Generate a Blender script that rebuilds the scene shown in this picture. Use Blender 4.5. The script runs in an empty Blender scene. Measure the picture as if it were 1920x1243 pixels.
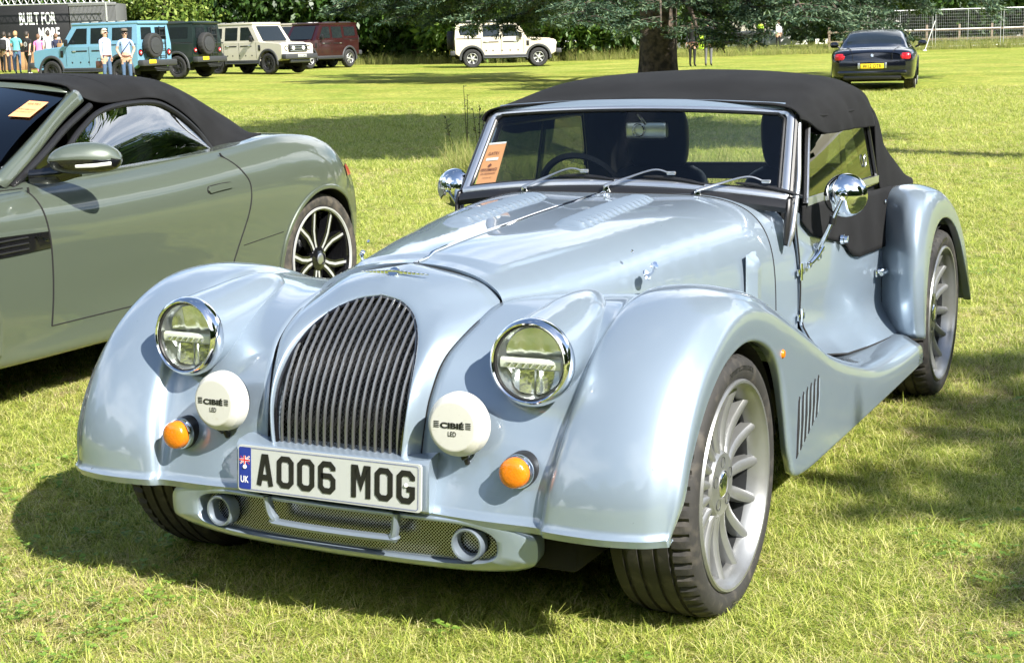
import bpy, bmesh, math, random
import numpy as np
from mathutils import Vector, Matrix
random.seed(7); rng = np.random.default_rng(7)
scene = bpy.context.scene
col = scene.collection
PI = math.pi; R = math.radians

# ---------------------------------------------------------------- camera
CAM = np.array([2.0065, -3.4812, 1.4230]); YAW, PITCH, ROLL = -0.47138, -0.18824, -0.02874
FW = np.array([math.sin(YAW)*math.cos(PITCH), math.cos(YAW)*math.cos(PITCH), math.sin(PITCH)])
RT0 = np.array([math.cos(YAW), -math.sin(YAW), 0.0]); UP0 = np.cross(RT0, FW)
RT = math.cos(ROLL)*RT0 + math.sin(ROLL)*UP0; UP = -math.sin(ROLL)*RT0 + math.cos(ROLL)*UP0
cam_d = bpy.data.cameras.new('camera'); cam = bpy.data.objects.new('camera', cam_d); col.objects.link(cam)
cam.matrix_world = Matrix([[RT[0], UP[0], -FW[0], CAM[0]], [RT[1], UP[1], -FW[1], CAM[1]], [RT[2], UP[2], -FW[2], CAM[2]], [0, 0, 0, 1]])
cam_d.sensor_width = 36; cam_d.sensor_fit = 'HORIZONTAL'; cam_d.lens = 2843.94/1920*36
cam_d.clip_start = 0.05; cam_d.clip_end = 2000
scene.camera = cam
F2 = np.array([math.sin(YAW), math.cos(YAW)]); R2 = np.array([math.cos(YAW), -math.sin(YAW)])   # level view and right directions

# ---------------------------------------------------------------- sky and sun
SUN_TO = Vector((1.1, -0.46, 1.0)).normalized()
SUN_EL = math.asin(SUN_TO.z); SUN_AZ = math.atan2(SUN_TO.x, SUN_TO.y)
world = bpy.data.worlds.new('World'); scene.world = world; world.use_nodes = True
nt = world.node_tree; nt.nodes.clear()
wo = nt.nodes.new('ShaderNodeOutputWorld'); bgn = nt.nodes.new('ShaderNodeBackground')
sky = nt.nodes.new('ShaderNodeTexSky'); sky.sky_type = 'NISHITA'; sky.sun_disc = False
sky.sun_elevation = SUN_EL; sky.sun_rotation = SUN_AZ; sky.air_density = 1.0; sky.dust_density = 0.6
tc = nt.nodes.new('ShaderNodeTexCoord')
sep = nt.nodes.new('ShaderNodeSeparateXYZ'); nt.links.new(tc.outputs['Generated'], sep.inputs[0])
add = nt.nodes.new('ShaderNodeMath'); add.operation = 'ADD'; add.inputs[1].default_value = 0.22
mx = nt.nodes.new('ShaderNodeMath'); mx.operation = 'MAXIMUM'; mx.inputs[1].default_value = 0.0
nt.links.new(sep.outputs['Z'], mx.inputs[0]); nt.links.new(mx.outputs[0], add.inputs[0])
dv = nt.nodes.new('ShaderNodeVectorMath'); dv.operation = 'DIVIDE'
cmb = nt.nodes.new('ShaderNodeCombineXYZ')
for i in range(3): nt.links.new(add.outputs[0], cmb.inputs[i])
nt.links.new(tc.outputs['Generated'], dv.inputs[0]); nt.links.new(cmb.outputs[0], dv.inputs[1])
ns = nt.nodes.new('ShaderNodeTexNoise'); ns.inputs['Scale'].default_value = 1.15; ns.inputs['Detail'].default_value = 7; ns.inputs['Roughness'].default_value = 0.58
nt.links.new(dv.outputs[0], ns.inputs['Vector'])
rmp = nt.nodes.new('ShaderNodeValToRGB'); rmp.color_ramp.elements[0].position = 0.43; rmp.color_ramp.elements[1].position = 0.62
rmp.color_ramp.elements[1].color = (0.85, 0.85, 0.85, 1)
band = nt.nodes.new('ShaderNodeMapRange'); band.inputs[1].default_value = 0.35; band.inputs[2].default_value = 0.85; band.inputs[3].default_value = 0.0; band.inputs[4].default_value = 0.11
nt.links.new(sep.outputs['Z'], band.inputs[0]); sb = nt.nodes.new('ShaderNodeMath'); sb.operation = 'SUBTRACT'; nt.links.new(ns.outputs['Fac'], sb.inputs[0]); nt.links.new(band.outputs[0], sb.inputs[1])
nt.links.new(sb.outputs[0], rmp.inputs[0])   # fair-weather cloud, thinner overhead
mixc = nt.nodes.new('ShaderNodeMix'); mixc.data_type = 'RGBA'
nt.links.new(rmp.outputs[0], mixc.inputs[0]); nt.links.new(sky.outputs[0], mixc.inputs[6]); mixc.inputs[7].default_value = (11.5, 11.8, 12.2, 1)
nt.links.new(mixc.outputs[2], bgn.inputs['Color']); bgn.inputs['Strength'].default_value = 0.085
nt.links.new(bgn.outputs[0], wo.inputs['Surface'])
sun_d = bpy.data.lights.new('sun', 'SUN'); sun = bpy.data.objects.new('sun', sun_d); col.objects.link(sun)
sun_d.energy = 5.0; sun_d.angle = R(0.53); sun_d.color = (1.0, 0.955, 0.88)
sun.rotation_euler = SUN_TO.to_track_quat('Z', 'Y').to_euler(); sun.location = (20, -10, 30)
scene.view_settings.view_transform = 'Standard'; scene.view_settings.look = 'None'
scene.view_settings.exposure = 1.34; scene.view_settings.gamma = 1.0
scene.render.engine = 'CYCLES'
scene.cycles.max_bounces = 6; scene.cycles.diffuse_bounces = 2; scene.cycles.glossy_bounces = 4; scene.cycles.transmission_bounces = 4; scene.cycles.transparent_max_bounces = 14
scene.cycles.use_adaptive_sampling = True; scene.cycles.adaptive_threshold = 0.025
scene.cycles.use_denoising = True

# ---------------------------------------------------------------- materials
M = {}
def mat(name, base, rough=0.5, metal=0.0, coat=0.0, noise=None, bump=None, spec=None, trans=0.0, subsurf=0.0, alpha=None, coat_rough=0.03, emis=None, noise2=None):
    m = bpy.data.materials.new(name); m.use_nodes = True
    n = m.node_tree; b = n.nodes['Principled BSDF']
    b.inputs['Base Color'].default_value = (*base, 1); b.inputs['Roughness'].default_value = rough; b.inputs['Metallic'].default_value = metal
    b.inputs['Coat Weight'].default_value = coat; b.inputs['Coat Roughness'].default_value = coat_rough
    if spec is not None: b.inputs['Specular IOR Level'].default_value = spec
    if trans: b.inputs['Transmission Weight'].default_value = trans
    src = None
    def tex(scale, detail=4):
        t = n.nodes.new('ShaderNodeTexCoord'); x = n.nodes.new('ShaderNodeTexNoise')
        x.inputs['Scale'].default_value = scale; x.inputs['Detail'].default_value = detail
        n.links.new(t.outputs['Object'], x.inputs['Vector']); return x
    if noise:                                   # (scale, other colour, lo, hi)
        x = tex(noise[0]); rp = n.nodes.new('ShaderNodeValToRGB')
        rp.color_ramp.elements[0].position = noise[2]; rp.color_ramp.elements[1].position = noise[3]
        rp.color_ramp.elements[0].color = (*base, 1); rp.color_ramp.elements[1].color = (*noise[1], 1)
        n.links.new(x.outputs['Fac'], rp.inputs[0]); n.links.new(rp.outputs[0], b.inputs['Base Color']); src = rp.outputs[0]
    if noise2:
        x = tex(noise2[0], 6); rp = n.nodes.new('ShaderNodeValToRGB')
        rp.color_ramp.elements[0].position = noise2[2]; rp.color_ramp.elements[1].position = noise2[3]
        mxn = n.nodes.new('ShaderNodeMix'); mxn.data_type = 'RGBA'
        n.links.new(x.outputs['Fac'], rp.inputs[0]); n.links.new(rp.outputs[0], mxn.inputs[0])
        if src: n.links.new(src, mxn.inputs[6])
        else: mxn.inputs[6].default_value = (*base, 1)
        mxn.inputs[7].default_value = (*noise2[1], 1); n.links.new(mxn.outputs[2], b.inputs['Base Color'])
    if bump:                                    # (scale, strength, distance)
        x = tex(bump[0], 5); bp = n.nodes.new('ShaderNodeBump'); bp.inputs['Strength'].default_value = bump[1]; bp.inputs['Distance'].default_value = bump[2]
        n.links.new(x.outputs['Fac'], bp.inputs['Height']); n.links.new(bp.outputs[0], b.inputs['Normal'])
    if emis: b.inputs['Emission Color'].default_value = (*emis[:3], 1); b.inputs['Emission Strength'].default_value = emis[3]
    M[name] = m; return m
def glass(name, tint, refl=1.0, rough=0.0, f0=0.04):
    m = bpy.data.materials.new(name); m.use_nodes = True; n = m.node_tree; n.nodes.clear()
    o = n.nodes.new('ShaderNodeOutputMaterial'); mix = n.nodes.new('ShaderNodeMixShader')
    t = n.nodes.new('ShaderNodeBsdfTransparent'); t.inputs[0].default_value = (*tint, 1)
    gl = n.nodes.new('ShaderNodeBsdfGlossy'); gl.inputs['Roughness'].default_value = rough; gl.inputs[0].default_value = (refl, refl, refl, 1)
    lw = n.nodes.new('ShaderNodeLayerWeight'); lw.inputs[0].default_value = 0.5
    pw_ = n.nodes.new('ShaderNodeMath'); pw_.operation = 'POWER'; pw_.inputs[1].default_value = 4.0; n.links.new(lw.outputs['Facing'], pw_.inputs[0])
    fr = n.nodes.new('ShaderNodeMath'); fr.operation = 'MULTIPLY_ADD'; fr.inputs[1].default_value = 1-f0; fr.inputs[2].default_value = f0; n.links.new(pw_.outputs[0], fr.inputs[0])
    n.links.new(fr.outputs[0], mix.inputs[0]); n.links.new(t.outputs[0], mix.inputs[1]); n.links.new(gl.outputs[0], mix.inputs[2])
    n.links.new(mix.outputs[0], o.inputs[0]); M[name] = m; return m

def leafmat(name, cols, rough=0.45, transl=0.35, scale=0.7, spec=0.35):
    m = bpy.data.materials.new(name); m.use_nodes = True; n = m.node_tree; n.nodes.clear()
    o = n.nodes.new('ShaderNodeOutputMaterial'); b = n.nodes.new('ShaderNodeBsdfPrincipled'); tr = n.nodes.new('ShaderNodeBsdfTranslucent'); mix = n.nodes.new('ShaderNodeMixShader')
    g = n.nodes.new('ShaderNodeNewGeometry'); rp = n.nodes.new('ShaderNodeValToRGB')
    rp.color_ramp.elements[0].color = (*cols[0], 1); rp.color_ramp.elements[1].color = (*cols[-1], 1)
    for i, cc in enumerate(cols[1:-1]):
        e = rp.color_ramp.elements.new((i+1)/(len(cols)-1)); e.color = (*cc, 1)
    n.links.new(g.outputs['Random Per Island'], rp.inputs[0])
    n.links.new(rp.outputs[0], b.inputs['Base Color']); n.links.new(rp.outputs[0], tr.inputs[0])
    b.inputs['Roughness'].default_value = rough; b.inputs['Specular IOR Level'].default_value = spec
    mix.inputs[0].default_value = transl
    n.links.new(b.outputs[0], mix.inputs[1]); n.links.new(tr.outputs[0], mix.inputs[2]); n.links.new(mix.outputs[0], o.inputs[0])
    M[name] = m; return m

# ---------------------------------------------------------------- mesh helpers
def cr(P, n):
    """Catmull-Rom through the points P (k, ...), n samples evenly in index"""
    P = np.asarray(P, float); k = len(P)
    if k == 2:
        t = np.linspace(0, 1, n).reshape((n,)+(1,)*(P.ndim-1)); return P[0]*(1-t)+P[1]*t
    Q = np.concatenate([[2*P[0]-P[1]], P, [2*P[-1]-P[-2]]])
    t = np.linspace(0, k-1, n); i = np.minimum(t.astype(int), k-2); u = (t-i).reshape((n,)+(1,)*(P.ndim-1))
    a, b, c_, d = Q[i], Q[i+1], Q[i+2], Q[i+3]
    return 0.5*((2*b)+(-a+c_)*u+(2*a-5*b+4*c_-d)*u*u+(-a+3*b-3*c_+d)*u**3)
def surf(rails, nu, nv):
    """grid (nu across rails, nv along rails)"""
    A = np.stack([cr(r, nv) for r in rails]); return cr(A, nu)
def interp(x, xs, ys): return np.interp(x, xs, ys)
def sm(t): t = np.clip(t, 0, 1); return t*t*(3-2*t)

class MB:
    def __init__(s): s.v = []; s.f = []; s.m = []; s.n = 0
    def add(s, v, f, m=0):
        v = np.asarray(v, float).reshape(-1, 3); s.v.append(v); s.f += [tuple(i+s.n for i in q) for q in f]; s.m += [m]*len(f); s.n += len(v); return s
    def grid(s, G, m=0, cu=False, cv=False, flip=False):
        G = np.asarray(G, float); a, b = G.shape[:2]; f = []
        for i in range(a if cu else a-1):
            for j in range(b if cv else b-1):
                q = (i*b+j, i*b+(j+1) % b, ((i+1) % a)*b+(j+1) % b, ((i+1) % a)*b+j)
                f.append(q[::-1] if flip else q)
        return s.add(G.reshape(-1, 3), f, m)
    def box(s, c, d, m=0, rot=None, taper=None):
        hx, hy, hz = d[0]/2, d[1]/2, d[2]/2
        v = np.array([(x, y, z) for z in (-hz, hz) for y in (-hy, hy) for x in (-hx, hx)], float)
        if taper: v[4:, 0] *= taper[0]; v[4:, 1] *= taper[1]
        if rot is not None: v = v@np.array(Matrix(rot)).T if not isinstance(rot, np.ndarray) else v@rot.T
        return s.add(v+np.asarray(c, float), [(0, 2, 3, 1), (4, 5, 7, 6), (0, 1, 5, 4), (2, 6, 7, 3), (0, 4, 6, 2), (1, 3, 7, 5)], m)
    def rbox(s, c, d, b=0.01, m=0, rot=None):
        """box with bevelled edges (two-step bevel)"""
        h = np.array(d, float)/2; b = min(b, h.min()*0.95); bm = bmesh.new(); bmesh.ops.create_cube(bm, size=1)
        for v in bm.verts: v.co = Vector((v.co.x*d[0], v.co.y*d[1], v.co.z*d[2]))
        bmesh.ops.bevel(bm, geom=bm.edges[:], offset=b, segments=2, profile=0.5, affect='EDGES')
        v = np.array([x.co[:] for x in bm.verts]); bm.verts.index_update(); f = [tuple(x.index for x in q.verts) for q in bm.faces]; bm.free()
        if rot is not None: v = v@np.asarray(rot).T
        return s.add(v+np.asarray(c, float), f, m)
    def tube(s, path, r, n=8, m=0, cap=True, closed=False, flat=None):
        P = np.asarray(path, float); k = len(P); r = np.broadcast_to(np.asarray(r, float), (k,))
        T = np.roll(P, -1, 0)-np.roll(P, 1, 0) if closed else np.gradient(P, axis=0)
        T /= np.linalg.norm(T, axis=1)[:, None]+1e-12
        ref = np.array([0, 0, 1.0]) if abs(T[0][2]) < 0.9 else np.array([1.0, 0, 0])
        N = np.cross(T[0], ref); N /= np.linalg.norm(N); ring = []
        for i in range(k):
            N = N-T[i]*(N@T[i]); N /= np.linalg.norm(N)+1e-12; B = np.cross(T[i], N)
            a = np.linspace(0, 2*PI, n, endpoint=False)
            e = (1, 1) if flat is None else flat
            ring.append(P[i]+r[i]*(np.cos(a)[:, None]*N*e[0]+np.sin(a)[:, None]*B*e[1]))
        G = np.stack(ring); b0 = s.n
        s.grid(G, m, cu=closed, cv=True)
        if cap and not closed: s.f += [tuple(b0+i for i in range(n))[::-1], tuple(b0+(k-1)*n+i for i in range(n))]; s.m += [m, m]
        return s
    def lathe(s, prof, c=(0, 0, 0), ax=(1, 0, 0), n=32, m=0, up=(0, 0, 1), a0=0, a1=2*PI):
        """profile (radius, height along ax)"""
        ax = np.asarray(ax, float); ax /= np.linalg.norm(ax); u = np.asarray(up, float); u = u-ax*(u@ax)
        if np.linalg.norm(u) < 1e-6: u = np.array([1.0, 0, 0]); u = u-ax*(u@ax)
        u /= np.linalg.norm(u); w = np.cross(ax, u); full = abs(a1-a0-2*PI) < 1e-6
        a = np.linspace(a0, a1, n, endpoint=not full); P = np.asarray(prof, float)
        G = np.asarray(c, float)+P[:, None, 1:2]*ax+P[:, None, 0:1]*(np.cos(a)[None, :, None]*u+np.sin(a)[None, :, None]*w)
        return s.grid(G, m, cv=full, flip=True)
    def prism(s, poly, axis, a, b, m=0):
        """polygon in the two other axes extruded along axis from a to b"""
        P = np.asarray(poly, float); k = len(P); o = [i for i in range(3) if i != axis]
        v = np.zeros((2*k, 3)); v[:k, o[0]] = P[:, 0]; v[:k, o[1]] = P[:, 1]; v[k:] = v[:k]; v[:k, axis] = a; v[k:, axis] = b
        f = [tuple(range(k))[::-1], tuple(range(k, 2*k))]+[(i, (i+1) % k, k+(i+1) % k, k+i) for i in range(k)]
        if axis == 1: f = [q[::-1] for q in f]
        return s.add(v, f, m)
    def xf(s, mtx):
        """transform everything so far by a 4x4"""
        A = np.array(mtx); V = np.concatenate(s.v); V = V@A[:3, :3].T+A[:3, 3]; s.v = [V]; return s
    def mirror(s):
        o = MB(); V = np.concatenate(s.v).copy(); V[:, 0] *= -1; o.v = [V]; o.f = [q[::-1] for q in s.f]; o.m = list(s.m); o.n = s.n; return o
    def mesh(s, name, mats, smooth=True, ang=40):
        me = bpy.data.meshes.new(name); V = np.concatenate(s.v)
        me.from_pydata(V.tolist(), [], s.f)
        for x in (mats if isinstance(mats, (list, tuple)) else [mats]): me.materials.append(M[x] if isinstance(x, str) else x)
        if any(s.m): me.polygons.foreach_set('material_index', s.m)
        bm = bmesh.new(); bm.from_mesh(me); bmesh.ops.remove_doubles(bm, verts=bm.verts, dist=1e-5); 
        if smooth:
            for f in bm.faces: f.smooth = True
            for e in bm.edges:
                if len(e.link_faces) == 2 and e.calc_face_angle(0) > R(ang): e.smooth = False
        bm.to_mesh(me); bm.free(); me.update(); return me
    def build(s, name, mats, parent=None, smooth=True, ang=40, solid=0, subdiv=0, recalc=False, loc=None):
        me = s.mesh(name, mats, smooth, ang)
        if recalc:
            bm = bmesh.new(); bm.from_mesh(me); bmesh.ops.recalc_face_normals(bm, faces=bm.faces); bm.to_mesh(me); bm.free()
        o = link(name, me, parent)
        if loc is not None: o.location = loc
        if solid:
            md = o.modifiers.new('solidify', 'SOLIDIFY'); md.thickness = abs(solid); md.offset = -1 if solid > 0 else 1
        if subdiv: md = o.modifiers.new('subdiv', 'SUBSURF'); md.levels = md.render_levels = subdiv
        return o
def link(name, data, parent=None):
    o = bpy.data.objects.new(name, data); col.objects.link(o)
    if parent is not None: o.parent = parent
    return o
def tag(o, label=None, cat=None, group=None, kind=None):
    if label: o['label'] = label
    if cat: o['category'] = cat
    if group: o['group'] = group
    if kind: o['kind'] = kind
    return o
def thing(name, label, cat, loc=(0, 0, 0), rz=0, group=None):
    o = link(name, None); o.location = loc; o.rotation_euler = (0, 0, rz); return tag(o, label, cat, group)
def copy_tree(o, parent=None):
    c = o.copy(); col.objects.link(c); c.parent = parent
    for ch in list(o.children): copy_tree(ch, c)
    return c

_txt = {}
def text_geo(s, size=1.0, weight=0.0):
    """(verts, faces) of flat centred text in the xy plane"""
    k = (s, weight)
    if k not in _txt:
        cu = bpy.data.curves.new('t', 'FONT'); cu.body = s; cu.align_x = 'CENTER'; cu.align_y = 'CENTER'; cu.offset = weight; cu.fill_mode = 'FRONT'; cu.resolution_u = 3
        o = bpy.data.objects.new('t', cu); col.objects.link(o); bpy.context.view_layer.update()
        me = bpy.data.meshes.new_from_object(o.evaluated_get(bpy.context.evaluated_depsgraph_get()))
        _txt[k] = (np.array([v.co[:] for v in me.vertices]).reshape(-1, 3), [tuple(p.vertices) for p in me.polygons])
        bpy.data.objects.remove(o); bpy.data.meshes.remove(me); bpy.data.curves.remove(cu)
    v, f = _txt[k]; return v*size, f
def put_text(mb, s, org, xd, yd, height, width=None, weight=0.0, m=0):
    v, f = text_geo(s, 1.0, weight); v = v.copy()
    lo, hi = v.min(0), v.max(0); v -= (lo+hi)/2; sy = height/(hi[1]-lo[1]); sx = sy if width is None else width/(hi[0]-lo[0])
    xd = np.asarray(xd, float); yd = np.asarray(yd, float)
    mb.add(np.asarray(org, float)+v[:, :1]*sx*xd+v[:, 1:2]*sy*yd, f, m)
def ribbon(path, w, closed=False):
    """flat stroke of width w along a 2-D path with mitred corners: (verts2d, faces)"""
    P = np.asarray(path, float); k = len(P); L = []; Rr = []
    for i in range(k):
        a = P[i]-P[i-1] if (closed or i) else P[1]-P[0]; b = P[(i+1) % k]-P[i] if (closed or i < k-1) else a
        if not closed and i == 0: a = b
        a = a/np.linalg.norm(a); b = b/np.linalg.norm(b); na = np.array([-a[1], a[0]]); nb = np.array([-b[1], b[0]])
        n = na+nb; n /= np.linalg.norm(n); d = w/2/max(0.4, n@na); L.append(P[i]+n*d); Rr.append(P[i]-n*d)
    V = np.array(L+Rr); f = [(i, k+i, k+(i+1) % k, (i+1) % k) for i in range(k if closed else k-1)]
    return V, f

def terrain(r, d):
    r = np.asarray(r, float); d = np.asarray(d, float)
    e = np.maximum(d-22, 0); z = 0.0088*e*e/(e+8.0); z = np.where(d > 130, 0.0088*108*108/116, z)
    return z+0.016*np.clip(-r, 0, 40)*sm((d-25)/25)
def wp(r, d, h=0.0):
    p = CAM[:2]+F2*d+R2*r; return (p[0], p[1], float(terrain(r, d))+h)
def gz(x, y):
    q = np.array([x, y])-CAM[:2]; return float(terrain(q@R2, q@F2))
def heading(cam_right, cam_fwd):
    """rotation about z that turns local -y (a vehicle's nose) to the given level direction, right and forward of the view"""
    v = R2*cam_right+F2*cam_fwd; return math.atan2(v[0], -v[1])

mat('paint', (0.240, 0.302, 0.368), 0.40, 0.46, 1.0, noise=(2.5, (0.252, 0.312, 0.377), 0.35, 0.7), noise2=(48, (0.06, 0.06, 0.055), 0.755, 0.765))
M['paint'].node_tree.nodes['Principled BSDF'].inputs['Coat IOR'].default_value = 1.72
mat('paint_dark', (0.20, 0.24, 0.285), 0.4, 0.5, 0.6)
mat('chrome', (0.86, 0.87, 0.88), 0.045, 1.0)
mat('silver', (0.62, 0.64, 0.66), 0.28, 0.9)
mat('rim_silver', (0.29, 0.30, 0.305), 0.38, 0.70, 0.25, noise=(9, (0.22, 0.22, 0.21), 0.4, 0.75))
mat('machined', (0.46, 0.47, 0.48), 0.34, 0.35, 0.5)
mat('black_plastic', (0.012, 0.012, 0.013), 0.35)
mat('black_gloss', (0.006, 0.006, 0.007), 0.12, 0, 0.7)
mat('black_matte', (0.006, 0.006, 0.006), 0.9)
mat('dark_metal', (0.09, 0.095, 0.10), 0.35, 0.8)
mat('well', (0.008, 0.008, 0.008), 0.95)
mat('tyre', (0.022, 0.021, 0.020), 0.72, noise=(26, (0.085, 0.075, 0.062), 0.52, 0.85), bump=(160, 0.25, 0.002))
mat('tyre_dusty', (0.028, 0.026, 0.023), 0.8, noise=(22, (0.095, 0.080, 0.062), 0.42, 0.75), bump=(160, 0.25, 0.002))
mat('fabric', (0.0085, 0.0088, 0.0095), 0.9, bump=(900, 0.35, 0.0012), noise=(7, (0.013, 0.0135, 0.0145), 0.4, 0.7), spec=0.2)
mat('leather', (0.010, 0.011, 0.013), 0.5, bump=(300, 0.2, 0.001))
mat('white_cover', (0.50, 0.50, 0.46), 0.42, noise=(70, (0.45, 0.44, 0.38), 0.62, 0.75), noise2=(130, (0.10, 0.09, 0.07), 0.74, 0.77))
mat('plate_white', (0.40, 0.42, 0.405), 0.3, noise=(40, (0.38, 0.38, 0.34), 0.62, 0.85))
mat('plate_yellow', (0.80, 0.56, 0.03), 0.35)
mat('plate_blue', (0.012, 0.03, 0.22), 0.35)
mat('ink', (0.008, 0.008, 0.009), 0.4)
mat('white', (0.78, 0.78, 0.78), 0.45)
mat('red', (0.55, 0.02, 0.02), 0.35)
mat('orange_card', (0.72, 0.33, 0.14), 0.55)
mat('brown_ink', (0.16, 0.05, 0.03), 0.6)
mat('amber', (0.60, 0.165, 0.006), 0.12, 0, 0.5, bump=(240, 0.5, 0.002))
mat('red_lens', (0.42, 0.012, 0.02), 0.1, 0, 0.8)
mat('slat', (0.22, 0.225, 0.23), 0.32, 0.85)
mat('reflector', (0.85, 0.87, 0.82), 0.16, 0.9, bump=(30, 0.25, 0.01))
mat('led_bar', (0.72, 0.74, 0.66), 0.25)
glass('clear_glass', (0.90, 0.92, 0.90))
glass('screen_glass', (0.82, 0.86, 0.84))
glass('tint_glass', (0.22, 0.25, 0.25))
glass('dark_glass', (0.05, 0.06, 0.065))
# ================================================================ the silver-blue roadster (x to its left, y rearward, z up)
car = thing('roadster', 'silver-blue vintage-style roadster with black soft top and tall slatted grille', 'car')

# ---- front wings: rails across from the bonnet side to the rolled outer edge, stations from the front lip back to the running board
W0 = [(.225,-.512,.352),(.222,-.478,.43),(.225,-.458,.52),(.232,-.43,.605),(.245,-.375,.685),(.262,-.262,.742),(.272,-.13,.777),(.32,.03,.772),(.362,.16,.757),(.405,.32,.722),(.445,.5,.657),(.485,.70,.577),(.525,.9,.492),(.568,1.15,.412),(.60,1.4,.357),(.645,1.75,.325),(.695,2.22,.314)]
W1 = [(.38,-.508,.346),(.38,-.478,.43),(.385,-.447,.52),(.39,-.40,.61),(.40,-.325,.69),(.41,-.215,.745),(.41,-.09,.772),(.44,.03,.775),(.46,.16,.762),(.48,.32,.726),(.51,.5,.660),(.54,.70,.578),(.57,.9,.492),(.605,1.15,.412),(.64,1.4,.357),(.675,1.75,.325),(.72,2.19,.314)]
W2 = [(.537,-.497,.342),(.545,-.468,.43),(.555,-.43,.52),(.565,-.375,.61),(.575,-.295,.69),(.578,-.20,.745),(.575,-.095,.777),(.575,.03,.785),(.58,.17,.768),(.585,.32,.728),(.60,.5,.662),(.62,.70,.579),(.64,.9,.492),(.67,1.15,.413),(.695,1.4,.358),(.717,1.74,.326),(.748,2.15,.314)]
W3 = [(.575,-.524,.345),(.585,-.508,.43),(.60,-.472,.52),(.612,-.41,.615),(.62,-.327,.70),(.625,-.218,.765),(.628,-.10,.80),(.63,.03,.808),(.635,.17,.788),(.645,.32,.742),(.665,.5,.668),(.685,.70,.581),(.705,.9,.493),(.73,1.15,.414),(.75,1.4,.358),(.767,1.72,.325),(.78,2.14,.314)]
W4 = [(.70,-.530,.345),(.705,-.516,.43),(.71,-.478,.525),(.715,-.415,.62),(.72,-.33,.705),(.72,-.22,.77),(.725,-.10,.808),(.73,.03,.815),(.735,.17,.793),(.742,.32,.745),(.752,.5,.669),(.765,.70,.581),(.775,.9,.493),(.785,1.15,.412),(.795,1.4,.355),(.80,1.7,.322),(.805,2.09,.312)]
W5 = [(.795,-.512,.345),(.80,-.498,.43),(.803,-.46,.522),(.806,-.398,.613),(.808,-.315,.695),(.81,-.21,.757),(.812,-.095,.793),(.815,.03,.80),(.818,.165,.778),(.82,.31,.73),(.822,.49,.655),(.825,.69,.568),(.828,.89,.481),(.83,1.15,.402),(.832,1.4,.346),(.833,1.7,.313),(.835,2.06,.303)]
W6 = [(.838,-.486,.345),(.845,-.466,.428),(.848,-.428,.513),(.85,-.37,.597),(.852,-.29,.672),(.853,-.19,.728),(.854,-.085,.762),(.855,.03,.77),(.856,.155,.747),(.857,.295,.70),(.858,.475,.625),(.859,.68,.537),(.86,.88,.45),(.86,1.15,.372),(.86,1.4,.32),(.86,1.7,.29),(.86,2.07,.283)]
W8 = [(.846,-.462,.345),(.861,-.425,.41),(.863,-.385,.484),(.863,-.32,.558),(.863,-.245,.618),(.863,-.15,.665),(.863,-.04,.687),(.863,.06,.684),(.863,.165,.655),(.863,.25,.607),(.863,.315,.53),(.863,.362,.42),(.863,.41,.29),(.863,.50,.226),(.863,.9,.217),(.863,1.5,.217),(.863,2.08,.22)]
W6a, W8a = np.array(W6), np.array(W8)
W7 = W6a*0.72+W8a*0.28; W7[:, 0] = np.maximum(W6a[:, 0], W8a[:, 0])+.003
W75 = W6a*0.2+W8a*0.8; W75[:, 0] = W8a[:, 0]+.003
W9 = W8a.copy(); W9[:, 0] -= .022
W0b = np.array(W0).copy(); W0b[:, 2] -= .03; W0b[0, 1] += .02
rails = [np.array(w) for w in (W0, W1, W2, W3, W4, W5, W6)]+[W7, W75, W8a, W9]
# lower front lip: a small roll
LIP = 0.012
for r_ in rails:
    pass
G = surf(rails, 70, 110)
def lip(G):
    a = G[:, 0].copy(); b = a.copy(); b[:, 1] -= .010; b[:, 2] -= .008; c = a.copy(); c[:, 2] -= .022; c[:, 1] -= .004; d = a.copy(); d[:, 2] -= .020; d[:, 1] += .014
    return np.stack([d, c, b], 1)
wing = MB().grid(np.concatenate([lip(G), G], 1))
# louvred outlet behind the wheel: dark slots with bright edges
def slots(sx):
    for i in range(6):
        t = i/5; y0 = .452+.038*i; z1 = .452+.006*i-.002*i*i*.2; z0 = .283+.014*i
        mb = MB(); x = .8715
        poly = [(y0-.012, z0), (y0+.004, z0+.012), (y0+.018, z1-.008), (y0+.013, z1), (y0+.004, z1-.012)]
        mb.prism(poly, 0, x-.012, x+.0006)
        e = MB().tube([(x, y0+.004, z0+.012), (x+.002, y0+.011, (z0+z1)/2), (x, y0+.018, z1-.008)], .0028, 6)
        if sx < 0: mb = mb.mirror(); e = e.mirror()
        o = mb.build('vent_slot', 'black_matte', wing_o[sx]); e.build('vent_rib', 'paint', wing_o[sx])
wing_o = {}
for sx in (1, -1):
    wing_o[sx] = (wing if sx > 0 else wing.mirror()).build('front_wing', 'paint', car, solid=.0035, ang=60)
    slots(sx)
    # headlamp pod faired into the wing
    st = [(-.412,.700,.0985,.0985),(-.36,.703,.099,.0995),(-.28,.710,.095,.100),(-.20,.720,.086,.098),(-.12,.730,.070,.090),(-.06,.740,.050,.074),(-.02,.748,.028,.054),(.0,.752,.006,.04)]
    P = cr(np.array(st), 34); a = np.linspace(0, 2*PI, 40, endpoint=False)
    Gp = np.stack([np.stack([sx*(.495-.02*max(0, (p[0]+.41)))+p[2]*np.cos(a), np.full_like(a, p[0])-.012*np.sin(a)*(1 if p[0] < -.3 else .4), p[1]+p[3]*np.sin(a)], 1) for p in P])
    MB().grid(Gp, cv=True).build('headlamp_pod', 'paint', wing_o[sx])
    # side repeater
    rp = MB().lathe([(.0, .012), (.009, .011), (.014, .004), (.015, 0)], (sx*.864, .308, .601), (sx, 0, 0), 16).build('side_repeater', 'amber', wing_o[sx])
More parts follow.
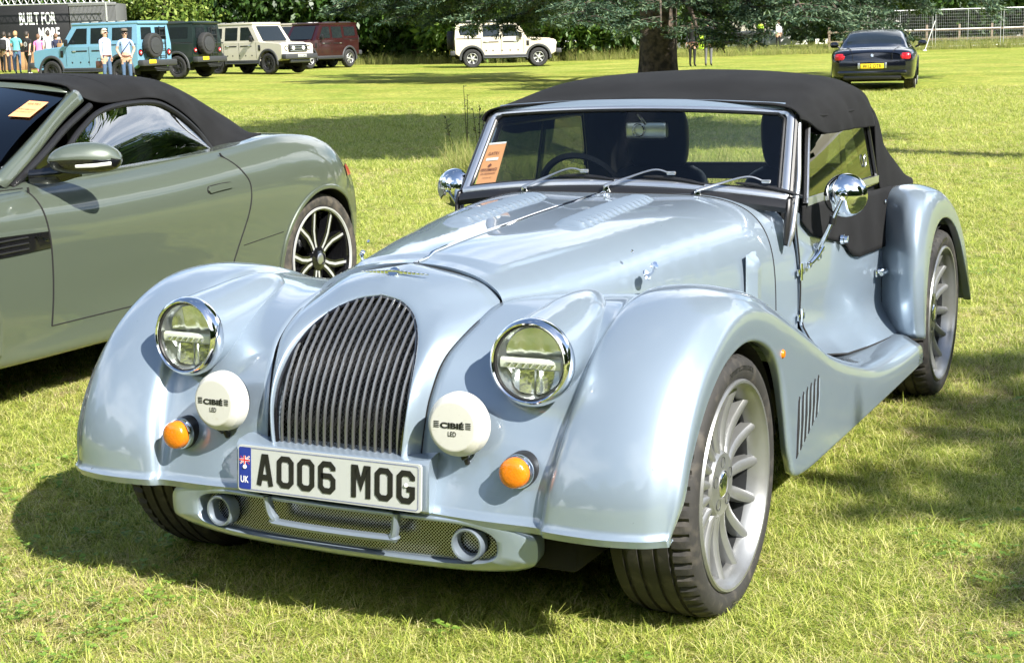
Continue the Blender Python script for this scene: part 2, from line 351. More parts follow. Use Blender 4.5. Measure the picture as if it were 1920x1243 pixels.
# wheel arch liners
for sx in (1, -1):
    for y0, ra, xi in ((0, .385, .50), (2.58, .37, .74)):
        a = np.linspace(.16, PI-.16, 30); prof = np.stack([np.zeros(30), y0+ra*np.cos(a), .30+ra*1.0*np.sin(a)], 1)
        m_ = MB(); A = prof.copy(); A[:, 0] = sx*.83; B = prof.copy(); B[:, 0] = sx*xi
        m_.grid(np.stack([A, B])); m_.add(B, [tuple(range(30))]); m_.build('arch_liner', 'well', wing_o[sx] if y0 == 0 else car, smooth=False)

# ---- grille shell
OZ = [.440,.50,.56,.62,.68,.73,.77,.795,.8055]; OX = [.178,.186,.191,.190,.180,.1585,.1205,.066,0]
GYZ = [.40,.47,.52,.57,.62,.68,.73,.77,.795,.81]; GYY = [-.505,-.499,-.494,-.482,-.458,-.415,-.365,-.315,-.281,-.262]
def gy(z): return float(np.interp(z, GYZ, GYY))
half_o = np.array([(x, gy(z), z) for x, z in zip(OX, OZ)])
half_e = np.array([(.222,-.461,.440),(.224,-.459,.50),(.228,-.440,.575),(.236,-.41,.64),(.249,-.352,.703),(.262,-.262,.742),(.270,-.135,.7765),(.19,-.103,.828),(0,-.087,.863)])
fo = cr(half_o, 60); fe = cr(half_e, 60)
def full(h): l = h[::-1][1:].copy(); l[:, 0] *= -1; return np.concatenate([h, l])
O = full(fo); E = full(fe)
ctr = np.array([0, -.40, .58])
def lerp(a, b, t): return a*(1-t)+b*t
outw = E-O; 
nrm = np.array([0, -.86, .5])
Oin = O.copy(); Oin[:, 1] += .035; Oin = Oin*1.0
rim_in = O+np.array([0, .004, 0]); 
bulge = lambda t, h: lerp(O, E, t)+np.stack([np.sign(O[:, 0])*0*O[:, 0], -h*np.ones(len(O))*.8, h*np.ones(len(O))*.55], 1)
top = sm((E[:, 2]-.60)/.2)[:, None]
m1 = lerp(O, E, .12)+np.array([0, -.010, .006]); m2 = lerp(O, E, .45)+np.array([0, -.016, .012])*(0.5+.9*top); m3 = lerp(O, E, .8)+np.array([0, -.008, .010])*(0.3+1.0*top)
Ein = E.copy(); Ein[:, 0] *= .97; Ein[:, 1] += .012; Ein[:, 2] -= .012
shell = MB().grid(np.concatenate([np.stack([Oin, rim_in])[:1], surf([Oin*.5+rim_in*.5, rim_in, m1, m2, m3, E], 28, len(O)), Ein[None]]), flip=False)
sh = shell.build('grille_shell', 'paint', car, ang=50, recalc=True)
# winged badge on the shell
bd = MB()
for sx in (1, -1):
    for k in range(7):
        x = sx*(.022+.012*k); z = .843-.0035*abs(x)*10*.2-.0004*k; bd.rbox((x, -.1865+.006*(k/7)**2, z+.0022), (.011, .004, .0105-.0011*k), .0015)
bd.lathe([(0, .004), (.014, .004), (.016, 0)], (0, -.186, .844), (0, -.75, .65), 18); bd.rbox((0, -.188, .848), (.034, .003, .006), .001)
bd.xf(Matrix.Translation((0, -.0125, .0105))).build('winged_badge', 'chrome', sh)
# grille: slats, wire mesh and a dark back
bars = []
NB = 17
for i in range(NB):
    x = -.1665+.333*i/(NB-1); zt = float(np.interp(abs(x), OX[::-1][:-1] + [.19], OZ[::-1][:-1]+[.60])) if abs(x) < .178 else .56
    zt = .8055
    for k in range(len(OX)-1):
        if OX[k] >= abs(x) >= OX[k+1] and OZ[k] > .55: zt = OZ[k]+(OZ[k+1]-OZ[k])*(OX[k]-abs(x))/(OX[k]-OX[k+1]+1e-9)
    zz = np.linspace(.44, zt+.004, 16); p = np.array([(x*(1+.06*(z-.45)), gy(z)+.008, z) for z in zz]); bars.append(p)
    MB().tube(p, .0040, 8).build('grille_slat', 'slat', sh)
fr = O.copy(); fr[:, 1] += .006; fr[:, 0] *= .985; fr[:, 2] -= .004
MB().tube(fr, .0055, 8).build('grille_trim', 'black_gloss', sh)
def wire(uv, pitch, inside, place, w, name, m, parent):
    """diamond wire mesh as crossing flat ribbons kept where inside(u, v)"""
    mb = MB(); u0, u1, v0, v1 = uv
    for s in (1, -1):
        c = -3.0
        k0 = int(((u0+min(s*v0, s*v1))/pitch))-2; k1 = int(((u1+max(s*v0, s*v1))/pitch))+2
        for k in range(k0, k1+1):
            vs = np.linspace(v0, v1, 60); us = k*pitch-s*vs; run = []
            for u, v in zip(us, vs):
                if inside(u, v): run.append((u, v))
                else:
                    if len(run) > 1: seg(mb, run, w, place, s)
                    run = []
            if len(run) > 1: seg(mb, run, w, place, s)
    return mb.build(name, m, parent, smooth=False)
def seg(mb, run, w, place, s):
    A = np.array([place(u-w*.7, v, s) for u, v in run]); B = np.array([place(u+w*.7, v, s) for u, v in run]); mb.grid(np.stack([A, B]))
def ox_at(z): return float(np.interp(z, OZ[:3]+OZ[3:], OX))
wm = wire((-.2, .2, .44, .806), .0125, lambda u, v: abs(u) < ox_at(v)-.002, lambda u, v, s: (u, gy(v)+.020+.0012*s, v), .0013, 'wire_mesh', 'dark_metal', sh)
wm['kind'] = 'stuff'
bk = O.copy(); bk[:, 1] += .055; MB().add(bk, [tuple(range(len(bk)))]).build('grille_back', 'black_matte', sh, smooth=False)

# ---- bonnet in two halves with a chrome hinge down the middle
edge = cr(np.array(W0), 200)                       # lower edge follows the wings
def bonnet_lower(y):
    i = np.searchsorted(edge[40:, 1], y)+40; i = min(i, 199); return edge[i, 0], edge[i, 2]
def bonnet_pt(y, th):
    """point of the bonnet at distance y (before sweep) and angle th 0..1 from the middle to the lower edge"""
    k = (y+.13)/1.33; w, zl = bonnet_lower(y)
    zc = .863+.059*k+.012*math.sin(PI*k); n = 2.0+3.2*sm(k*1.05)
    w = w+.001
    a = th*PI/2; x = w*math.sin(a)**(2/n); z = zl-.02*sm(k*4)+(zc-zl+.02*sm(k*4))*math.cos(a)**(2/n)
    yy = y+(.043*(1-k) + -.04*k)*(1-(x/w)**2) if w else y
    # raised panel behind the shell
    xe = .225+.24*max(y, 0); b = sm((xe-x)/.010)*sm((yy+.02+.10*x)/.012)*(1-sm((yy-.10)/.42))
    return x, yy, z+.008*float(b)
def bonnet_half(sx):
    ys = np.linspace(-.13, 1.2, 70); ts = 1-(1-np.linspace(0, 1, 64))**1.0
    # even spacing by arc: sample densely then resample
    rows = []
    for y in ys:
        d = np.array([bonnet_pt(y, t) for t in np.linspace(0, 1, 200)]); s = np.concatenate([[0], np.cumsum(np.linalg.norm(np.diff(d, axis=0), axis=1))])
        q = np.stack([np.interp(np.linspace(0, s[-1], 90), s, d[:, k]) for k in range(3)], 1); q[0, 0] = .004; rows.append(q)
    G = np.array(rows); f_in = G[:1].copy(); f_in[..., 2] -= .012; f_in[..., 1] += .006; r_in = G[-1:].copy(); r_in[..., 0] *= .985; r_in[..., 2] -= .010
    G = np.concatenate([f_in, G, r_in]); G[..., 0] *= sx
    return MB().grid(G, flip=sx > 0)
def bonnet_z(x, y):
    lo, hi = 0, 1
    for _ in range(30):
        m_ = (lo+hi)/2
        if bonnet_pt(y, m_)[0] < abs(x): lo = m_
        else: hi = m_
    p = bonnet_pt(y, lo); return p
for sx in (1, -1):
    bo = bonnet_half(sx).build('bonnet_half', 'paint', car, ang=35)
    for k in range(15):                            # pressed louvres
        y = .47+.039*k; xc = sx*.187; w = .060*(1.0 if 0 < k < 14 else .85); us = np.linspace(-1, 1, 15); prof = [(-.004, -.002), (.002, .010), (.009, .019), (.022, .0165), (.0245, -.003)]
        g_ = []
        for dy, dz in prof:
            row = []
            for u in us:
                x = xc+u*w; p = bonnet_z(x, y+dy); row.append((x, p[1]+.010*abs(u)**2*0, p[2]+dz*max(0, 1-abs(u)**3)-.0012))
            g_.append(row)
        MB().grid(np.array(g_), flip=sx < 0).build('louvre', 'paint', bo, ang=28)
    # raised side outlet and bonnet catch
    xs = .5545; sc_ = MB()
    zz = np.linspace(.50, .757, 14); g_ = []
    for z in zz:
        k = min(1, (.757-z)/.03, 1); x0 = sx*.548
        g_.append([(x0, .985, z), (x0+sx*.016*k, .995, z), (x0+sx*.030*k, 1.012, z), (x0+sx*.031*k, 1.045, z+.004), (x0+sx*.012, 1.050, z+.004), (x0, 1.05, z+.004)])
    sc_.grid(np.array(g_), flip=sx < 0).build('side_outlet', 'paint', bo, ang=30)
    p = None
    ct = MB(); cx, cy, cz = 0, 0, 0
    ct.lathe([(0, .004), (.019, .004), (.021, 0)], (cx, cy, cz-.012), (sx*.9, -.1, .45), 18); ct.tube([(cx, cy, cz-.02), (cx+sx*.022, cy-.002, cz+.0), (cx+sx*.026, cy, cz+.02)], .006, 8)
    ct.lathe([(0, .018), (.012, .016), (.014, .006), (.012, 0)], (cx+sx*.020, cy+.01, cz+.018), (sx*.8, -.4, .5), 18); ct.xf(Matrix.Translation((sx*.455, .395, .788)) @ Matrix.Scale(.78, 4)).build('bonnet_catch', 'chrome', bo)
    MB().lathe([(0, .006), (.005, .005), (.0055, 0)], (sx*.425, .36, .847), (sx*.7, 0, .7), 12).build('stud', 'chrome', bo)
hz = [bonnet_pt(y, 0) for y in np.linspace(-.13, 1.2, 40)]
MB().tube([(0, p[1], p[2]+.0005) for p in hz], .0055, 8).build('centre_hinge', 'chrome', car)
MB().tube([(-.0075, p[1], p[2]-.0035) for p in hz], .0045, 6).build('hinge_seal', 'black_matte', car)
MB().lathe([(0, .004), (.007, .003), (.0085, -.002)], (0, hz[0][1]+.004, hz[0][2]), (0, -.5, 1), 12).build('hinge_end', 'dark_metal', car)
# shut line between shell and bonnet, shell and wings
ln = cr(half_e[6:], 40)
for sx in (1, -1):
    q = ln.copy(); q[:, 0] *= sx; q[:, 1] += .003; q[:, 2] -= .0015; MB().tube(q, .0028, 6).build('shut_line', 'black_matte', car)
    q = cr(np.array(W0)[:7], 50); q[:, 0] = (q[:, 0]+.000)*sx; q[:, 1] -= .001; q[:, 2] += .001; MB().tube(q, .0030, 6).build('wing_piping', 'black_matte', car)

# ---- scuttle between bonnet and doors
def scuttle(sx):
    base = []
    for t in np.linspace(0, 1, 60):
        base.append(bonnet_pt(1.2, t))
    base = np.array(base); base[:, 2] -= .0015
    mid = base.copy(); mid[:, 1] += .05+0*mid[:, 0]; mid[:, 0] *= 1.02; mid[:, 2] += .004
    end = base.copy(); k = sm((base[:, 0]-.38)/.16); end[:, 1] = base[:, 1]+.10+.04*k; end[:, 0] *= 1.055; end[:, 2] += .006; end[:, 2] -= .055*sm((.60-end[:, 2])/.2)
    end2 = end.copy(); end2[:, 1] += .004; end2[:, 0] *= .97; end2[:, 2] -= .012
    G = np.concatenate([surf([base, mid, end], 12, 60), end2[None]]); G[..., 0] *= sx
    return MB().grid(G, flip=sx > 0)
for sx in (1, -1):
    s_ = scuttle(sx).build('scuttle', 'paint', car)
    b_ = np.array([bonnet_pt(1.2, t) for t in np.linspace(0, 1, 60)]); b_[:, 0] *= sx; b_[:, 1] += .0015; MB().tube(b_, .0026, 6).build('bonnet_shut_line', 'black_matte', s_)

# ---- doors and body sides, sweeping out at the foot into the running boards
def side_x(y, z):
    top = np.interp(y, [1.32, 1.7, 2.1, 2.5, 2.9, 3.2], [.598, .632, .670, .690, .665, .58])
    zf = np.interp(y, [1.32, 1.55, 1.8, 2.1, 2.5], [.40, .36, .335, .322, .32])
    k = max(0.0, 1-(z-zf)/.16)
    return top+.016*math.sin(max(0, min(1, (z-.4)/.4))*PI)+.085*k**2.4
def side_panel(sx, y0, y1, ztop, ny, nz):
    rows = []
    for y in np.linspace(y0, y1, ny):
        zf = np.interp(y, [1.32, 1.55, 1.8, 2.1, 2.5], [.385, .345, .325, .312, .31]); zt = ztop(y)
        rows.append([(sx*side_x(y, z), y, z) for z in np.linspace(zf, zt, nz)])
    G = np.array(rows); e0 = G[:1].copy(); e0[..., 0] -= sx*.012; e1 = G[-1:].copy(); e1[..., 0] -= sx*.012
    tp = np.concatenate([e0, G, e1]); t_in = tp[:, -1:].copy(); t_in[..., 0] -= sx*.02; tp = np.concatenate([tp, t_in], 1)
    return MB().grid(tp, flip=sx < 0)
for sx in (1, -1):
    d = side_panel(sx, 1.352, 2.30, lambda y: float(np.interp(y, [1.33, 1.5, 1.75, 2.0, 2.4], [.86, .80, .70, .665, .66])), 40, 26).build('door', 'paint', car)
    for z in (.655, .505):
        y = 1.352; x = sx*(side_x(y, z)+.004); h = MB().tube([(x, y-.004, z-.028), (x, y-.004, z+.028)], .0055, 8).rbox((x-sx*.001, y+.016, z), (.006, .026, .022), .002).rbox((x-sx*.004, y-.022, z), (.006, .022, .022), .002)
        h.build('hinge', 'chrome', d)
    y, z = 2.12, .545; x = sx*(side_x(y, z)+.006); h = MB().rbox((x, y, z), (.008, .075, .032), .004).lathe([(0, .03), (.012, .028), (.014, .012), (.009, 0)], (x, y+.018, z), (sx, 0, 0), 16).tube([(x+sx*.024, y+.03, z), (x+sx*.028, y-.01, z+.002), (x+sx*.022, y-.05, z)], [.007, .010, .008], 8)
    h.build('door_handle', 'chrome', d)
    MB().tube([(sx*(side_x(1.346, z)+.001), 1.346, z) for z in np.linspace(.40, .85, 14)], .003, 6).build('door_gap', 'black_matte', d)
    MB().tube([(sx*(side_x(2.304, z)+.001), 2.304, z) for z in np.linspace(.30, .70, 14)], .0035, 6).build('door_gap', 'black_matte', d)
    MB().tube([(sx*(side_x(y, np.interp(y, [1.32, 1.55, 1.8, 2.1, 2.5], [.385, .345, .325, .312, .31]))+.002), y, np.interp(y, [1.32, 1.55, 1.8, 2.1, 2.5], [.388, .348, .327, .314, .312])) for y in np.linspace(1.35, 2.29, 24)], .0035, 6).build('door_gap', 'black_matte', d)
    # black lower fabric panel of the sidescreen, with studs
    xs_ = lambda y, z: sx*(side_x(y, z)+.013)
    rows = []
    for y in np.linspace(1.375, 2.30, 30):
        zb = float(np.interp(y, [1.375, 1.45, 1.58, 1.74, 1.80, 1.88, 2.24, 2.30], [.815, .765, .735, .705, .655, .632, .635, .645])); zt = float(np.interp(y, [1.375, 2.40], [.868, .845])); rows.append([(xs_(y, z), y, z) for z in np.linspace(zb, zt, 12)])
    G = np.array(rows); sp = MB().grid(G, flip=sx < 0).build('sidescreen_panel', 'fabric', car, solid=-.006)
    for y, z in ((2.20, .80), (2.215, .745), (2.22, .70)):
        MB().lathe([(0, .005), (.006, .004), (.007, 0)], (xs_(y, z)+sx*.006, y, z), (sx, 0, 0), 12).build('stud', 'chrome', sp)
    for y, z in ((2.24, .660), (1.70, .72)):
        MB().lathe([(0, .026), (.012, .024), (.013, .012), (.017, .010), (.018, 0)], (xs_(y, z)+sx*.005, y, z), (sx, 0, 0), 18).build('turnbuckle', 'chrome', sp)

# ---- rear wings
RO = [(2.075,.31),(2.045,.44),(2.04,.58),(2.06,.70),(2.12,.79),(2.22,.832),(2.38,.838),(2.55,.805),(2.72,.735),(2.87,.63),(2.98,.49),(3.06,.30)]
RL = [(2.135,.30),(2.135,.42),(2.155,.53),(2.20,.62),(2.27,.685),(2.36,.715),(2.47,.715),(2.58,.69),(2.70,.635),(2.82,.545),(2.93,.43),(3.04,.30)]
def rw(x, k, dz=0): return [(x, a[0]*(1-k)+b[0]*k, a[1]*(1-k)+b[1]*k+dz) for a, b in zip(RO, RL)]
SK = [1, 1, 1, .95, .8, .5, .2, 0, 0, 0, 0, 0]
def rwk(x, k, dz, s): return [(p[0], p[1]+s*q, p[2]) for p, q in zip(rw(x, k, dz), SK)]
rr = [rwk(.655, .0, -.02, .19), rwk(.70, -.02, -.004, .145), rwk(.745, -.03, .002, .09), rwk(.79, -.02, 0, .035), rw(.835, .12), rw(.858, .36), rw(.864, .62), rw(.864, .95), rw(.860, 1.0), rw(.838, 1.0)]
Gr = surf([np.array(r_) for r_ in rr], 50, 70)
for sx in (1, -1):
    mb = MB().grid(Gr)
    w_ = (mb if sx > 0 else mb.mirror()).build('rear_wing', 'paint', car, solid=.0035, ang=60)
    q = cr(np.array(rwk(.690, -.01, -.004, .155)), 60); q[:, 0] *= sx; MB().tube(q, .0045, 6).build('wing_piping', 'black_matte', w_)
    MB().rbox((sx*.66, 1.95, .24), (.38, .5, .06), .01).build('sill_underside', 'well', car)
# ---- rear body and tail behind the doors
rows = []
for y in np.linspace(2.40, 3.30, 24):
    k = (y-2.40)/.9; w = .690*(1-.36*k**2.0); zt = .80-.16*k**2+.02*math.sin(PI*k); zb = .30+.08*k
    a = np.linspace(0, PI, 40); n = 4.5
    rows.append([(w*np.sign(math.cos(t))*abs(math.cos(t))**(2/n), y, zb+(zt-zb)*abs(math.sin(t))**(2/n)) for t in a])
rows.append([(p[0]*.8, 3.33, p[2]*.9+.03) for p in rows[-1]]); rows.append([(p[0]*.2, 3.34, .45+(p[2]-.45)*.2) for p in rows[-1]])
rows = [[(p[0], 2.29, p[2]) for p in rows[0]]]+rows
MB().grid(np.array(rows), flip=False).build('rear_body', 'paint', car, recalc=True)
# floor, bulkhead and inner tub
MB().rbox((0, 1.3, .25), (1.18, 3.4, .12), .02).build('underside', 'well', car)
tub = MB(); tub.box((0, 1.36, .62), (1.10, .03, .55)); tub.box((0, 2.62, .55), (1.10, .03, .50)); tub.box((0, 2.0, .34), (1.14, 1.3, .06)); tub.box((.585, 2.0, .58), (.02, 1.3, .50)); tub.box((-.585, 2.0, .58), (.02, 1.3, .50)); tub.build('cockpit_tub', 'leather', car)
dash = MB().rbox((0, 1.42, .86), (1.14, .16, .13), .04).build('dashboard', 'leather', car)
MB().lathe([(.165, -.012), (.178, 0), (.165, .012), (.152, 0), (.165, -.012)], (-.30, 1.66, .86), (0, .9, .42), 36).tube([(-.30, 1.65, .855), (-.30, 1.48, .78)], .03, 10).rbox((-.30, 1.655, .857), (.30, .02, .04), .006).build('steering_wheel', 'leather', car)

# ---- seats
for sx in (1, -1):
    s_ = MB()
    bk_ = []
    for z, w, t, y in ((.40,.23,.07,2.30),(.55,.245,.075,2.335),(.72,.24,.07,2.375),(.86,.20,.06,2.41),(.905,.14,.05,2.42)):
        a = np.linspace(0, 2*PI, 28, endpoint=False); bk_.append(np.stack([sx*.29+w*np.sign(np.cos(a))*abs(np.cos(a))**.6, y+t*np.sign(np.sin(a))*abs(np.sin(a))**.7, np.full(28, z)], 1))
    s_.grid(cr(np.array(bk_), 16), cv=True); seat = s_.build('seat', 'leather', car)
    hr = []
    for z, w, t, y in ((.885,.03,.02,2.41),(.90,.10,.045,2.41),(.94,.125,.055,2.40),(1.02,.135,.055,2.39),(1.10,.13,.05,2.38),(1.14,.10,.04,2.38),(1.152,.02,.01,2.38)):
        a = np.linspace(0, 2*PI, 28, endpoint=False); hr.append(np.stack([sx*.29+w*np.sign(np.cos(a))*abs(np.cos(a))**.55, y+t*np.sign(np.sin(a))*abs(np.sin(a))**.8, np.full(28, z)], 1))
    MB().grid(cr(np.array(hr), 26), cv=True).build('headrest', 'leather', seat)
    MB().rbox((sx*.29, 2.08, .46), (.46, .52, .16), .05).build('cushion', 'leather', seat)

# ---- windscreen
def ws(u, v):
    """u -1..1 across, v 0..1 up"""
    b = np.array([.590*u, 1.271-.062*(1-u*u), .905+.042*(1-u*u)]); t = np.array([.556*u, 1.453-.042*(1-u*u), 1.172+.020*(1-u*u)])
    return b*(1-v)+t*v
def ws_in(u, v, d): p = ws(u, v); return p+np.array([0, -.83, -.55])*d*-1
Gs = np.array([[ws(u, v) for v in np.linspace(.01, .99, 8)] for u in np.linspace(-.995, .995, 30)])
wsf = thing_part = link('windscreen', None, car)
MB().grid(Gs).build('windscreen_glass', 'screen_glass', wsf)
fn = np.array([0, -.84, .54])
def path_ws():
    p = []
    for u in np.linspace(-1, 1, 40): p.append(('b', u))
    bot = [ws(u, 0) for u in np.linspace(-1, 1, 40)]
    rgt = [ws(1, v) for v in np.linspace(0.02, .92, 20)]
    c = [ws(1-.045*(1-math.cos(t)), .92+.08*math.sin(t)) for t in np.linspace(.2, PI/2, 6)]
    topp = [ws(u, 1) for u in np.linspace(.94, -.94, 36)]
    c2 = [ws(-1+.045*(1-math.cos(t)), .92+.08*math.sin(t)) for t in np.linspace(PI/2, .2, 6)]
    lft = [ws(-1, v) for v in np.linspace(.92, 0.02, 20)]
    return np.array(bot+rgt+c+topp+c2+lft)
def strip(path, w_in, w_out, d0, d1, closed=True):
    """bar of rectangular section along a path: w sideways in the plane, d along the outward normal"""
    P = np.asarray(path); T = np.roll(P, -1, 0)-np.roll(P, 1, 0) if closed else np.gradient(P, axis=0); T /= np.linalg.norm(T, axis=1)[:, None]
    S = np.cross(T, fn); S /= np.linalg.norm(S, axis=1)[:, None]
    ring = [P+S*a+fn*b for a, b in ((w_in, d0), (w_in, d1), ((w_in*.6+w_out*.4), d1+.004), ((w_in*.4+w_out*.6), d1+.004), (w_out, d1), (w_out, d0))]
    return MB().grid(np.stack(ring, 1), cu=closed, cv=True)
pw = path_ws()
strip(pw, -.016, .008, -.006, .006).build('screen_frame', 'silver', wsf, ang=30, recalc=True)
topb = np.array([ws(u, 1.0)+np.array([0, 0, .006]) for u in np.linspace(-.955, .955, 40)])
strip(topb, -.022, .012, -.004, .004, False).build('header_rail', 'paint', wsf, ang=30, recalc=True)
pin = np.array([ws(u*.955, .05+.0*v) if 0 else ws(u, v) for u, v in [(x, .055) for x in np.linspace(-.955, .955, 30)]+[(.955, y) for y in np.linspace(.1, .9, 12)]+[(x, .955) for x in np.linspace(.92, -.92, 30)]+[(-.955, y) for y in np.linspace(.9, .1, 12)]])
strip(pin, -.004, .006, -.004, .005).build('screen_seal', 'black_plastic', wsf, ang=30, recalc=True)
gas = np.array([ws(u, -.045)+np.array([0, -.004, -.004]) for u in np.linspace(-1.01, 1.01, 40)])
MB().grid(np.stack([gas+np.array([0, .015, .016]), gas+np.array([0, -.012, .006]), gas+np.array([0, -.022, -.012]), gas+np.array([0, -.012, -.030])], 1)).build('screen_gasket', 'black_plastic', wsf)
for sx in (1, -1):
    # post and the curved bracket that runs down the scuttle side
    pth = np.array([(.572, 1.468, 1.165), (.590, 1.405, 1.06), (.607, 1.345, .965), (.612, 1.30, .885), (.612, 1.262, .80), (.606, 1.245, .752)]); pth[:, 0] *= sx; pc = cr(pth, 40)
    MB().tube(pc, np.interp(np.linspace(0, 1, 40), [0, .6, .8, 1], [.0095, .010, .0105, .005]), 10).build('screen_post', 'silver', wsf)
    q = cr(np.array([(sx*.600, 1.262, .905), (sx*.603, 1.245, .86), (sx*.598, 1.236, .80), (sx*.596, 1.238, .755)]), 20); r2 = cr(np.array([(sx*.612, 1.31, .905), (sx*.614, 1.29, .87), (sx*.612, 1.262, .80), (sx*.606, 1.245, .752)]), 20)
    MB().grid(np.stack([q, r2])).build('post_bracket', 'black_plastic', wsf, solid=.012)
    q = np.array([ws(sx*1.012, v) for v in np.linspace(0, .95, 20)]); MB().tube(q+np.array([sx*.004, .004, 0]), .011, 8).build('post_seal', 'black_plastic', wsf)
# wipers
for k, px_ in enumerate((-.312, 0.0, .312)):
    w_ = link('wiper', None, car); u0 = px_/.59; bz = ws(u0, -.10); 
    b0 = ws(u0, -.12)+fn*.004
    MB().lathe([(0, .03), (.009, .028), (.012, .012), (.017, .004), (.018, -.01)], b0, fn*.3+np.array([0, 0, 1]), 16).build('pivot', 'chrome', w_)
    e = ws(u0+.37, .115)+fn*.024; m_ = ws(u0+.27, .145)+fn*.030
    MB().tube(cr(np.array([b0+fn*.018+np.array([0, 0, .016]), ws(u0+.12, .035)+fn*.028, m_, e]), 20), np.interp(np.linspace(0, 1, 20), [0, .1, .5, 1], [.010, .009, .006, .005]), 8, flat=(1, .55)).build('arm', 'silver', w_)
    bl = np.array([ws(u0+.20+.36*t, .085+.02*math.sin(PI*t)-.055*t)+fn*.012 for t in np.linspace(0, 1, 16)])
    MB().tube(bl, np.interp(np.linspace(0, 1, 16), [0, .2, .8, 1], [.003, .0065, .0065, .003]), 6).build('blade', 'black_plastic', w_)
    MB().rbox(e+fn*.004, (.03, .012, .012), .003).build('clip', 'silver', w_)
# parking pass and the rear view mirror behind the glass
c0 = ws(-.915, .20)+fn*.010
def on_ws(u, v, d=.004): return ws(u, v)+fn*d
pp = link('parking_pass', None, car)
cu = [(-.935, .06), (-.785, .06), (-.815, .60), (-.962, .60)]
MB().add([on_ws(u, v, -.004) for u, v in cu], [(0, 1, 2, 3)]).build('card', 'orange_card', pp, smooth=False)
for q_ in ([(-.961, .585), (-.816, .585), (-.816, .61), (-.963, .61)], [(-.935, .05), (-.785, .05), (-.785, .065), (-.935, .065)], [(-.925, .375), (-.832, .375), (-.833, .41), (-.926, .41)]): MB().add([on_ws(u, v, -.003) for u, v in q_], [(0, 1, 2, 3)]).build('white_band', 'white', pp, smooth=False)
xd = (ws(-.80, .3)-ws(-.9, .3)); xd /= np.linalg.norm(xd); yd = ws(-.886, .5)-ws(-.868, .2); yd /= np.linalg.norm(yd)
t_ = MB()
put_text(t_, 'GATE1', on_ws(-.881, .465, -.002), xd, yd, .013, .046, .01); put_text(t_, 'PERFORMANCE', on_ws(-.872, .255, -.002), xd, yd, .012, .072, .02); put_text(t_, 'CAR PARKING EAST', on_ws(-.869, .205, -.002), xd, yd, .007, .068, .01); put_text(t_, 'THURSDAY PASS', on_ws(-.866, .15, -.002), xd, yd, .004, .042)
for k in range(1): t_.add([on_ws(u, v, -.002) for u, v in [(-.892, .31), (-.876, .335), (-.862, .31), (-.876, .29)]], [(0, 1, 2, 3)])
t_.build('lettering', 'brown_ink', pp, smooth=False)['kind'] = 'stuff'
mr = link('interior_mirror', None, car); mc = np.array([.02, 1.50, 1.108])
MB().rbox(mc, (.155, .03, .062), .012).build('housing', 'silver', mr); MB().rbox(mc+np.array([0, .017, 0]), (.143, .004, .052), .002).build('mirror_face', 'chrome', mr)
MB().tube([mc+np.array([0, -.01, .02]), np.array([.01, 1.44, 1.17])], .006, 8).build('stem', 'chrome', mr)
MB().lathe([(.021, 0), (.024, .004), (.021, .008)], mc+np.array([-.025, -.018, .0]), (0, -1, 0), 20).build('dial_ring', 'chrome', mr)

# ---- soft top
H = [ # y, then (x, z) from the middle to the hem
 (1.425, [(0,1.212),(.28,1.207),(.45,1.197),(.535,1.186),(.565,1.176),(.580,1.160),(.584,1.148)]),
 (1.52,  [(0,1.230),(.28,1.224),(.45,1.210),(.535,1.196),(.572,1.172),(.590,1.145),(.596,1.125)]),
 (1.68,  [(0,1.268),(.28,1.260),(.45,1.240),(.535,1.212),(.578,1.172),(.597,1.125),(.602,1.085)]),
 (1.90,  [(0,1.288),(.28,1.280),(.46,1.258),(.54,1.228),(.583,1.180),(.602,1.125),(.606,1.080)]),
 (2.15,  [(0,1.290),(.28,1.283),(.46,1.262),(.545,1.230),(.585,1.180),(.603,1.122),(.607,1.075)]),
 (2.38,  [(0,1.262),(.28,1.255),(.46,1.234),(.545,1.200),(.583,1.155),(.602,1.108),(.606,1.068)]),
]
rail_t = [np.array([(x, y, z) for x, z in p]) for y, p in H]; Gt = surf(rail_t, 50, 40)
fl_ = sm((abs(Gt[..., 0])-.56)/.03); Gt[..., 0] += .0035*np.sin(Gt[..., 1]*38+Gt[..., 2]*30)*fl_+.003*np.sin(Gt[..., 1]*17+1.3)*fl_
Gt[..., 2] += .0035*np.sin(Gt[..., 1]*9+1)*np.cos(Gt[..., 0]*7)*sm((.55-abs(Gt[..., 0]))/.2)
top_m = MB(); GL = Gt.copy(); GL[..., 0] *= -1
top_m.grid(Gt, flip=True).grid(GL)
roof = top_m.build('soft_top', 'fabric', car, solid=.006)
for row in (9, 30):
    for sx in (1, -1):
        q = Gt[row].copy(); q[:, 0] *= sx; q[:, 2] += .0015; MB().tube(q, .0028, 5).build('seam', 'fabric', roof)
for colm in (20,):
    for sx in (1, -1):
        q = Gt[:, colm].copy(); q[:, 0] *= sx; q[:, 2] += .0015; MB().tube(q, .0028, 5).build('seam', 'fabric', roof)
# seam and stitched fold above the side flap
for sx in (1, -1):
    q = np.array([(sx*np.interp(y, [1.55, 1.9, 2.38], [.586, .598, .597]), y, np.interp(y, [1.55, 1.7, 1.9, 2.15, 2.38], [1.155, 1.145, 1.145, 1.143, 1.125])) for y in np.linspace(1.55, 2.38, 20)]); MB().tube(q, .006, 6).build('seam', 'fabric', roof)
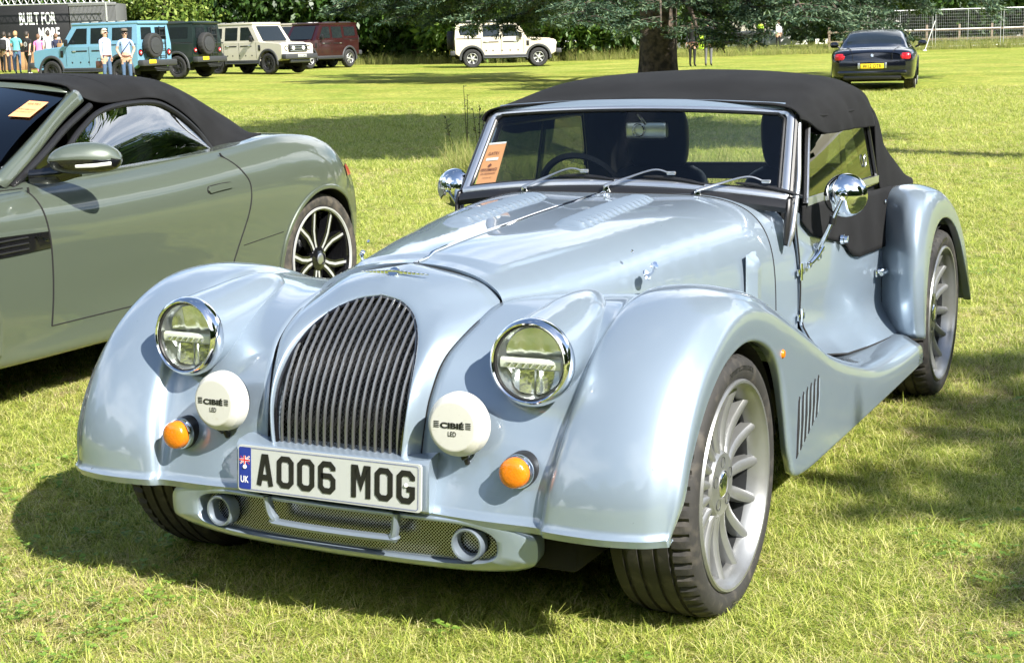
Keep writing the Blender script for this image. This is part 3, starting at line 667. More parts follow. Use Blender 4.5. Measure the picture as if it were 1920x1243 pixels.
# back of the hood: quarters and rear panel with a clear window
B1 = [np.array(p) for p in (
 [(0,2.36,1.258),(.28,2.36,1.251),(.45,2.36,1.230),(.54,2.37,1.196),(.582,2.37,1.15),(.602,2.37,1.10),(.606,2.37,1.05),(.610,2.40,.90),(.618,2.44,.80),(.620,2.47,.725)],
 [(0,2.46,1.215),(.28,2.46,1.208),(.45,2.46,1.188),(.54,2.46,1.155),(.585,2.45,1.11),(.605,2.45,1.06),(.610,2.46,1.00),(.618,2.49,.88),(.624,2.53,.79),(.626,2.55,.715)],
 [(0,2.58,1.13),(.28,2.58,1.125),(.44,2.57,1.11),(.52,2.56,1.08),(.57,2.55,1.04),(.598,2.55,.985),(.610,2.57,.93),(.620,2.60,.85),(.626,2.62,.78),(.628,2.63,.715)],
 [(0,2.74,.985),(.28,2.74,.98),(.43,2.73,.97),(.50,2.72,.958),(.555,2.72,.94),(.596,2.73,.91),(.618,2.75,.87),(.630,2.77,.815),(.634,2.775,.77),(.632,2.77,.73)],
 [(0,2.90,.85),(.28,2.90,.848),(.42,2.90,.848),(.49,2.90,.85),(.55,2.90,.85),(.592,2.90,.845),(.618,2.89,.825),(.632,2.87,.80),(.636,2.85,.77),(.634,2.83,.745)],
 [(0,2.98,.80),(.28,2.98,.80),(.42,2.99,.80),(.49,2.99,.805),(.55,3.0,.81),(.592,3.0,.815),(.620,2.98,.81),(.632,2.94,.79),(.636,2.90,.77),(.634,2.86,.75)])]
Gb = surf(B1, 36, 60)
mb = MB(); wi = MB()
for sx in (1, -1):
    g_ = Gb.copy(); g_[..., 0] *= sx; f = []; fw_ = []
    a, b = g_.shape[:2]
    for i in range(a-1):
        for j in range(b-1):
            q = (i*b+j, i*b+j+1, (i+1)*b+j+1, (i+1)*b+j); c_ = g_.reshape(-1, 3)[list(q)].mean(0)
            hole = abs(c_[0]) < .445 and .885 < c_[2] < 1.152 and (abs(c_[0]) < .41 or .91 < c_[2] < 1.12)
            (fw_ if hole else f).append(q if sx < 0 else q[::-1])
    mb.add(g_.reshape(-1, 3), f); wi.add(g_.reshape(-1, 3), fw_)
mb.build('hood_back', 'fabric', roof, solid=.005); wo_ = wi.build('rear_window', 'clear_glass', roof)
for o in (wo_,):
    bm = bmesh.new(); bm.from_mesh(o.data); bmesh.ops.delete(bm, geom=[v for v in bm.verts if not v.link_faces], context='VERTS'); bm.to_mesh(o.data); bm.free()
for sx in (1, -1):
    q = cr(np.array([(sx*.630, 2.47, .728), (sx*.634, 2.60, .716), (sx*.632, 2.72, .728)]), 12); MB().tube(q, .009, 8).build('hem', 'fabric', roof)
    MB().lathe([(0, .016), (.010, .015), (.012, 0)], (sx*.632, 2.62, .742), (sx, 0, 0), 14).build('turnbuckle', 'chrome', roof)
# sidescreens
for sx in (1, -1):
    ss = link('sidescreen', None, car); A, Bp, C, D = np.array([.615, 1.40, .872]), np.array([.612, 2.395, .858]), np.array([.588, 2.30, 1.125]), np.array([.578, 1.545, 1.125])
    for p in (A, Bp, C, D): p[0] *= sx
    def q4(u, v): return (A*(1-u)+Bp*u)*(1-v)+(D*(1-u)+C*u)*v
    MB().grid(np.array([[q4(u, v) for v in np.linspace(0, 1, 6)] for u in np.linspace(0, .56, 10)])+np.array([sx*.004, 0, 0])).build('pane', 'tint_glass', ss)
    MB().grid(np.array([[q4(u, v) for v in np.linspace(0, 1, 6)] for u in np.linspace(.50, 1, 10)])-np.array([sx*.004, 0, 0])).build('pane', 'tint_glass', ss)
    fr_ = MB(); loop = [q4(0, 0), q4(1, 0), q4(1, 1), q4(0, 1)]
    for a_, b_ in ((0, 3), (1, 2), (3, 2)): fr_.tube([loop[a_], loop[b_]], .009, 6)
    fr_.tube([q4(.50, 0), q4(.50, 1)], .0035, 6)
    fr_.build('sidescreen_frame', 'black_plastic', ss)
    v_ = np.array([sx*.010, 0, .004]); MB().grid(np.stack([np.stack([q4(u, 0)+v_*k+np.array([0, 0, h]) for u in np.linspace(0, 1, 12)]) for k, h in ((0, -.012), (1, -.010), (1, .016), (0, .020))], 1)).build('lower_rail', 'silver', ss, recalc=True)
    MB().tube([q4(0, 0)+v_*.8, q4(0, 1)+v_*.8], .0045, 6).build('front_rail', 'silver', ss)
    a_ = np.linspace(0, 2*PI, 20, endpoint=False); pc = q4(.86, .33); MB().tube([pc+np.array([sx*.002, .016*math.cos(t), .023*math.sin(t)]) for t in a_], .002, 6, closed=True).build('finger_pull', 'silver', ss)

# ---- door mirrors
for sx in (1, -1):
    dm = link('door_mirror', None, car); mc = np.array([sx*.735, 1.444, .898]); ax = np.array([sx*.10, -1, .04]); ax /= np.linalg.norm(ax)
    MB().lathe([(0, .030), (.022, .028), (.045, .020), (.062, .008), (.070, -.008), (.072, -.020), (.068, -.024)], mc, ax, 40).build('shell', 'chrome', dm); MB().lathe([(.068, -.022), (0, -.023)], mc, ax, 40).build('mirror_face', 'chrome', dm)
    b0 = np.array([sx*.640, 1.50, .705]); top_ = mc+ax*.034
    MB().lathe([(0, .012), (.012, .010), (.015, 0), (.012, -.006)], mc+ax*.026, ax, 20).build('boss', 'chrome', dm)
    md_ = b0*.42+top_*.58+np.array([0, -.012, 0])
    MB().tube(cr(np.array([b0+np.array([0, -.02, .012]), b0*.75+top_*.25+np.array([0, -.02, 0]), md_, top_*.8+md_*.2, top_+np.array([0, -.004, -.006])]), 16), np.interp(np.linspace(0, 1, 16), [0, .5, 1], [.009, .008, .006]), 10).build('stalk', 'chrome', dm)
    MB().tube([md_-np.array([0, 0, .014]), md_+np.array([sx*.003, 0, .014])], .0115, 12).build('collar', 'black_plastic', dm)
    MB().tube(cr(np.array([b0+np.array([-sx*.012, -.10, -.034]), b0+np.array([0, -.05, -.012]), b0+np.array([sx*.004, -.005, .012])]), 10), np.linspace(.0085, .0135, 10), 10).rbox(b0+np.array([-sx*.012, -.10, -.034]), (.02, .022, .022), .005).rbox(b0+np.array([-sx*.01, .018, -.004]), (.018, .022, .055), .005).build('bracket', 'chrome', dm)

# ---- headlamps
for sx in (1, -1):
    hl = link('headlamp', None, car); c0 = np.array([sx*.495, -.430, .700]); ax = np.array([sx*.035, -1, .10]); ax /= np.linalg.norm(ax); up_ = np.array([0, .10, 1.0])
    MB().lathe([(.1005, -.030), (.1035, -.018), (.103, -.004), (.0975, .009), (.092, .013), (.0885, .010), (.087, -.004)], c0, ax, 56).build('chrome_ring', 'chrome', hl)
    MB().lathe([(.0882, .004), (.0855, .006), (.083, .001)], c0, ax, 48).build('seal_ring', 'black_plastic', hl)
    MB().lathe([(.0, .016), (.03, .0148), (.055, .0115), (.072, .0065), (.0845, .001)], c0, ax, 48).build('lens', 'clear_glass', hl)
    rx = np.cross(up_, ax); rx /= np.linalg.norm(rx); uz = np.cross(ax, rx)
    loc_ = lambda u, v, d: c0+rx*u+uz*v+ax*d
    # bowl, upper fluted reflector, light bar, lower reflector cup
    MB().lathe([(.084, .0), (.082, -.02), (.07, -.045), (.04, -.06), (0, -.062)], c0, ax, 48).build('bowl', 'silver', hl)
    rf = MB()
    for k in range(3):
        u0, u1 = -.0735+.049*k, -.0245+.049*k; g_ = []
        for u in np.linspace(u0, u1, 8):
            t = (u-u0)/.049*.5+.25; top_v = math.sqrt(max(.079**2-u*u, 1e-5)); g_.append([loc_(u, v, -.008-.022*math.sin(PI*t)*.5-.016*(1-(v-.012)/.07)) for v in np.linspace(.014, top_v, 8)])
        rf.grid(np.array(g_))
    rf.build('upper_reflector', 'reflector', hl)
    b = MB(); g_ = [[loc_(u, v, -.004+d) for v, d in ((-.014, -.012), (-.014, 0), (-.005, .003), (.005, .002), (.009, -.004), (.009, -.012))] for u in np.linspace(-.076, .076, 12)]; b.grid(np.array(g_)); b.build('light_bar', 'led_bar', hl, ang=25)
    for k in range(7):
        u = -.054+.018*k; MB().add([loc_(u-.008, -.002, .0005), loc_(u, -.0125, .003), loc_(u+.008, -.002, .0005), loc_(u, -.006, .006)], [(0, 1, 3), (1, 2, 3), (0, 3, 2)]).build('led', 'chrome', hl, smooth=False)
    lo_ = MB()
    for u0, u1 in ((-.060, -.002), (.002, .060)):
        g_ = [[loc_(u, v, -.03+.016*math.cos((u-(u0+u1)/2)*60)+.10*(-.02-v)*.2) for v in np.linspace(-.019, -math.sqrt(max(.076**2-u*u, 1e-4)), 6)] for u in np.linspace(u0, u1, 5)]; lo_.grid(np.array(g_))
    lo_.build('lower_reflector', 'reflector', hl)

    # spot lamp with a white cover
    sl = link('spot_lamp', None, car); c1 = np.array([sx*.341, -.524, .559]); ax = np.array([sx*.03, -1, .07]); ax /= np.linalg.norm(ax)
    MB().lathe([(0, .0070), (.03, .0068), (.055, .0062), (.0585, .0052), (.066, -.003), (.0725, -.013), (.0755, -.024), (.0762, -.040), (.073, -.043)], c1, ax, 56).build('cover', 'white_cover', sl, ang=14)
    MB().lathe([(.072, -.040), (.066, -.058), (.045, -.078), (0, -.085)], c1, ax, 40).build('housing', 'black_gloss', sl)
    MB().tube([c1+np.array([0, .045, -.060]), c1+np.array([sx*.006, .040, -.083]), c1+np.array([sx*.006, .050, -.10])], .007, 10).tube([c1+np.array([sx*.004, .03, -.084]), c1+np.array([sx*.02, .03, -.074])], .006, 8).build('bracket', 'black_plastic', sl)
    rx = np.cross((0, 0, 1), ax); rx /= np.linalg.norm(rx); uz = np.cross(ax, rx); t_ = MB(); q = c1+ax*.0080
    put_text(t_, 'CIBIÉ', q+uz*.004, rx, uz, .0175, .062, .045); put_text(t_, 'LED', q-uz*.017, rx, uz, .0115, .021, .012)
    for s in (-1, 1):
        for k in range(4):
            w = .014; cx = s*.041; z = -.0035+.0042*k
            t_.add([q-ax*.0005+rx*(cx-w/2+s*.0)+uz*z, q-ax*.0005+rx*(cx+w/2)+uz*z, q-ax*.0005+rx*(cx+w/2)+uz*(z+.0021), q-ax*.0005+rx*(cx-w/2)+uz*(z+.0021)], [(0, 1, 2, 3)])
    t_.build('lettering', 'ink', sl, smooth=False)['kind'] = 'stuff'

    # indicator
    il = link('indicator', None, car); c2 = np.array([sx*.486, -.522, .459]); ax = np.array([sx*.02, -1, .06]); ax /= np.linalg.norm(ax)
    MB().lathe([(0, .006), (.018, .005), (.030, .001), (.0345, -.005), (.036, -.020), (.0362, -.026)], c2, ax, 36).build('lens', 'amber', il)
    MB().lathe([(.0365, -.022), (.0395, -.026), (.0395, -.038), (.037, -.040)], c2, ax, 36).build('chrome_ring', 'chrome', il); MB().lathe([(.038, -.036), (.041, -.045), (.043, -.085)], c2, ax, 36).build('rubber_base', 'black_plastic', il)

# ---- number plate on its plinth
pl = MB(); yf = -.540
prof = []
for u in np.linspace(-1, 1, 25):
    x = .276*u; dip = .0; zt = .462+.010*abs(u)**6; prof.append([(x*.97, -.43, .345), (x, yf+.004, .345), (x, yf, .350), (x, yf+.010, zt-.012), (x*.995, yf+.018, zt), (x*.985, -.485, zt+.006), (x*.96, -.44, zt+.002)])
P = np.array(prof); pl.grid(P)
for k in (0, -1): pl.add(P[k], [tuple(range(7))])
plinth = pl.build('plate_plinth', 'paint', car, ang=30, recalc=True)
np_ = link('number_plate', None, car); pc = np.array([0, -.549, .407]); px = np.array([1.0, 0, 0]); pu = np.array([0, math.sin(.097), math.cos(.097)]); pn = np.array([0, -math.cos(.097), math.sin(.097)])
def rrect(w, h, r, n=6):
    return [(cx+r*math.cos(a), cy+r*math.sin(a)) for cx, cy, a0 in ((w/2-r, h/2-r, 0), (-w/2+r, h/2-r, PI/2), (-w/2+r, -h/2+r, PI), (w/2-r, -h/2+r, 3*PI/2)) for a in np.linspace(a0, a0+PI/2, n)]
def slab(poly, d0, d1, cpos=pc):
    mb = MB(); k = len(poly); v = [cpos+px*x+pu*z+pn*d for d in (d0, d1) for x, z in poly]
    return mb.add(v, [tuple(range(k))[::-1], tuple(range(k, 2*k))]+[(i, (i+1) % k, k+(i+1) % k, k+i) for i in range(k)])
slab(rrect(.524, .114, .008), -.006, .0).build('plate', 'plate_white', np_, ang=30, recalc=True)
slab([(x-.241, z) for x, z in rrect(.036, .104, .004)], .0, .0008).build('country_band', 'plate_blue', np_, smooth=False, recalc=True)
def flat(mb, V, f, d): V = np.asarray(V, float); mb.add([pc+px*a+pu*b+pn*d for a, b in V], f)
bor = MB(); V, f = ribbon(rrect(.510, .104, .007), .0012, True); flat(bor, V, f, .0012); bor.build('border', 'plate_blue', np_, smooth=False)
GL = {'A': [[(.7,0),(2.1,7.2),(2.9,7.2),(4.3,0)],[(1.3,2.1),(3.7,2.1)]], '0': None, 'O': None, '6': [[(4.3,5.7),(4.3,6.3),(3.4,7.2),(1.6,7.2),(.7,6.3),(.7,1.6),(1.6,.7),(3.4,.7),(4.3,1.6),(4.3,3.4),(3.4,4.3),(.75,4.3)]],
 'M': [[(.7,0),(.7,7.2),(1.3,7.2),(2.5,3.2),(3.7,7.2),(4.3,7.2),(4.3,0)]], 'G': [[(4.3,5.6),(4.3,6.3),(3.4,7.2),(1.6,7.2),(.7,6.3),(.7,1.6),(1.6,.7),(3.4,.7),(4.3,1.6),(4.3,3.5),(2.7,3.5)]]}
ring_ = [(1.6,.7),(3.4,.7),(4.3,1.6),(4.3,6.3),(3.4,7.2),(1.6,7.2),(.7,6.3),(.7,1.6)]
le = MB(); x = -.205
for ch in 'A006 MOG':
    if ch == ' ': x += .033; continue
    sc_ = .01; paths = [(ring_, True)] if ch in '0O' else [(p, False) for p in GL[ch]]
    wx = 1.0 if ch != 'M' else 1.12
    for kk, (p, cl) in enumerate(paths):
        V, f = ribbon(np.array(p)*np.array([wx, 1]), 1.4, cl); flat(le, V*sc_+np.array([x, -.0385]), f, .0016+.0003*kk)
    x += .05*wx+.0105
le.build('lettering', 'ink', np_, smooth=False)
uk = MB(); put_text(uk, 'UK', pc+px*-.2415+pu*-.028+pn*.0016, px, pu, .017, .024, .02); uk.build('country_code', 'white', np_, smooth=False)
fl = link('flag', None, np_); fc = (-.2415, .020)
def frect(a, b, c_, d, lev): return [pc+px*(fc[0]+x)+pu*(fc[1]+z)+pn*(.0012+lev) for x, z in ((a, c_), (b, c_), (b, d), (a, d))]
w = MB(); w.add(frect(-.0155, .0155, -.003, .003, 0), [(0, 1, 2, 3)]).add(frect(-.003, .003, -.011, .011, .0002), [(0, 1, 2, 3)])
for s in (1, -1): V, f = ribbon([(-.0145, -.010*s), (.0145, .010*s)], .004); w.add([pc+px*(fc[0]+a)+pu*(fc[1]+b)+pn*(.0008+.0001*s) for a, b in V], f)
w.build('white_cross', 'white', fl, smooth=False)
w = MB(); w.add(frect(-.0155, .0155, -.0018, .0018, .0004), [(0, 1, 2, 3)]).add(frect(-.0018, .0018, -.011, .011, .0006), [(0, 1, 2, 3)])
for s in (1, -1): V, f = ribbon([(-.0145, -.010*s), (.0145, .010*s)], .0016); w.add([pc+px*(fc[0]+a)+pu*(fc[1]+b)+pn*(.0010+.0001*s) for a, b in V], f)
w.build('red_cross', 'red', fl, smooth=False)
for x, z in ((-.2415, .003), (.222, .005)): MB().lathe([(0, .004), (.004, .0035), (.0055, .001)], pc+px*x+pu*z, pn, 14).build('fixing_screw', 'white', np_)

# ---- lower bumper with wire mesh, vents and the tow frame
def by(x): return -.535+.15*abs(x)**2.0+.0*x
bp = link('front_bumper', None, car)
ang = np.linspace(0, 2*PI, 120, endpoint=False)
def outer(a):
    cx, s = math.cos(a), math.sin(a); n = 8
    x = .530*np.sign(cx)*abs(cx)**(2/n); z = .268+(.068 if s > 0 else .076)*np.sign(s)*abs(s)**(2/3.2)
    if s < 0: x *= 1-.12*abs(s)**2
    return x, z
def inner(a):
    cx, s = math.cos(a), math.sin(a); n = 7
    x = .432*np.sign(cx)*abs(cx)**(2/n); z = .2705+.0535*np.sign(s)*abs(s)**(2/2.6); return x, z
def ringat(fn_, k, dy, grow=0):
    return np.array([(fn_(a)[0], by(fn_(a)[0])+dy+.9*max(0, .238-fn_(a)[1]), fn_(a)[1]) for a in ang])
o0, i0 = ringat(outer, 0, 0), ringat(inner, 0, 0)
ob = o0.copy(); ob[:, 1] += .06+.05*abs(np.sin(ang))*0; ob[:, 0] *= .985
rings = [ob, o0+np.array([0, .018, 0]), o0+np.array([0, .007, 0]), lerp(o0, i0, .10)+np.array([0, .001, 0]), lerp(o0, i0, .25)+np.array([0, -.002, 0]), lerp(o0, i0, .5)+np.array([0, -.003, 0]), lerp(o0, i0, .80)+np.array([0, -.002, 0]), lerp(o0, i0, .94)+np.array([0, .0, 0]), i0+np.array([0, .006, 0]), i0*np.array([.985, 1, 1])+np.array([0, .045, 0])]
MB().grid(np.array(rings), cv=True).build('bumper_shell', 'paint', bp, recalc=True, ang=42)
wm = wire((-.42, .42, .222, .32), .0085, lambda u, v: abs(u) < .430*(1-abs((v-.27)/.056)**2.6*.10) and abs(v-.27) < .053, lambda u, v, s: (u, by(u)+.040+.001*s, v), .0011, 'wire_mesh', 'silver', bp); wm['kind'] = 'stuff'
MB().grid(np.array([[(x, by(x)+.07, z) for z in (.205, .335)] for x in np.linspace(-.43, .43, 20)])).build('mesh_back', 'black_matte', bp)
for sx in (1, -1):
    MB().lathe([(.029, -.03), (.0305, -.004), (.0335, .004), (.038, .005), (.0405, -.001), (.041, -.03)], (sx*.358, by(.358)+.004, .272), (sx*.06, -1, .02), 40).build('vent_ring', 'paint_dark', bp)
U = np.array([(-.192, .335), (-.185, .30), (-.172, .280), (-.15, .270), (.15, .270), (.168, .276), (.176, .29), (.182, .335)]); Uc = cr(U, 50)
MB().tube([(x, by(x)-.002, z) for x, z in Uc], .013, 8, flat=(1.0, .8)).build('tow_frame', 'paint_dark', bp)

# ---- wheels
def wheel_proto(name, rt, wd, rr_, nsp, tyre, rimm, dish, spoke_fn, lettering=None):
    """wheel about the x axis, outer face towards +x at x = 0; children tyre, rim, spokes, hub"""
    w = link(name, None)
    prof = [(rr_-.004,-.020),(rr_+.004,-.008),(rr_+.014,-.001),(rr_+(rt-rr_)*.45,.003),(rt-.022,-.002),(rt-.012,-.010),(rt-.006,-.022),(rt-.002,-.040),(rt,-.052)]
    for gx in (.25, .42, .60, .77):
        x = -wd*gx; prof += [(rt, x+.006), (rt-.007, x+.005), (rt-.007, x-.005), (rt, x-.006)]
    prof += [(rt-.002,-wd+.035),(rt-.010,-wd+.012),(rt-.03,-wd+.002),(rr_+.01,-wd),(rr_-.01,-wd+.02)]
    mb = MB(); n = 216; P = np.array(prof); a = np.linspace(0, 2*PI, n, endpoint=False); G = np.zeros((len(P), n, 3))
    G[..., 0] = P[:, 1:2]; rad = np.repeat(P[:, :1], n, 1)
    nz = (np.arange(n) % 4 == 0)
    for i in (5, 6, 7, 8, 9): rad[i, nz] -= (.002, .009, .009, .008, .006)[i-5]
    G[..., 1] = rad*np.cos(a); G[..., 2] = rad*np.sin(a)
    mb.grid(G, cv=True); t = mb.build('tyre', tyre, w, ang=30, recalc=True)
    if lettering:
        tm = MB()
        for s, a0 in lettering:
            for k, ch in enumerate(s):
                if ch == ' ': continue
                an = a0-k*.052; er = np.array([0, math.cos(an), math.sin(an)]); et = np.array([0, math.sin(an), -math.cos(an)])
                put_text(tm, ch, er*(rr_+.033)+np.array([.0034, 0, 0]), et, er, .012, .011, .01)
        tm.build('sidewall_lettering', 'black_plastic', t, smooth=False)
    MB().lathe([(rr_+.003,-.018),(rr_+.004,-.004),(rr_,.002),(rr_-.006,.001),(rr_-.009,-.006)]+dish, (0, 0, 0), (1, 0, 0), 96).build('rim', rimm, w, ang=35)
    return w
def spokes(w, mesh, n, x=0):
    for k in range(n):
        o = link('spoke', mesh, w); o.rotation_euler = (2*PI*k/n+.1, 0, 0)
RT_, RR_ = .332, .262
wp_ = wheel_proto('wheel', RT_, .225, RR_, 15, 'tyre', 'rim_silver', [(.250,-.010),(.244,-.018),(.238,-.030),(.234,-.046),(.233,-.052)], None, [('SportContact', 1.75), ('XL', 4.6)])
# spoke: leaf shaped, concave, standing on edge
g_ = []
for t in np.linspace(0, 1, 14):
    r = .060+.182*t; wv = .0085+.0075*math.sin(PI*min(1, t*.85))**.9; xo = -.040-.014*math.sin(PI*t)+.014*t; dp = .030
    g_.append([(xo-dp, -wv*1.25, r), (xo-.006, -wv, r), (xo, -wv*.55, r), (xo+.0015, 0, r), (xo, wv*.55, r), (xo-.006, wv, r), (xo-dp, wv*1.25, r)])
spm = MB().grid(np.array(g_)).mesh('spoke', 'rim_silver', True, 35)
spokes(wp_, spm, 15)
MB().lathe([(.082,-.075),(.085,-.046),(.078,-.039),(.036,-.037),(.034,-.035)], (0, 0, 0), (1, 0, 0), 40).build('hub', 'rim_silver', wp_)
for k in range(5):
    a = 2*PI*k/5+.3; MB().lathe([(.0145,-.0365),(.0135,-.050),(0,-.051)], (0, .056*math.cos(a), .056*math.sin(a)), (1, 0, 0), 14).build('bolt_hole', 'dark_metal', wp_)
MB().lathe([(0,-.030),(.022,-.031),(.031,-.034),(.0335,-.038)], (0, 0, 0), (1, 0, 0), 30).build('centre_cap', 'chrome', wp_)
MB().lathe([(.185,-.118),(.185,-.135),(.06,-.135),(.06,-.118),(.185,-.118)], (0, 0, 0), (1, 0, 0), 48).build('brake_disc', 'dark_metal', wp_)
MB().lathe([(.120,-.095),(.205,-.095),(.205,-.15),(.120,-.15),(.120,-.095)], (0, 0, 0), (1, 0, 0), 16, a0=.5, a1=1.5).build('brake_caliper', 'black_plastic', wp_)
MB().lathe([(.233,-.050),(.231,-.10),(.229,-.205)], (0, 0, 0), (1, 0, 0), 64).build('barrel', 'dark_metal', wp_)
MB().lathe([(.232,-.19),(0,-.19)], (0, 0, 0), (1, 0, 0), 32).build('wheel_back', 'well', wp_)
def place_wheel(proto, parent, xo, y, z, sx, spin, first=False):
    o = proto if first else copy_tree(proto); o.parent = parent; o.location = (sx*xo, y, z); o.rotation_euler = (spin, 0, 0 if sx > 0 else PI); return o
place_wheel(wp_, car, .848, 0, RT_-.006, 1, 0, True); place_wheel(wp_, car, .852, 2.53, RT_-.006, 1, .3); place_wheel(wp_, car, .835, 0, RT_-.006, -1, .5); place_wheel(wp_, car, .835, 2.52, RT_-.006, -1, .9)
# ================================================================ ground and grass
def ground_mat():
    m = bpy.data.materials.new('lawn'); m.use_nodes = True; n = m.node_tree; b = n.nodes['Principled BSDF']; b.inputs['Roughness'].default_value = 0.9; b.inputs['Specular IOR Level'].default_value = 0.15
    t = n.nodes.new('ShaderNodeNewGeometry')
    def nz(sc, det=6, ro=.6, st=None):
        x = n.nodes.new('ShaderNodeTexNoise'); x.inputs['Scale'].default_value = sc; x.inputs['Detail'].default_value = det; x.inputs['Roughness'].default_value = ro
        n.links.new(t.outputs['Position'], x.inputs['Vector']); return x
    def ramp(x, p0, c0, p1, c1):
        r = n.nodes.new('ShaderNodeValToRGB'); r.color_ramp.elements[0].position = p0; r.color_ramp.elements[1].position = p1; r.color_ramp.elements[0].color = (*c0, 1); r.color_ramp.elements[1].color = (*c1, 1); n.links.new(x.outputs['Fac'], r.inputs[0]); return r
    a = ramp(nz(.35, 8, .65), .36, (.28, .345, .062), .64, (.49, .48, .15))
    mp = n.nodes.new('ShaderNodeMapping'); mp.inputs['Rotation'].default_value = (0, 0, 1.15); mp.inputs['Scale'].default_value = (.10, 1.1, 1); n.links.new(t.outputs['Position'], mp.inputs[0])
    stn = nz(1.0, 5, .6); n.links.new(mp.outputs[0], stn.inputs['Vector']); stk = ramp(stn, .52, (1, 1, 1), .70, (.98, .80, .78))
    c_ = ramp(nz(9.0, 8, .75), .36, (.35, .38, .30), .62, (1.2, 1.15, 1.05)); d = ramp(nz(1.7, 6, .6), .35, (.78, .92, .70), .68, (1.1, 1.04, 1.0)); e = ramp(nz(55, 4, .7), .3, (.45, .5, .4), .7, (1.2, 1.2, 1.1))
    def mul(p, q):
        x = n.nodes.new('ShaderNodeMix'); x.data_type = 'RGBA'; x.blend_type = 'MULTIPLY'; x.inputs[0].default_value = 1; n.links.new(p, x.inputs[6]); n.links.new(q, x.inputs[7]); return x.outputs[2]
    o = mul(mul(mul(mul(a.outputs[0], c_.outputs[0]), d.outputs[0]), e.outputs[0]), stk.outputs[0]); n.links.new(o, b.inputs['Base Color'])
    bp = n.nodes.new('ShaderNodeBump'); bp.inputs['Strength'].default_value = .7; bp.inputs['Distance'].default_value = .06; n.links.new(nz(16, 8, .75).outputs['Fac'], bp.inputs['Height']); n.links.new(bp.outputs[0], b.inputs['Normal'])
    M['lawn'] = m
ground_mat()
ds = np.concatenate([np.linspace(-300, -10, 20), np.linspace(-8, 24, 17), np.linspace(26, 130, 53), np.linspace(150, 700, 12)]); rs = np.concatenate([np.linspace(-500, -60, 12), np.linspace(-50, 50, 51), np.linspace(60, 500, 12)])
V = np.array([[wp(r, d) for r in rs] for d in ds]); V[..., 2] -= .004
tag(MB().grid(V, flip=True).build('ground', 'lawn'), kind='structure')

leafmat('blade', [(.14, .215, .03), (.31, .39, .06), (.46, .52, .10), (.57, .575, .16), (.68, .63, .32)], .55, .42, spec=.25)
leafmat('straw', [(.34, .27, .12), (.50, .42, .21), (.66, .58, .36)], .7, .3, spec=.15)
leafmat('clover', [(.09, .18, .025), (.15, .26, .04), (.24, .34, .06)], .5, .3)
leafmat('tall_blade', [(.13, .20, .04), (.30, .32, .09), (.50, .43, .20)], .6, .4, spec=.2)
def tuft(name, n, h0, h1, w, spread, lean, material, seed, seg=3):
    g = np.random.default_rng(seed); mb = MB()
    for i in range(n):
        a = g.uniform(0, 2*PI); rr = spread*math.sqrt(g.uniform()); bx, by_ = rr*math.cos(a), rr*math.sin(a); h = g.uniform(h0, h1); az = g.uniform(0, 2*PI); ln = g.uniform(.2, 1)*lean*h; d = np.array([math.cos(az), math.sin(az), 0]); s = np.array([-d[1], d[0], 0])*w*g.uniform(.7, 1.3)
        pts = []
        for k in range(seg+1):
            t = k/seg; c0 = np.array([bx, by_, -.003])+d*ln*t*t+np.array([0, 0, h*(t-.25*(ln/h)*t*t)]); ww = (1-t)**.7
            if k < seg: pts += [c0-s*ww, c0+s*ww]
            else: pts += [c0]
        f = [(2*k, 2*k+1, 2*k+3, 2*k+2) for k in range(seg-1)]+[(2*seg-2, 2*seg-1, 2*seg)]
        mb.add(pts, f)
    return mb.mesh(name, material, False)
def clover(name, seed):
    g = np.random.default_rng(seed); mb = MB()
    for i in range(7):
        x, y = g.uniform(-.045, .045, 2); h = g.uniform(.015, .04); a0 = g.uniform(0, 6.28); tilt = g.uniform(-.35, .35, 2); r = g.uniform(.0045, .0075)
        for k in range(3):
            a = a0+k*2.094; c = np.array([x, y, h])+r*.95*np.array([math.cos(a), math.sin(a), 0]); pts = []
            for t in np.linspace(0, 2*PI, 7)[:-1]:
                px_, py_ = r*.9*math.cos(t), r*.9*math.sin(t); pts.append(c+np.array([px_, py_, px_*tilt[0]+py_*tilt[1]+.25*r]))
            mb.add(pts, [tuple(range(6))])
    return mb.mesh(name, 'clover', False)
gcol = bpy.data.collections.new('grass_tufts')
tufts = [tuft('tuft%d' % i, 18, .016, .040, .0013, .026, 2.6, 'blade', 10+i) for i in range(5)]+[tuft('tuft_long', 9, .035, .075, .0012, .02, 1.6, 'blade', 31)]+[clover('clover_leaf', 41), clover('clover_leaf2', 42)]+[tuft('tuft_straw%d' % i, 13, .010, .028, .0011, .03, 4.0, 'straw', 71+i) for i in range(2)]
for i, me in enumerate(tufts): gcol.objects.link(bpy.data.objects.new('t%02d' % i, me))
tcol = bpy.data.collections.new('tall_tufts')
for i in range(4): tcol.objects.link(bpy.data.objects.new('u%02d' % i, tuft('tall%d' % i, 22, .18, .5, .0028, .10, .75, 'tall_blade', 60+i, 4)))
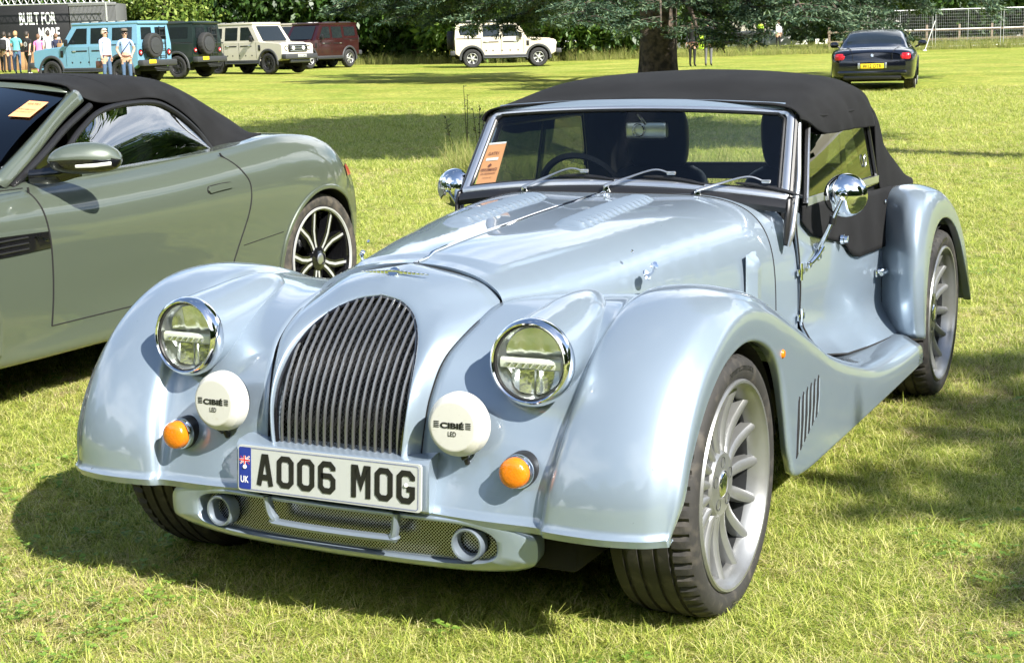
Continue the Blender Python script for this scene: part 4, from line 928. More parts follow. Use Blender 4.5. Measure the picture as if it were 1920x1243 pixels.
def scatter(name, pts, rot, scl, idx, collection, label):
    me = bpy.data.meshes.new(name); me.from_pydata(pts.tolist(), [], []); n = len(pts)
    for nm, ty, arr in (('rot', 'FLOAT_VECTOR', rot), ('scl', 'FLOAT', scl), ('idx', 'INT', idx)):
        at = me.attributes.new(nm, ty, 'POINT'); at.data.foreach_set('vector' if ty == 'FLOAT_VECTOR' else 'value', np.ascontiguousarray(arr, dtype=np.int32 if ty == 'INT' else np.float32).ravel())
    o = link(name, me); ng = bpy.data.node_groups.new(name, 'GeometryNodeTree'); ng.interface.new_socket('Geometry', in_out='INPUT', socket_type='NodeSocketGeometry'); ng.interface.new_socket('Geometry', in_out='OUTPUT', socket_type='NodeSocketGeometry')
    N = ng.nodes; i_ = N.new('NodeGroupInput'); o_ = N.new('NodeGroupOutput'); ip = N.new('GeometryNodeInstanceOnPoints'); ci = N.new('GeometryNodeCollectionInfo'); ci.inputs['Collection'].default_value = collection; ci.inputs['Separate Children'].default_value = True; ci.inputs['Reset Children'].default_value = True
    mp = N.new('GeometryNodeMeshToPoints')
    def na(nm, ty):
        x = N.new('GeometryNodeInputNamedAttribute'); x.data_type = ty; x.inputs[0].default_value = nm; return x.outputs[0]
    L = ng.links; L.new(i_.outputs[0], mp.inputs[0]); L.new(mp.outputs[0], ip.inputs['Points']); L.new(ci.outputs[0], ip.inputs['Instance']); ip.inputs['Pick Instance'].default_value = True
    L.new(na('idx', 'INT'), ip.inputs['Instance Index']); L.new(na('rot', 'FLOAT_VECTOR'), ip.inputs['Rotation']); L.new(na('scl', 'FLOAT'), ip.inputs['Scale']); L.new(ip.outputs[0], o_.inputs[0])
    md = o.modifiers.new('scatter', 'NODES'); md.node_group = ng
    return tag(o, label, 'grass', kind='stuff')
def vnoise(x, y, s, seed):
    g = np.random.default_rng(seed); T = g.uniform(0, 1, (64, 64)); x = x*s; y = y*s; i = np.floor(x).astype(int); j = np.floor(y).astype(int); u = sm(x-i); v = sm(y-j)
    return (T[i % 64, j % 64]*(1-u)+T[(i+1) % 64, j % 64]*u)*(1-v)+(T[i % 64, (j+1) % 64]*(1-u)+T[(i+1) % 64, (j+1) % 64]*u)*v
Dmax = 34.0; tot = []
g = np.random.default_rng(3)
for d0, d1, dens in [(1.6, 3.2, 2300), (3.2, 4.6, 2300), (4.6, 6.5, 1500), (6.5, 9, 800), (9, 13, 400), (13, 19, 190), (19, 27, 95), (27, 36, 50)]:
    hw = lambda d: .41*d+1.5
    n = int((d1-d0)*(hw(d0)+hw(d1))*dens); d = g.uniform(d0, d1, n*2); r = g.uniform(-1, 1, n*2)*hw(d1); k = abs(r) < hw(d); d, r = d[k][:n], r[k][:n]; tot.append(np.stack([r, d], 1))
tot = np.concatenate(tot); r, d = tot[:, 0], tot[:, 1]
X = CAM[0]+F2[0]*d+R2[0]*r; Y = CAM[1]+F2[1]*d+R2[1]*r; Z = terrain(r, d)-.003
n = len(X); patch = vnoise(X+50, Y+50, 1.3, 5)*.6+vnoise(X+50, Y+50, 4.1, 6)*.4; patch2 = vnoise(X+30, Y+80, .7, 8)*.5+vnoise(X+30, Y+80, 2.6, 9)*.5
idx = g.integers(0, 5, n); idx = np.where(g.uniform(size=n) < .06+.10*(patch2 > .6), 5, idx); cl = (patch > .58) & (g.uniform(size=n) < .05) & (d < 9); idx = np.where(cl, g.integers(6, 8, n), idx)
st_ = (g.uniform(size=n) < .10+.45*sm((vnoise(X+11, Y+77, 1.1, 21)*.55+vnoise(X+11, Y+77, 3.7, 22)*.45-.50)/.18)); idx = np.where(st_ & ~cl, g.integers(8, 10, n), idx)
scl = (0.75+.55*g.uniform(size=n)+.35*(patch2-.5))*(1+np.clip((d-5)/14, 0, 1.6)*.75); scl = np.where(cl, scl*.85, scl)
rot = np.stack([g.normal(0, .12, n), g.normal(0, .12, n), g.uniform(0, 6.28, n)], 1)
scatter('lawn_grass', np.stack([X, Y, Z], 1), rot, scl, idx, gcol, 'short mown grass with clover covering the field')
# long grass behind the roadster and along the far fence
P = []
for n_, r0, r1, d0, d1 in ((620, -.25, 2.5, 12.8, 15.0), (50, -.70, -.30, 16.4, 18.0)):
    P.append(np.stack([g.uniform(r0, r1, n_), g.uniform(d0, d1, n_)], 1))
P = np.concatenate(P); X = CAM[0]+F2[0]*P[:, 1]+R2[0]*P[:, 0]; Y = CAM[1]+F2[1]*P[:, 1]+R2[1]*P[:, 0]; n = len(X)
scatter('tall_grass', np.stack([X, Y, terrain(P[:, 0], P[:, 1])], 1), np.stack([g.normal(0, .15, n), g.normal(0, .15, n), g.uniform(0, 6.28, n)], 1), g.uniform(.5, 1.15, n), g.integers(0, 4, n), tcol, 'tall seeding grass left unmown behind the silver-blue roadster')
P = np.concatenate([np.stack([g.uniform(19, 46, 1600), 79.2+g.uniform(-1.6, 4, 1600)], 1), np.stack([g.uniform(-12, 19, 1200), g.uniform(76, 80, 1200)], 1)]); X = CAM[0]+F2[0]*P[:, 1]+R2[0]*P[:, 0]; Y = CAM[1]+F2[1]*P[:, 1]+R2[1]*P[:, 0]; n = len(X)
scatter('verge_grass', np.stack([X, Y, terrain(P[:, 0], P[:, 1])], 1), np.stack([g.normal(0, .15, n), g.normal(0, .15, n), g.uniform(0, 6.28, n)], 1), g.uniform(.9, 1.8, n), g.integers(0, 4, n), tcol, 'rough green verge along the foot of the wire fence and trees')
# the dark dock weed standing beside the windscreen
for k, (r_, d_, h_, lab) in enumerate(((-.50, 19.5, .98, 'tall dark seeding dock weed, tallest of the clump left of the windscreen'), (-.36, 19.6, .66, 'leafy dark weed between the tallest dock and the windscreen'), (-.66, 19.3, .55, 'short thin dark weed, leftmost of the clump by the roadster'))):
    w = thing('weed', lab, 'plant', wp(r_, d_), group='weeds behind the roadster'); gg = np.random.default_rng(90+k); st = MB(); lf = MB()
    for s in range(2+k % 2):
        a = gg.uniform(0, 6.28); top = np.array([.10*math.cos(a), .10*math.sin(a), h_*gg.uniform(.75, 1)]); st.tube([(0, 0, 0), top*.5, top], [.007, .005, .003], 5)
        for q in range(14):
            t = gg.uniform(.3, 1); p = top*t; a2 = gg.uniform(0, 6.28); l = gg.uniform(.02, .07); e = np.array([math.cos(a2), math.sin(a2), gg.uniform(.1, .8)])*l; sd = np.array([-math.sin(a2), math.cos(a2), 0])*l*.28
            lf.add([p, p+e*.5+sd, p+e, p+e*.5-sd], [(0, 1, 2, 3)])
    st.build('stem', 'weed_stem' if 'weed_stem' in M else (mat('weed_stem', (.05, .04, .015), .7) and 'weed_stem'), w); lf.build('leaves', 'weed_leaf' if 'weed_leaf' in M else (leafmat('weed_leaf', [(.03, .04, .012), (.06, .05, .02)]) and 'weed_leaf'), w, smooth=False)
# ================================================================ the grey-green convertible parked alongside
mat('sage', (0.084, 0.103, 0.078), 0.40, 0.25, 1.0)
M['sage'].node_tree.nodes['Principled BSDF'].inputs['Coat IOR'].default_value = 1.75
M['sage_panel'] = M['sage']
mat('tail_lens', (0.50, 0.06, 0.05), 0.15, 0, 0.6)
glass('side_glass', (0.42, 0.47, 0.45), f0=.36)
glass('front_glass', (0.10, 0.12, 0.16), f0=.09)
XC = -3.36
fcar = thing('convertible', 'grey-green sports convertible with black fabric roof parked beside the roadster', 'car', (XC, 0, 0))
FS = [ # y: lx,z pairs from sill to middle of the deck
 (-.55, [(.30,.30),(.50,.32),(.60,.36),(.66,.42),(.68,.50),(.66,.58),(.60,.64),(.45,.68),(.25,.70),(0,.71)]),
 (-.20, [(.62,.22),(.78,.24),(.84,.30),(.88,.40),(.89,.52),(.87,.64),(.80,.72),(.62,.77),(.35,.79),(0,.80)]),
 (.45,  [(.80,.20),(.90,.23),(.93,.30),(.95,.42),(.96,.58),(.955,.72),(.93,.80),(.80,.86),(.45,.875),(0,.885)]),
 (.95,  [(.84,.195),(.895,.22),(.905,.30),(.925,.42),(.942,.58),(.948,.73),(.925,.83),(.84,.895),(.62,.925),(0,.94)]),
 (1.40, [(.85,.195),(.895,.22),(.905,.32),(.915,.42),(.935,.58),(.945,.73),(.915,.84),(.83,.905),(.74,.925),(0,.90)]),
 (1.90, [(.85,.195),(.895,.22),(.905,.32),(.912,.42),(.935,.58),(.948,.73),(.92,.85),(.83,.92),(.74,.935),(0,.90)]),
 (2.40, [(.85,.195),(.90,.22),(.912,.32),(.925,.42),(.945,.58),(.958,.73),(.935,.87),(.85,.95),(.74,.955),(0,.93)]),
 (2.85, [(.86,.20),(.915,.23),(.94,.33),(.955,.42),(.97,.58),(.975,.73),(.955,.88),(.88,.975),(.72,1.0),(0,1.0)]),
 (3.20, [(.86,.22),(.92,.25),(.945,.34),(.96,.44),(.97,.58),(.965,.73),(.94,.86),(.86,.95),(.68,.98),(0,.985)]),
 (3.43, [(.79,.25),(.855,.28),(.88,.36),(.893,.46),(.897,.58),(.888,.70),(.853,.81),(.765,.89),(.59,.93),(0,.945)]),
 (3.62, [(.66,.30),(.74,.33),(.775,.40),(.79,.48),(.79,.58),(.775,.68),(.735,.77),(.64,.84),(.46,.88),(0,.90)]),
 (3.80, [(.40,.36),(.46,.38),(.49,.43),(.50,.50),(.50,.58),(.49,.66),(.46,.72),(.40,.77),(.28,.80),(0,.82)])]
fy = np.array([s[0] for s in FS]); Fg = np.array([[(x, y, z) for x, z in p] for y, p in FS])
NY = 230; tt = cr(Fg, NY); Gf = np.stack([cr(row, 70) for row in tt])
def fside(y, z):
    """outer half width of the body at (y, z)"""
    i = int(np.argmin(abs(Gf[:, 0, 1]-y))); row = Gf[i, :52]; return float(np.interp(z, row[:, 2], row[:, 0]))
def body_side(sx):
    g_ = Gf.copy(); v = g_.reshape(-1, 3); a, b = g_.shape[:2]; f = []; rad = .378
    for i in range(a-1):
        for j in range(b-1):
            q = (i*b+j, i*b+j+1, (i+1)*b+j+1, (i+1)*b+j); c_ = v[list(q)].mean(0); out = False
            for yc in (.45, 3.07):
                if c_[0] > .55 and (c_[1]-yc)**2+(c_[2]-.345)**2 < rad**2 and c_[2] < .78: out = True
            if 1.02 < c_[1] < 2.52 and c_[0] < .72 and c_[2] > .85: out = True          # cockpit
            if not out: f.append(q)
    used = set(i for q in f for i in q)
    cnt = {}
    for q in f:
        for k in range(4): e = tuple(sorted((q[k], q[(k+1) % 4]))); cnt[e] = cnt.get(e, 0)+1
    bv = set(i for e, k in cnt.items() if k == 1 for i in e); v = v.copy()
    for i in bv:
        for yc in (.45, 3.07):
            dy, dz = v[i, 1]-yc, v[i, 2]-.345; rr = math.hypot(dy, dz)
            if v[i, 0] > .55 and .33 < rr < .44 and v[i, 2] < .80: v[i, 1] = yc+dy/rr*rad; v[i, 2] = .345+dz/rr*rad
    v[:, 0] *= sx; return MB().add(v, [q if sx < 0 else q[::-1] for q in f])
for sx in (1, -1):
    bs = body_side(sx); me = bs.mesh('body_side', 'sage', True, 50)
    bm = bmesh.new(); bm.from_mesh(me); bmesh.ops.delete(bm, geom=[v for v in bm.verts if not v.link_faces], context='VERTS'); bm.to_mesh(me); bm.free()
    fb = link('body_side', me, fcar)
    for yc in (.45, 3.07):
        a = np.linspace(-.20, PI+.20, 50); q = np.array([(0, yc+.374*math.cos(t), .345+.374*math.sin(t)) for t in a])
        for p in q: p[0] = sx*fside(p[1], p[2])
        lo = q.copy(); lo[:, 0] += sx*.004; MB().tube(lo, .012, 8, flat=(1, .6)).build('arch_lip', 'sage', fb)
        inn = q.copy(); inn[:, 0] = sx*.60; m2 = MB().grid(np.stack([q-np.array([sx*.004, 0, 0]), inn])); m2.add(inn, [tuple(range(len(inn)))]); m2.build('arch_liner', 'well', fb, smooth=False)
    if sx > 0:
        def on(y, z, d=.001): return (fside(y, z)+d, y, z)
        def line(pts, r=.0045, name='panel_gap', m='black_matte'):
            q = cr(np.array(pts, float), 40); MB().tube([on(y, z, -.0005) for y, z in q], r, 6).build(name, m, fb)
        line([(2.33, .945), (2.41, .86), (2.455, .78), (2.43, .65), (2.36, .50), (2.30, .36)]); line([(1.08, .905), (1.095, .82), (1.115, .65), (1.122, .48), (1.118, .335)])
        line([(1.118, .335), (1.5, .335), (2.0, .335), (2.30, .36)], .003); line([(2.40, .50), (2.55, .515), (2.70, .53)], .0025); line([(.3, .90), (.7, .905), (1.05, .905)], .0025)
        # flush handle, side vent with the leaping emblem, skirt strip
        h = [(2.135, .790), (2.15, .806), (2.23, .812), (2.305, .812), (2.32, .800), (2.305, .786), (2.23, .782), (2.15, .776)]; q = cr(np.array(h+h[:1]), 40); MB().tube([on(y, z, .0) for y, z in q], .003, 6).build('handle_outline', 'black_matte', fb); MB().add([on(y, z, .003) for y, z in h], [tuple(range(len(h)))[::-1]]).build('door_handle', 'sage_panel', fb, smooth=False, solid=-.006)
        vt = [(.50, .735), (.80, .737), (1.10, .728), (1.108, .66), (.80, .655), (.50, .655)]; MB().add([on(y, z, .004) for y, z in vt], [tuple(range(6))[::-1]]).build('side_vent', 'black_gloss', fb, smooth=False)
        for zz in (.672, .695, .718): MB().tube([on(y, zz+.004*(y-.8), .007) for y in np.linspace(.52, .98, 8)], .004, 6).build('vent_blade', 'black_plastic', fb)
        cat = [(1.018, .712), (1.028, .717), (1.040, .713), (1.052, .711), (1.066, .705), (1.078, .700), (1.094, .692), (1.098, .693), (1.084, .703), (1.090, .699), (1.080, .704), (1.066, .700), (1.050, .703), (1.042, .698), (1.030, .700), (1.036, .704), (1.026, .706)]
        V, f = ribbon([(1.016, .712), (1.028, .716), (1.045, .711), (1.062, .706), (1.080, .700), (1.098, .692)], .006); MB().add([on(y, z, .006) for y, z in V], f).add([on(y, z, .006) for y, z in ribbon([(1.030, .713), (1.036, .704), (1.028, .700)], .004)[0]], ribbon([(1.030, .713), (1.036, .704), (1.028, .700)], .004)[1]).add([on(y, z, .006) for y, z in ribbon([(1.066, .704), (1.076, .694), (1.090, .690)], .004)[0]], ribbon([(1.066, .704), (1.076, .694), (1.090, .690)], .004)[1]).build('cat_emblem', 'chrome', fb, smooth=False)
        # tail lamp wrapping the corner
        MB().grid(np.array([[on(y, z, .004) for z in np.linspace(.745, .80, 4)] for y in np.linspace(3.38, 3.62, 12)])).build('tail_lamp', 'tail_lens', fb)
# glasshouse
gt = link('glasshouse', None, fcar)
wpts = np.array([(.775,1.30,.925),(.735,1.45,1.015),(.70,1.60,1.105),(.682,1.78,1.182),(.68,2.07,1.200),(.684,2.23,1.158),(.692,2.385,1.060),(.708,2.485,.950)]); wt = cr(wpts, 40)
def belt(y): return np.array([float(np.interp(y, [1.2, 2.5], [.785, .725])), y, float(np.interp(y, [1.2, 1.9, 2.5], [.918, .927, .945]))])
for sx in (1, -1):
    G = []
    for p in wt:
        b = belt(p[1]); G.append([b*(1-t)+p*t+np.array([.010*math.sin(PI*t), 0, 0]) for t in np.linspace(0, 1, 8)])
    G = np.array(G); G[..., 0] *= sx; MB().grid(G).build('side_window', 'side_glass', gt)
    e = wt.copy(); e[:, 0] = (e[:, 0]+.006)*sx; MB().tube(e, .013, 8).build('window_seal', 'black_plastic', gt)
    bl = np.array([belt(y)*np.array([sx, 1, 1])+np.array([sx*.006, 0, -.004]) for y in np.linspace(1.12, 2.5, 20)]); MB().tube(bl, .008, 6).build('belt_seal', 'black_plastic', gt)
    # windscreen pillar
    o_ = cr(np.array([(.815, 1.02, .905), (.765, 1.25, 1.02), (.705, 1.48, 1.14), (.67, 1.66, 1.222)]), 20); i_ = cr(np.array([(.765, .95, .905), (.728, 1.20, 1.035), (.675, 1.46, 1.17), (.63, 1.63, 1.258)]), 20); m_ = (o_+i_)/2+np.array([.012, -.006, .022])
    o2 = o_*.5+np.array([.775*.5-.02, 0, 0])*0+o_*.5
    G = surf([o_, m_, i_], 8, 20); G[..., 0] *= sx; MB().grid(G, flip=sx > 0).build('windscreen_pillar', 'sage', gt, solid=.01)
    sl_ = cr(np.array([(.805, 1.06, .905), (.762, 1.30, 1.02), (.71, 1.50, 1.115), (.675, 1.70, 1.20)]), 16); sl_[:, 0] *= sx; MB().tube(sl_, .016, 8).build('window_seal', 'black_plastic', gt)
hd_a = np.array([(x, 1.63-.11*(1-(x/.63)**2), 1.258+.045*(1-(x/.63)**2)) for x in np.linspace(-.63, .63, 24)]); hd_b = hd_a+np.array([0, .055, .016])
MB().grid(surf([hd_a, (hd_a+hd_b)/2+np.array([0, 0, .012]), hd_b], 8, 24)).build('header_rail', 'sage', gt, solid=.01, recalc=True)
wb = np.array([(x, .95-.32*(1-(x/.76)**2), .905+.02*(1-(x/.76)**2)) for x in np.linspace(-.76, .76, 24)]); wtp = hd_a.copy()
Gw = np.array([[wb[i]*(1-t)+wtp[i]*t+np.array([0, -.02, .03])*math.sin(PI*t) for t in np.linspace(0, 1, 12)] for i in range(24)]); MB().grid(Gw).build('windscreen_glass', 'front_glass', gt)
MB().tube(wb+np.array([0, -.01, .004]), .02, 6).build('cowl_trim', 'black_plastic', gt)
MB().tube(cr(np.array([(.60, .66, .94), (.45, .62, .955), (.1, .60, .97)]), 10), .014, 6).build('wiper', 'black_plastic', gt)
# card on the windscreen
def fws(i, t): return Gw[min(23, int(i))][0]*0+(wb[int(i)]*(1-t)+wtp[int(i)]*t+np.array([0, -.02, .03])*math.sin(PI*t))
def fwc(u, t):
    k = (u+1)/2*23; i = min(22, int(k)); f = k-i; return (1-f)*fws(i, t)+f*fws(i+1, t)+np.array([0, -.006, .006])
cp = link('parking_pass', None, gt); cu = [(.845, .65), (.965, .65), (.965, .845), (.845, .845)]
MB().add([fwc(u, t) for u, t in cu], [(0, 1, 2, 3)]).build('card', 'orange_card', cp, smooth=False)
xd = fwc(.965, .75)-fwc(.845, .75); cw = np.linalg.norm(xd); xd /= cw; yd = fwc(.905, .84)-fwc(.905, .66); yd /= np.linalg.norm(yd); t_ = MB(); off = np.array([0, -.002, .003])
put_text(t_, 'GATE1', fwc(.905, .805)+off, xd, yd, .016, cw*.62, .01); put_text(t_, 'PERFORMANCE', fwc(.905, .735)+off, xd, yd, .010, cw*.86, .01); put_text(t_, 'CAR PARKING EAST', fwc(.905, .705)+off, xd, yd, .008, cw*.86, .01); t_.build('lettering', 'brown_ink', cp, smooth=False)['kind'] = 'stuff'
# fabric roof
ED = [(.655,1.62,1.255),(.680,1.78,1.207),(.688,2.09,1.216),(.694,2.245,1.170),(.700,2.40,1.070),(.716,2.50,.952),(.775,2.64,.975),(.74,2.86,1.0)]
M1 = [(.60,1.62,1.292),(.615,1.80,1.275),(.612,2.10,1.277),(.612,2.32,1.240),(.62,2.52,1.145),(.645,2.66,1.055),(.65,2.80,1.02),(.60,2.96,.998)]
M2 = [(.40,1.59,1.318),(.42,1.8,1.322),(.42,2.1,1.322),(.42,2.4,1.295),(.42,2.62,1.230),(.42,2.82,1.145),(.42,2.97,1.07),(.40,3.10,.995)]
M3 = [(0,1.56,1.330),(0,1.8,1.338),(0,2.1,1.335),(0,2.4,1.310),(0,2.65,1.245),(0,2.86,1.155),(0,3.03,1.075),(0,3.16,.995)]
Gs_ = surf([np.array(x) for x in (ED, M1, M2, M3)], 24, 60); mb = MB(); mb.grid(Gs_); g2 = Gs_.copy(); g2[..., 0] *= -1; mb.grid(g2, flip=True)
fr_ = mb.build('fabric_roof', 'fabric', fcar, solid=-.006)
for st_ in (1.35, 3.9):
    rowi = int(st_/7*59); q = Gs_[:, rowi].copy(); q[:, 2] += .004; MB().tube(q, .0035, 6).build('seam', 'fabric', fr_)
# cockpit
MB().rbox((0, 1.9, .55), (1.5, 1.7, .5), .05).rbox((0, 1.15, .82), (1.4, .35, .14), .05).build('cockpit', 'leather', fcar)
for s in (1, -1): MB().rbox((s*.37, 2.15, .85), (.46, .14, .55), .06).rbox((s*.37, 2.2, 1.10), (.28, .10, .16), .04).build('seat', 'leather', fcar)
# door mirror
dm = link('door_mirror', None, fcar); a = np.linspace(0, 2*PI, 28, endpoint=False); rows = []; mcx, mcy, mcz = 1.055, 1.235, 1.012
for t in np.linspace(-1, 1, 20):
    s = max(1e-3, 1-abs(t)**2.6)**.5; rows.append(np.stack([np.full(28, mcx+.125*t), mcy+.085*s*np.cos(a)*(1-.2*t)+.06*t, mcz+.064*s*np.sin(a)-.010*t*t], 1))
rows = np.array(rows); mbm = MB().grid(rows, cv=True); 
me_f = []
for k, q in enumerate(mbm.f):
    zc = np.mean([np.concatenate(mbm.v)[i][2] for i in q]); me_f.append(1 if zc < mcz-.006 else 0)
mbm.m = me_f; mbm.build('housing', ['sage', 'black_gloss'], dm)
MB().tube(cr(np.array([(.82, 1.16, .94), (.92, 1.19, .945), (1.02, 1.23, .965)]), 10), [.03, .03, .032, .034, .035, .035, .034, .032, .03, .03], 10, flat=(.6, 1)).build('arm', 'black_gloss', dm); MB().add([(.80, 1.12, .925), (.79, 1.34, .925), (.755, 1.36, .985)], [(0, 1, 2)]).build('sail_panel', 'black_gloss', dm, smooth=False, solid=.01)
MB().tube([(1.06, 1.165, .985), (1.12, 1.20, .985), (1.165, 1.255, .99)], .008, 6).build('repeater', 'led_bar', dm)
# wheels: five twin spokes with bright faces
wf = wheel_proto('wheel', .348, .26, .268, 10, 'tyre_dusty', 'black_gloss', [(.252,-.010),(.245,-.03),(.238,-.09),(.235,-.2)], None)
MB().lathe([(.272,-.003),(.270,.004),(.262,.004),(.256,-.003)], (0, 0, 0), (1, 0, 0), 96).build('rim_edge', 'machined', wf)
def yspoke():
    mb = MB()
    for s in (1, -1):
        pts = [(.048, .010*s), (.10, .016*s), (.15, .030*s), (.245, .082*s)]
        V, f = ribbon([(q[1], q[0]) for q in pts], .014); v3 = [(-.030+.012*(abs(p[1])-.05)/.2, p[0], p[1]) for p in V]; mb.add(v3, f, 0)
        V2, f2 = ribbon([(q[1], q[0]) for q in pts], .038); n_ = len(V2); up3 = [(-.033+.012*(abs(p[1])-.05)/.2, p[0], p[1]) for p in V2]; dn = [(-.07, p[0], p[1]) for p in V2]; k = n_//2
        mb.add(up3, f2, 1); mb.add(up3[:k]+dn[:k], [(i, i+1, k+i+1, k+i) for i in range(k-1)], 1); mb.add(up3[k:]+dn[k:], [(i, i+1, k+i+1, k+i) for i in range(k-1)], 1)
    return mb.mesh('spoke', ['machined', 'black_gloss'], False)
ym = yspoke()
for k in range(5): o = link('twin_spoke', ym, wf); o.rotation_euler = (2*PI*k/5+.18, 0, 0)
MB().lathe([(.062,-.05),(.062,-.026),(.045,-.022),(.034,-.018),(.030,-.016)], (0, 0, 0), (1, 0, 0), 30).build('hub', 'black_gloss', wf); MB().lathe([(0,-.012),(.022,-.013),(.030,-.018)], (0, 0, 0), (1, 0, 0), 24).build('centre_cap', 'silver', wf)
MB().lathe([(.20,-.12),(.20,-.14),(.06,-.14),(.06,-.12),(.20,-.12)], (0, 0, 0), (1, 0, 0), 48).build('brake_disc', 'dark_metal', wf); MB().lathe([(.235,-.21),(0,-.21)], (0, 0, 0), (1, 0, 0), 32).build('wheel_back', 'well', wf)
place_wheel(wf, fcar, .935, 3.07, .342, 1, .25, True)
for y, s in ((.45, 1), (.45, -1), (3.07, -1)): place_wheel(wf, fcar, .935, y, .342, s, .7)
MB().rbox((0, 1.65, .30), (1.5, 3.4, .16), .04).build('underside', 'well', fcar)
# ================================================================ boxy off-road wagons, nose towards local -y
mat('suv_blue', (0.15, 0.32, 0.44), 0.35, 0.1, 0.7); mat('suv_cream', (0.52, 0.465, 0.365), 0.38, 0.0, 0.6); mat('suv_bone', (0.50, 0.47, 0.385), 0.38, 0.0, 0.6)
mat('suv_green', (0.010, 0.020, 0.018), 0.3, 0.2, 0.8); mat('suv_maroon', (0.035, 0.007, 0.009), 0.3, 0.3, 0.8); mat('cladding', (0.035, 0.037, 0.04), 0.6); mat('far_tyre', (0.02, 0.02, 0.02), 0.8)
mat('alloy', (0.55, 0.55, 0.54), 0.4, 0.6); mat('alloy_dark', (0.03, 0.03, 0.032), 0.45, 0.4)
def suv_wheel(rimm, spare=False):
    w = link('wheel', None); mb = MB(); n = 60; P = np.array([(.25,-.03),(.29,.0),(.36,.004),(.395,-.015),(.41,-.05),(.41,-.20),(.395,-.235),(.36,-.255),(.25,-.24)]); a = np.linspace(0, 2*PI, n, endpoint=False)
    G = np.zeros((len(P), n, 3)); G[..., 0] = P[:, 1:2]; rad = np.repeat(P[:, :1], n, 1); rad[3:5, ::3] -= .014; rad[5:7, 1::3] -= .014; G[..., 1] = rad*np.cos(a); G[..., 2] = rad*np.sin(a); mb.grid(G, cv=True).build('tyre', 'far_tyre', w, recalc=True, ang=30)
    MB().lathe([(.25,-.03),(.245,-.012),(.225,-.02),(.215,-.07),(0,-.08)], (0, 0, 0), (1, 0, 0), 36).build('rim', 'alloy_dark', w)
    if not spare:
        sm_ = MB()
        g_ = [[(-.03-.02*math.sin(PI*t), s*(.022+.012*t), .03+.20*t) for s in (-1, -.6, .6, 1)] for t in np.linspace(0, 1, 5)]; me = MB().grid(np.array(g_)).mesh('spoke', rimm, True)
        for k in range(6): o = link('spoke', me, w); o.rotation_euler = (2*PI*k/6, 0, 0)
        MB().lathe([(0,-.02),(.05,-.022),(.06,-.05)], (0, 0, 0), (1, 0, 0), 16).build('hub', rimm, w); MB().lathe([(.238,-.010),(.230,-.004),(.222,-.012)], (0, 0, 0), (1, 0, 0), 40).build('rim_edge', rimm, w)
    else: MB().lathe([(.27,-.01),(.265,.015),(.20,.022),(0,.024)], (0, 0, 0), (1, 0, 0), 36).box((.02, 0, 0), (.02, .30, .05)).build('spare_cover', 'cladding', w)
    return w
def arc(yc, zc, r, a0, a1, n): return [(yc+r*math.cos(t), zc+r*math.sin(t)) for t in np.linspace(a0, a1, n)]
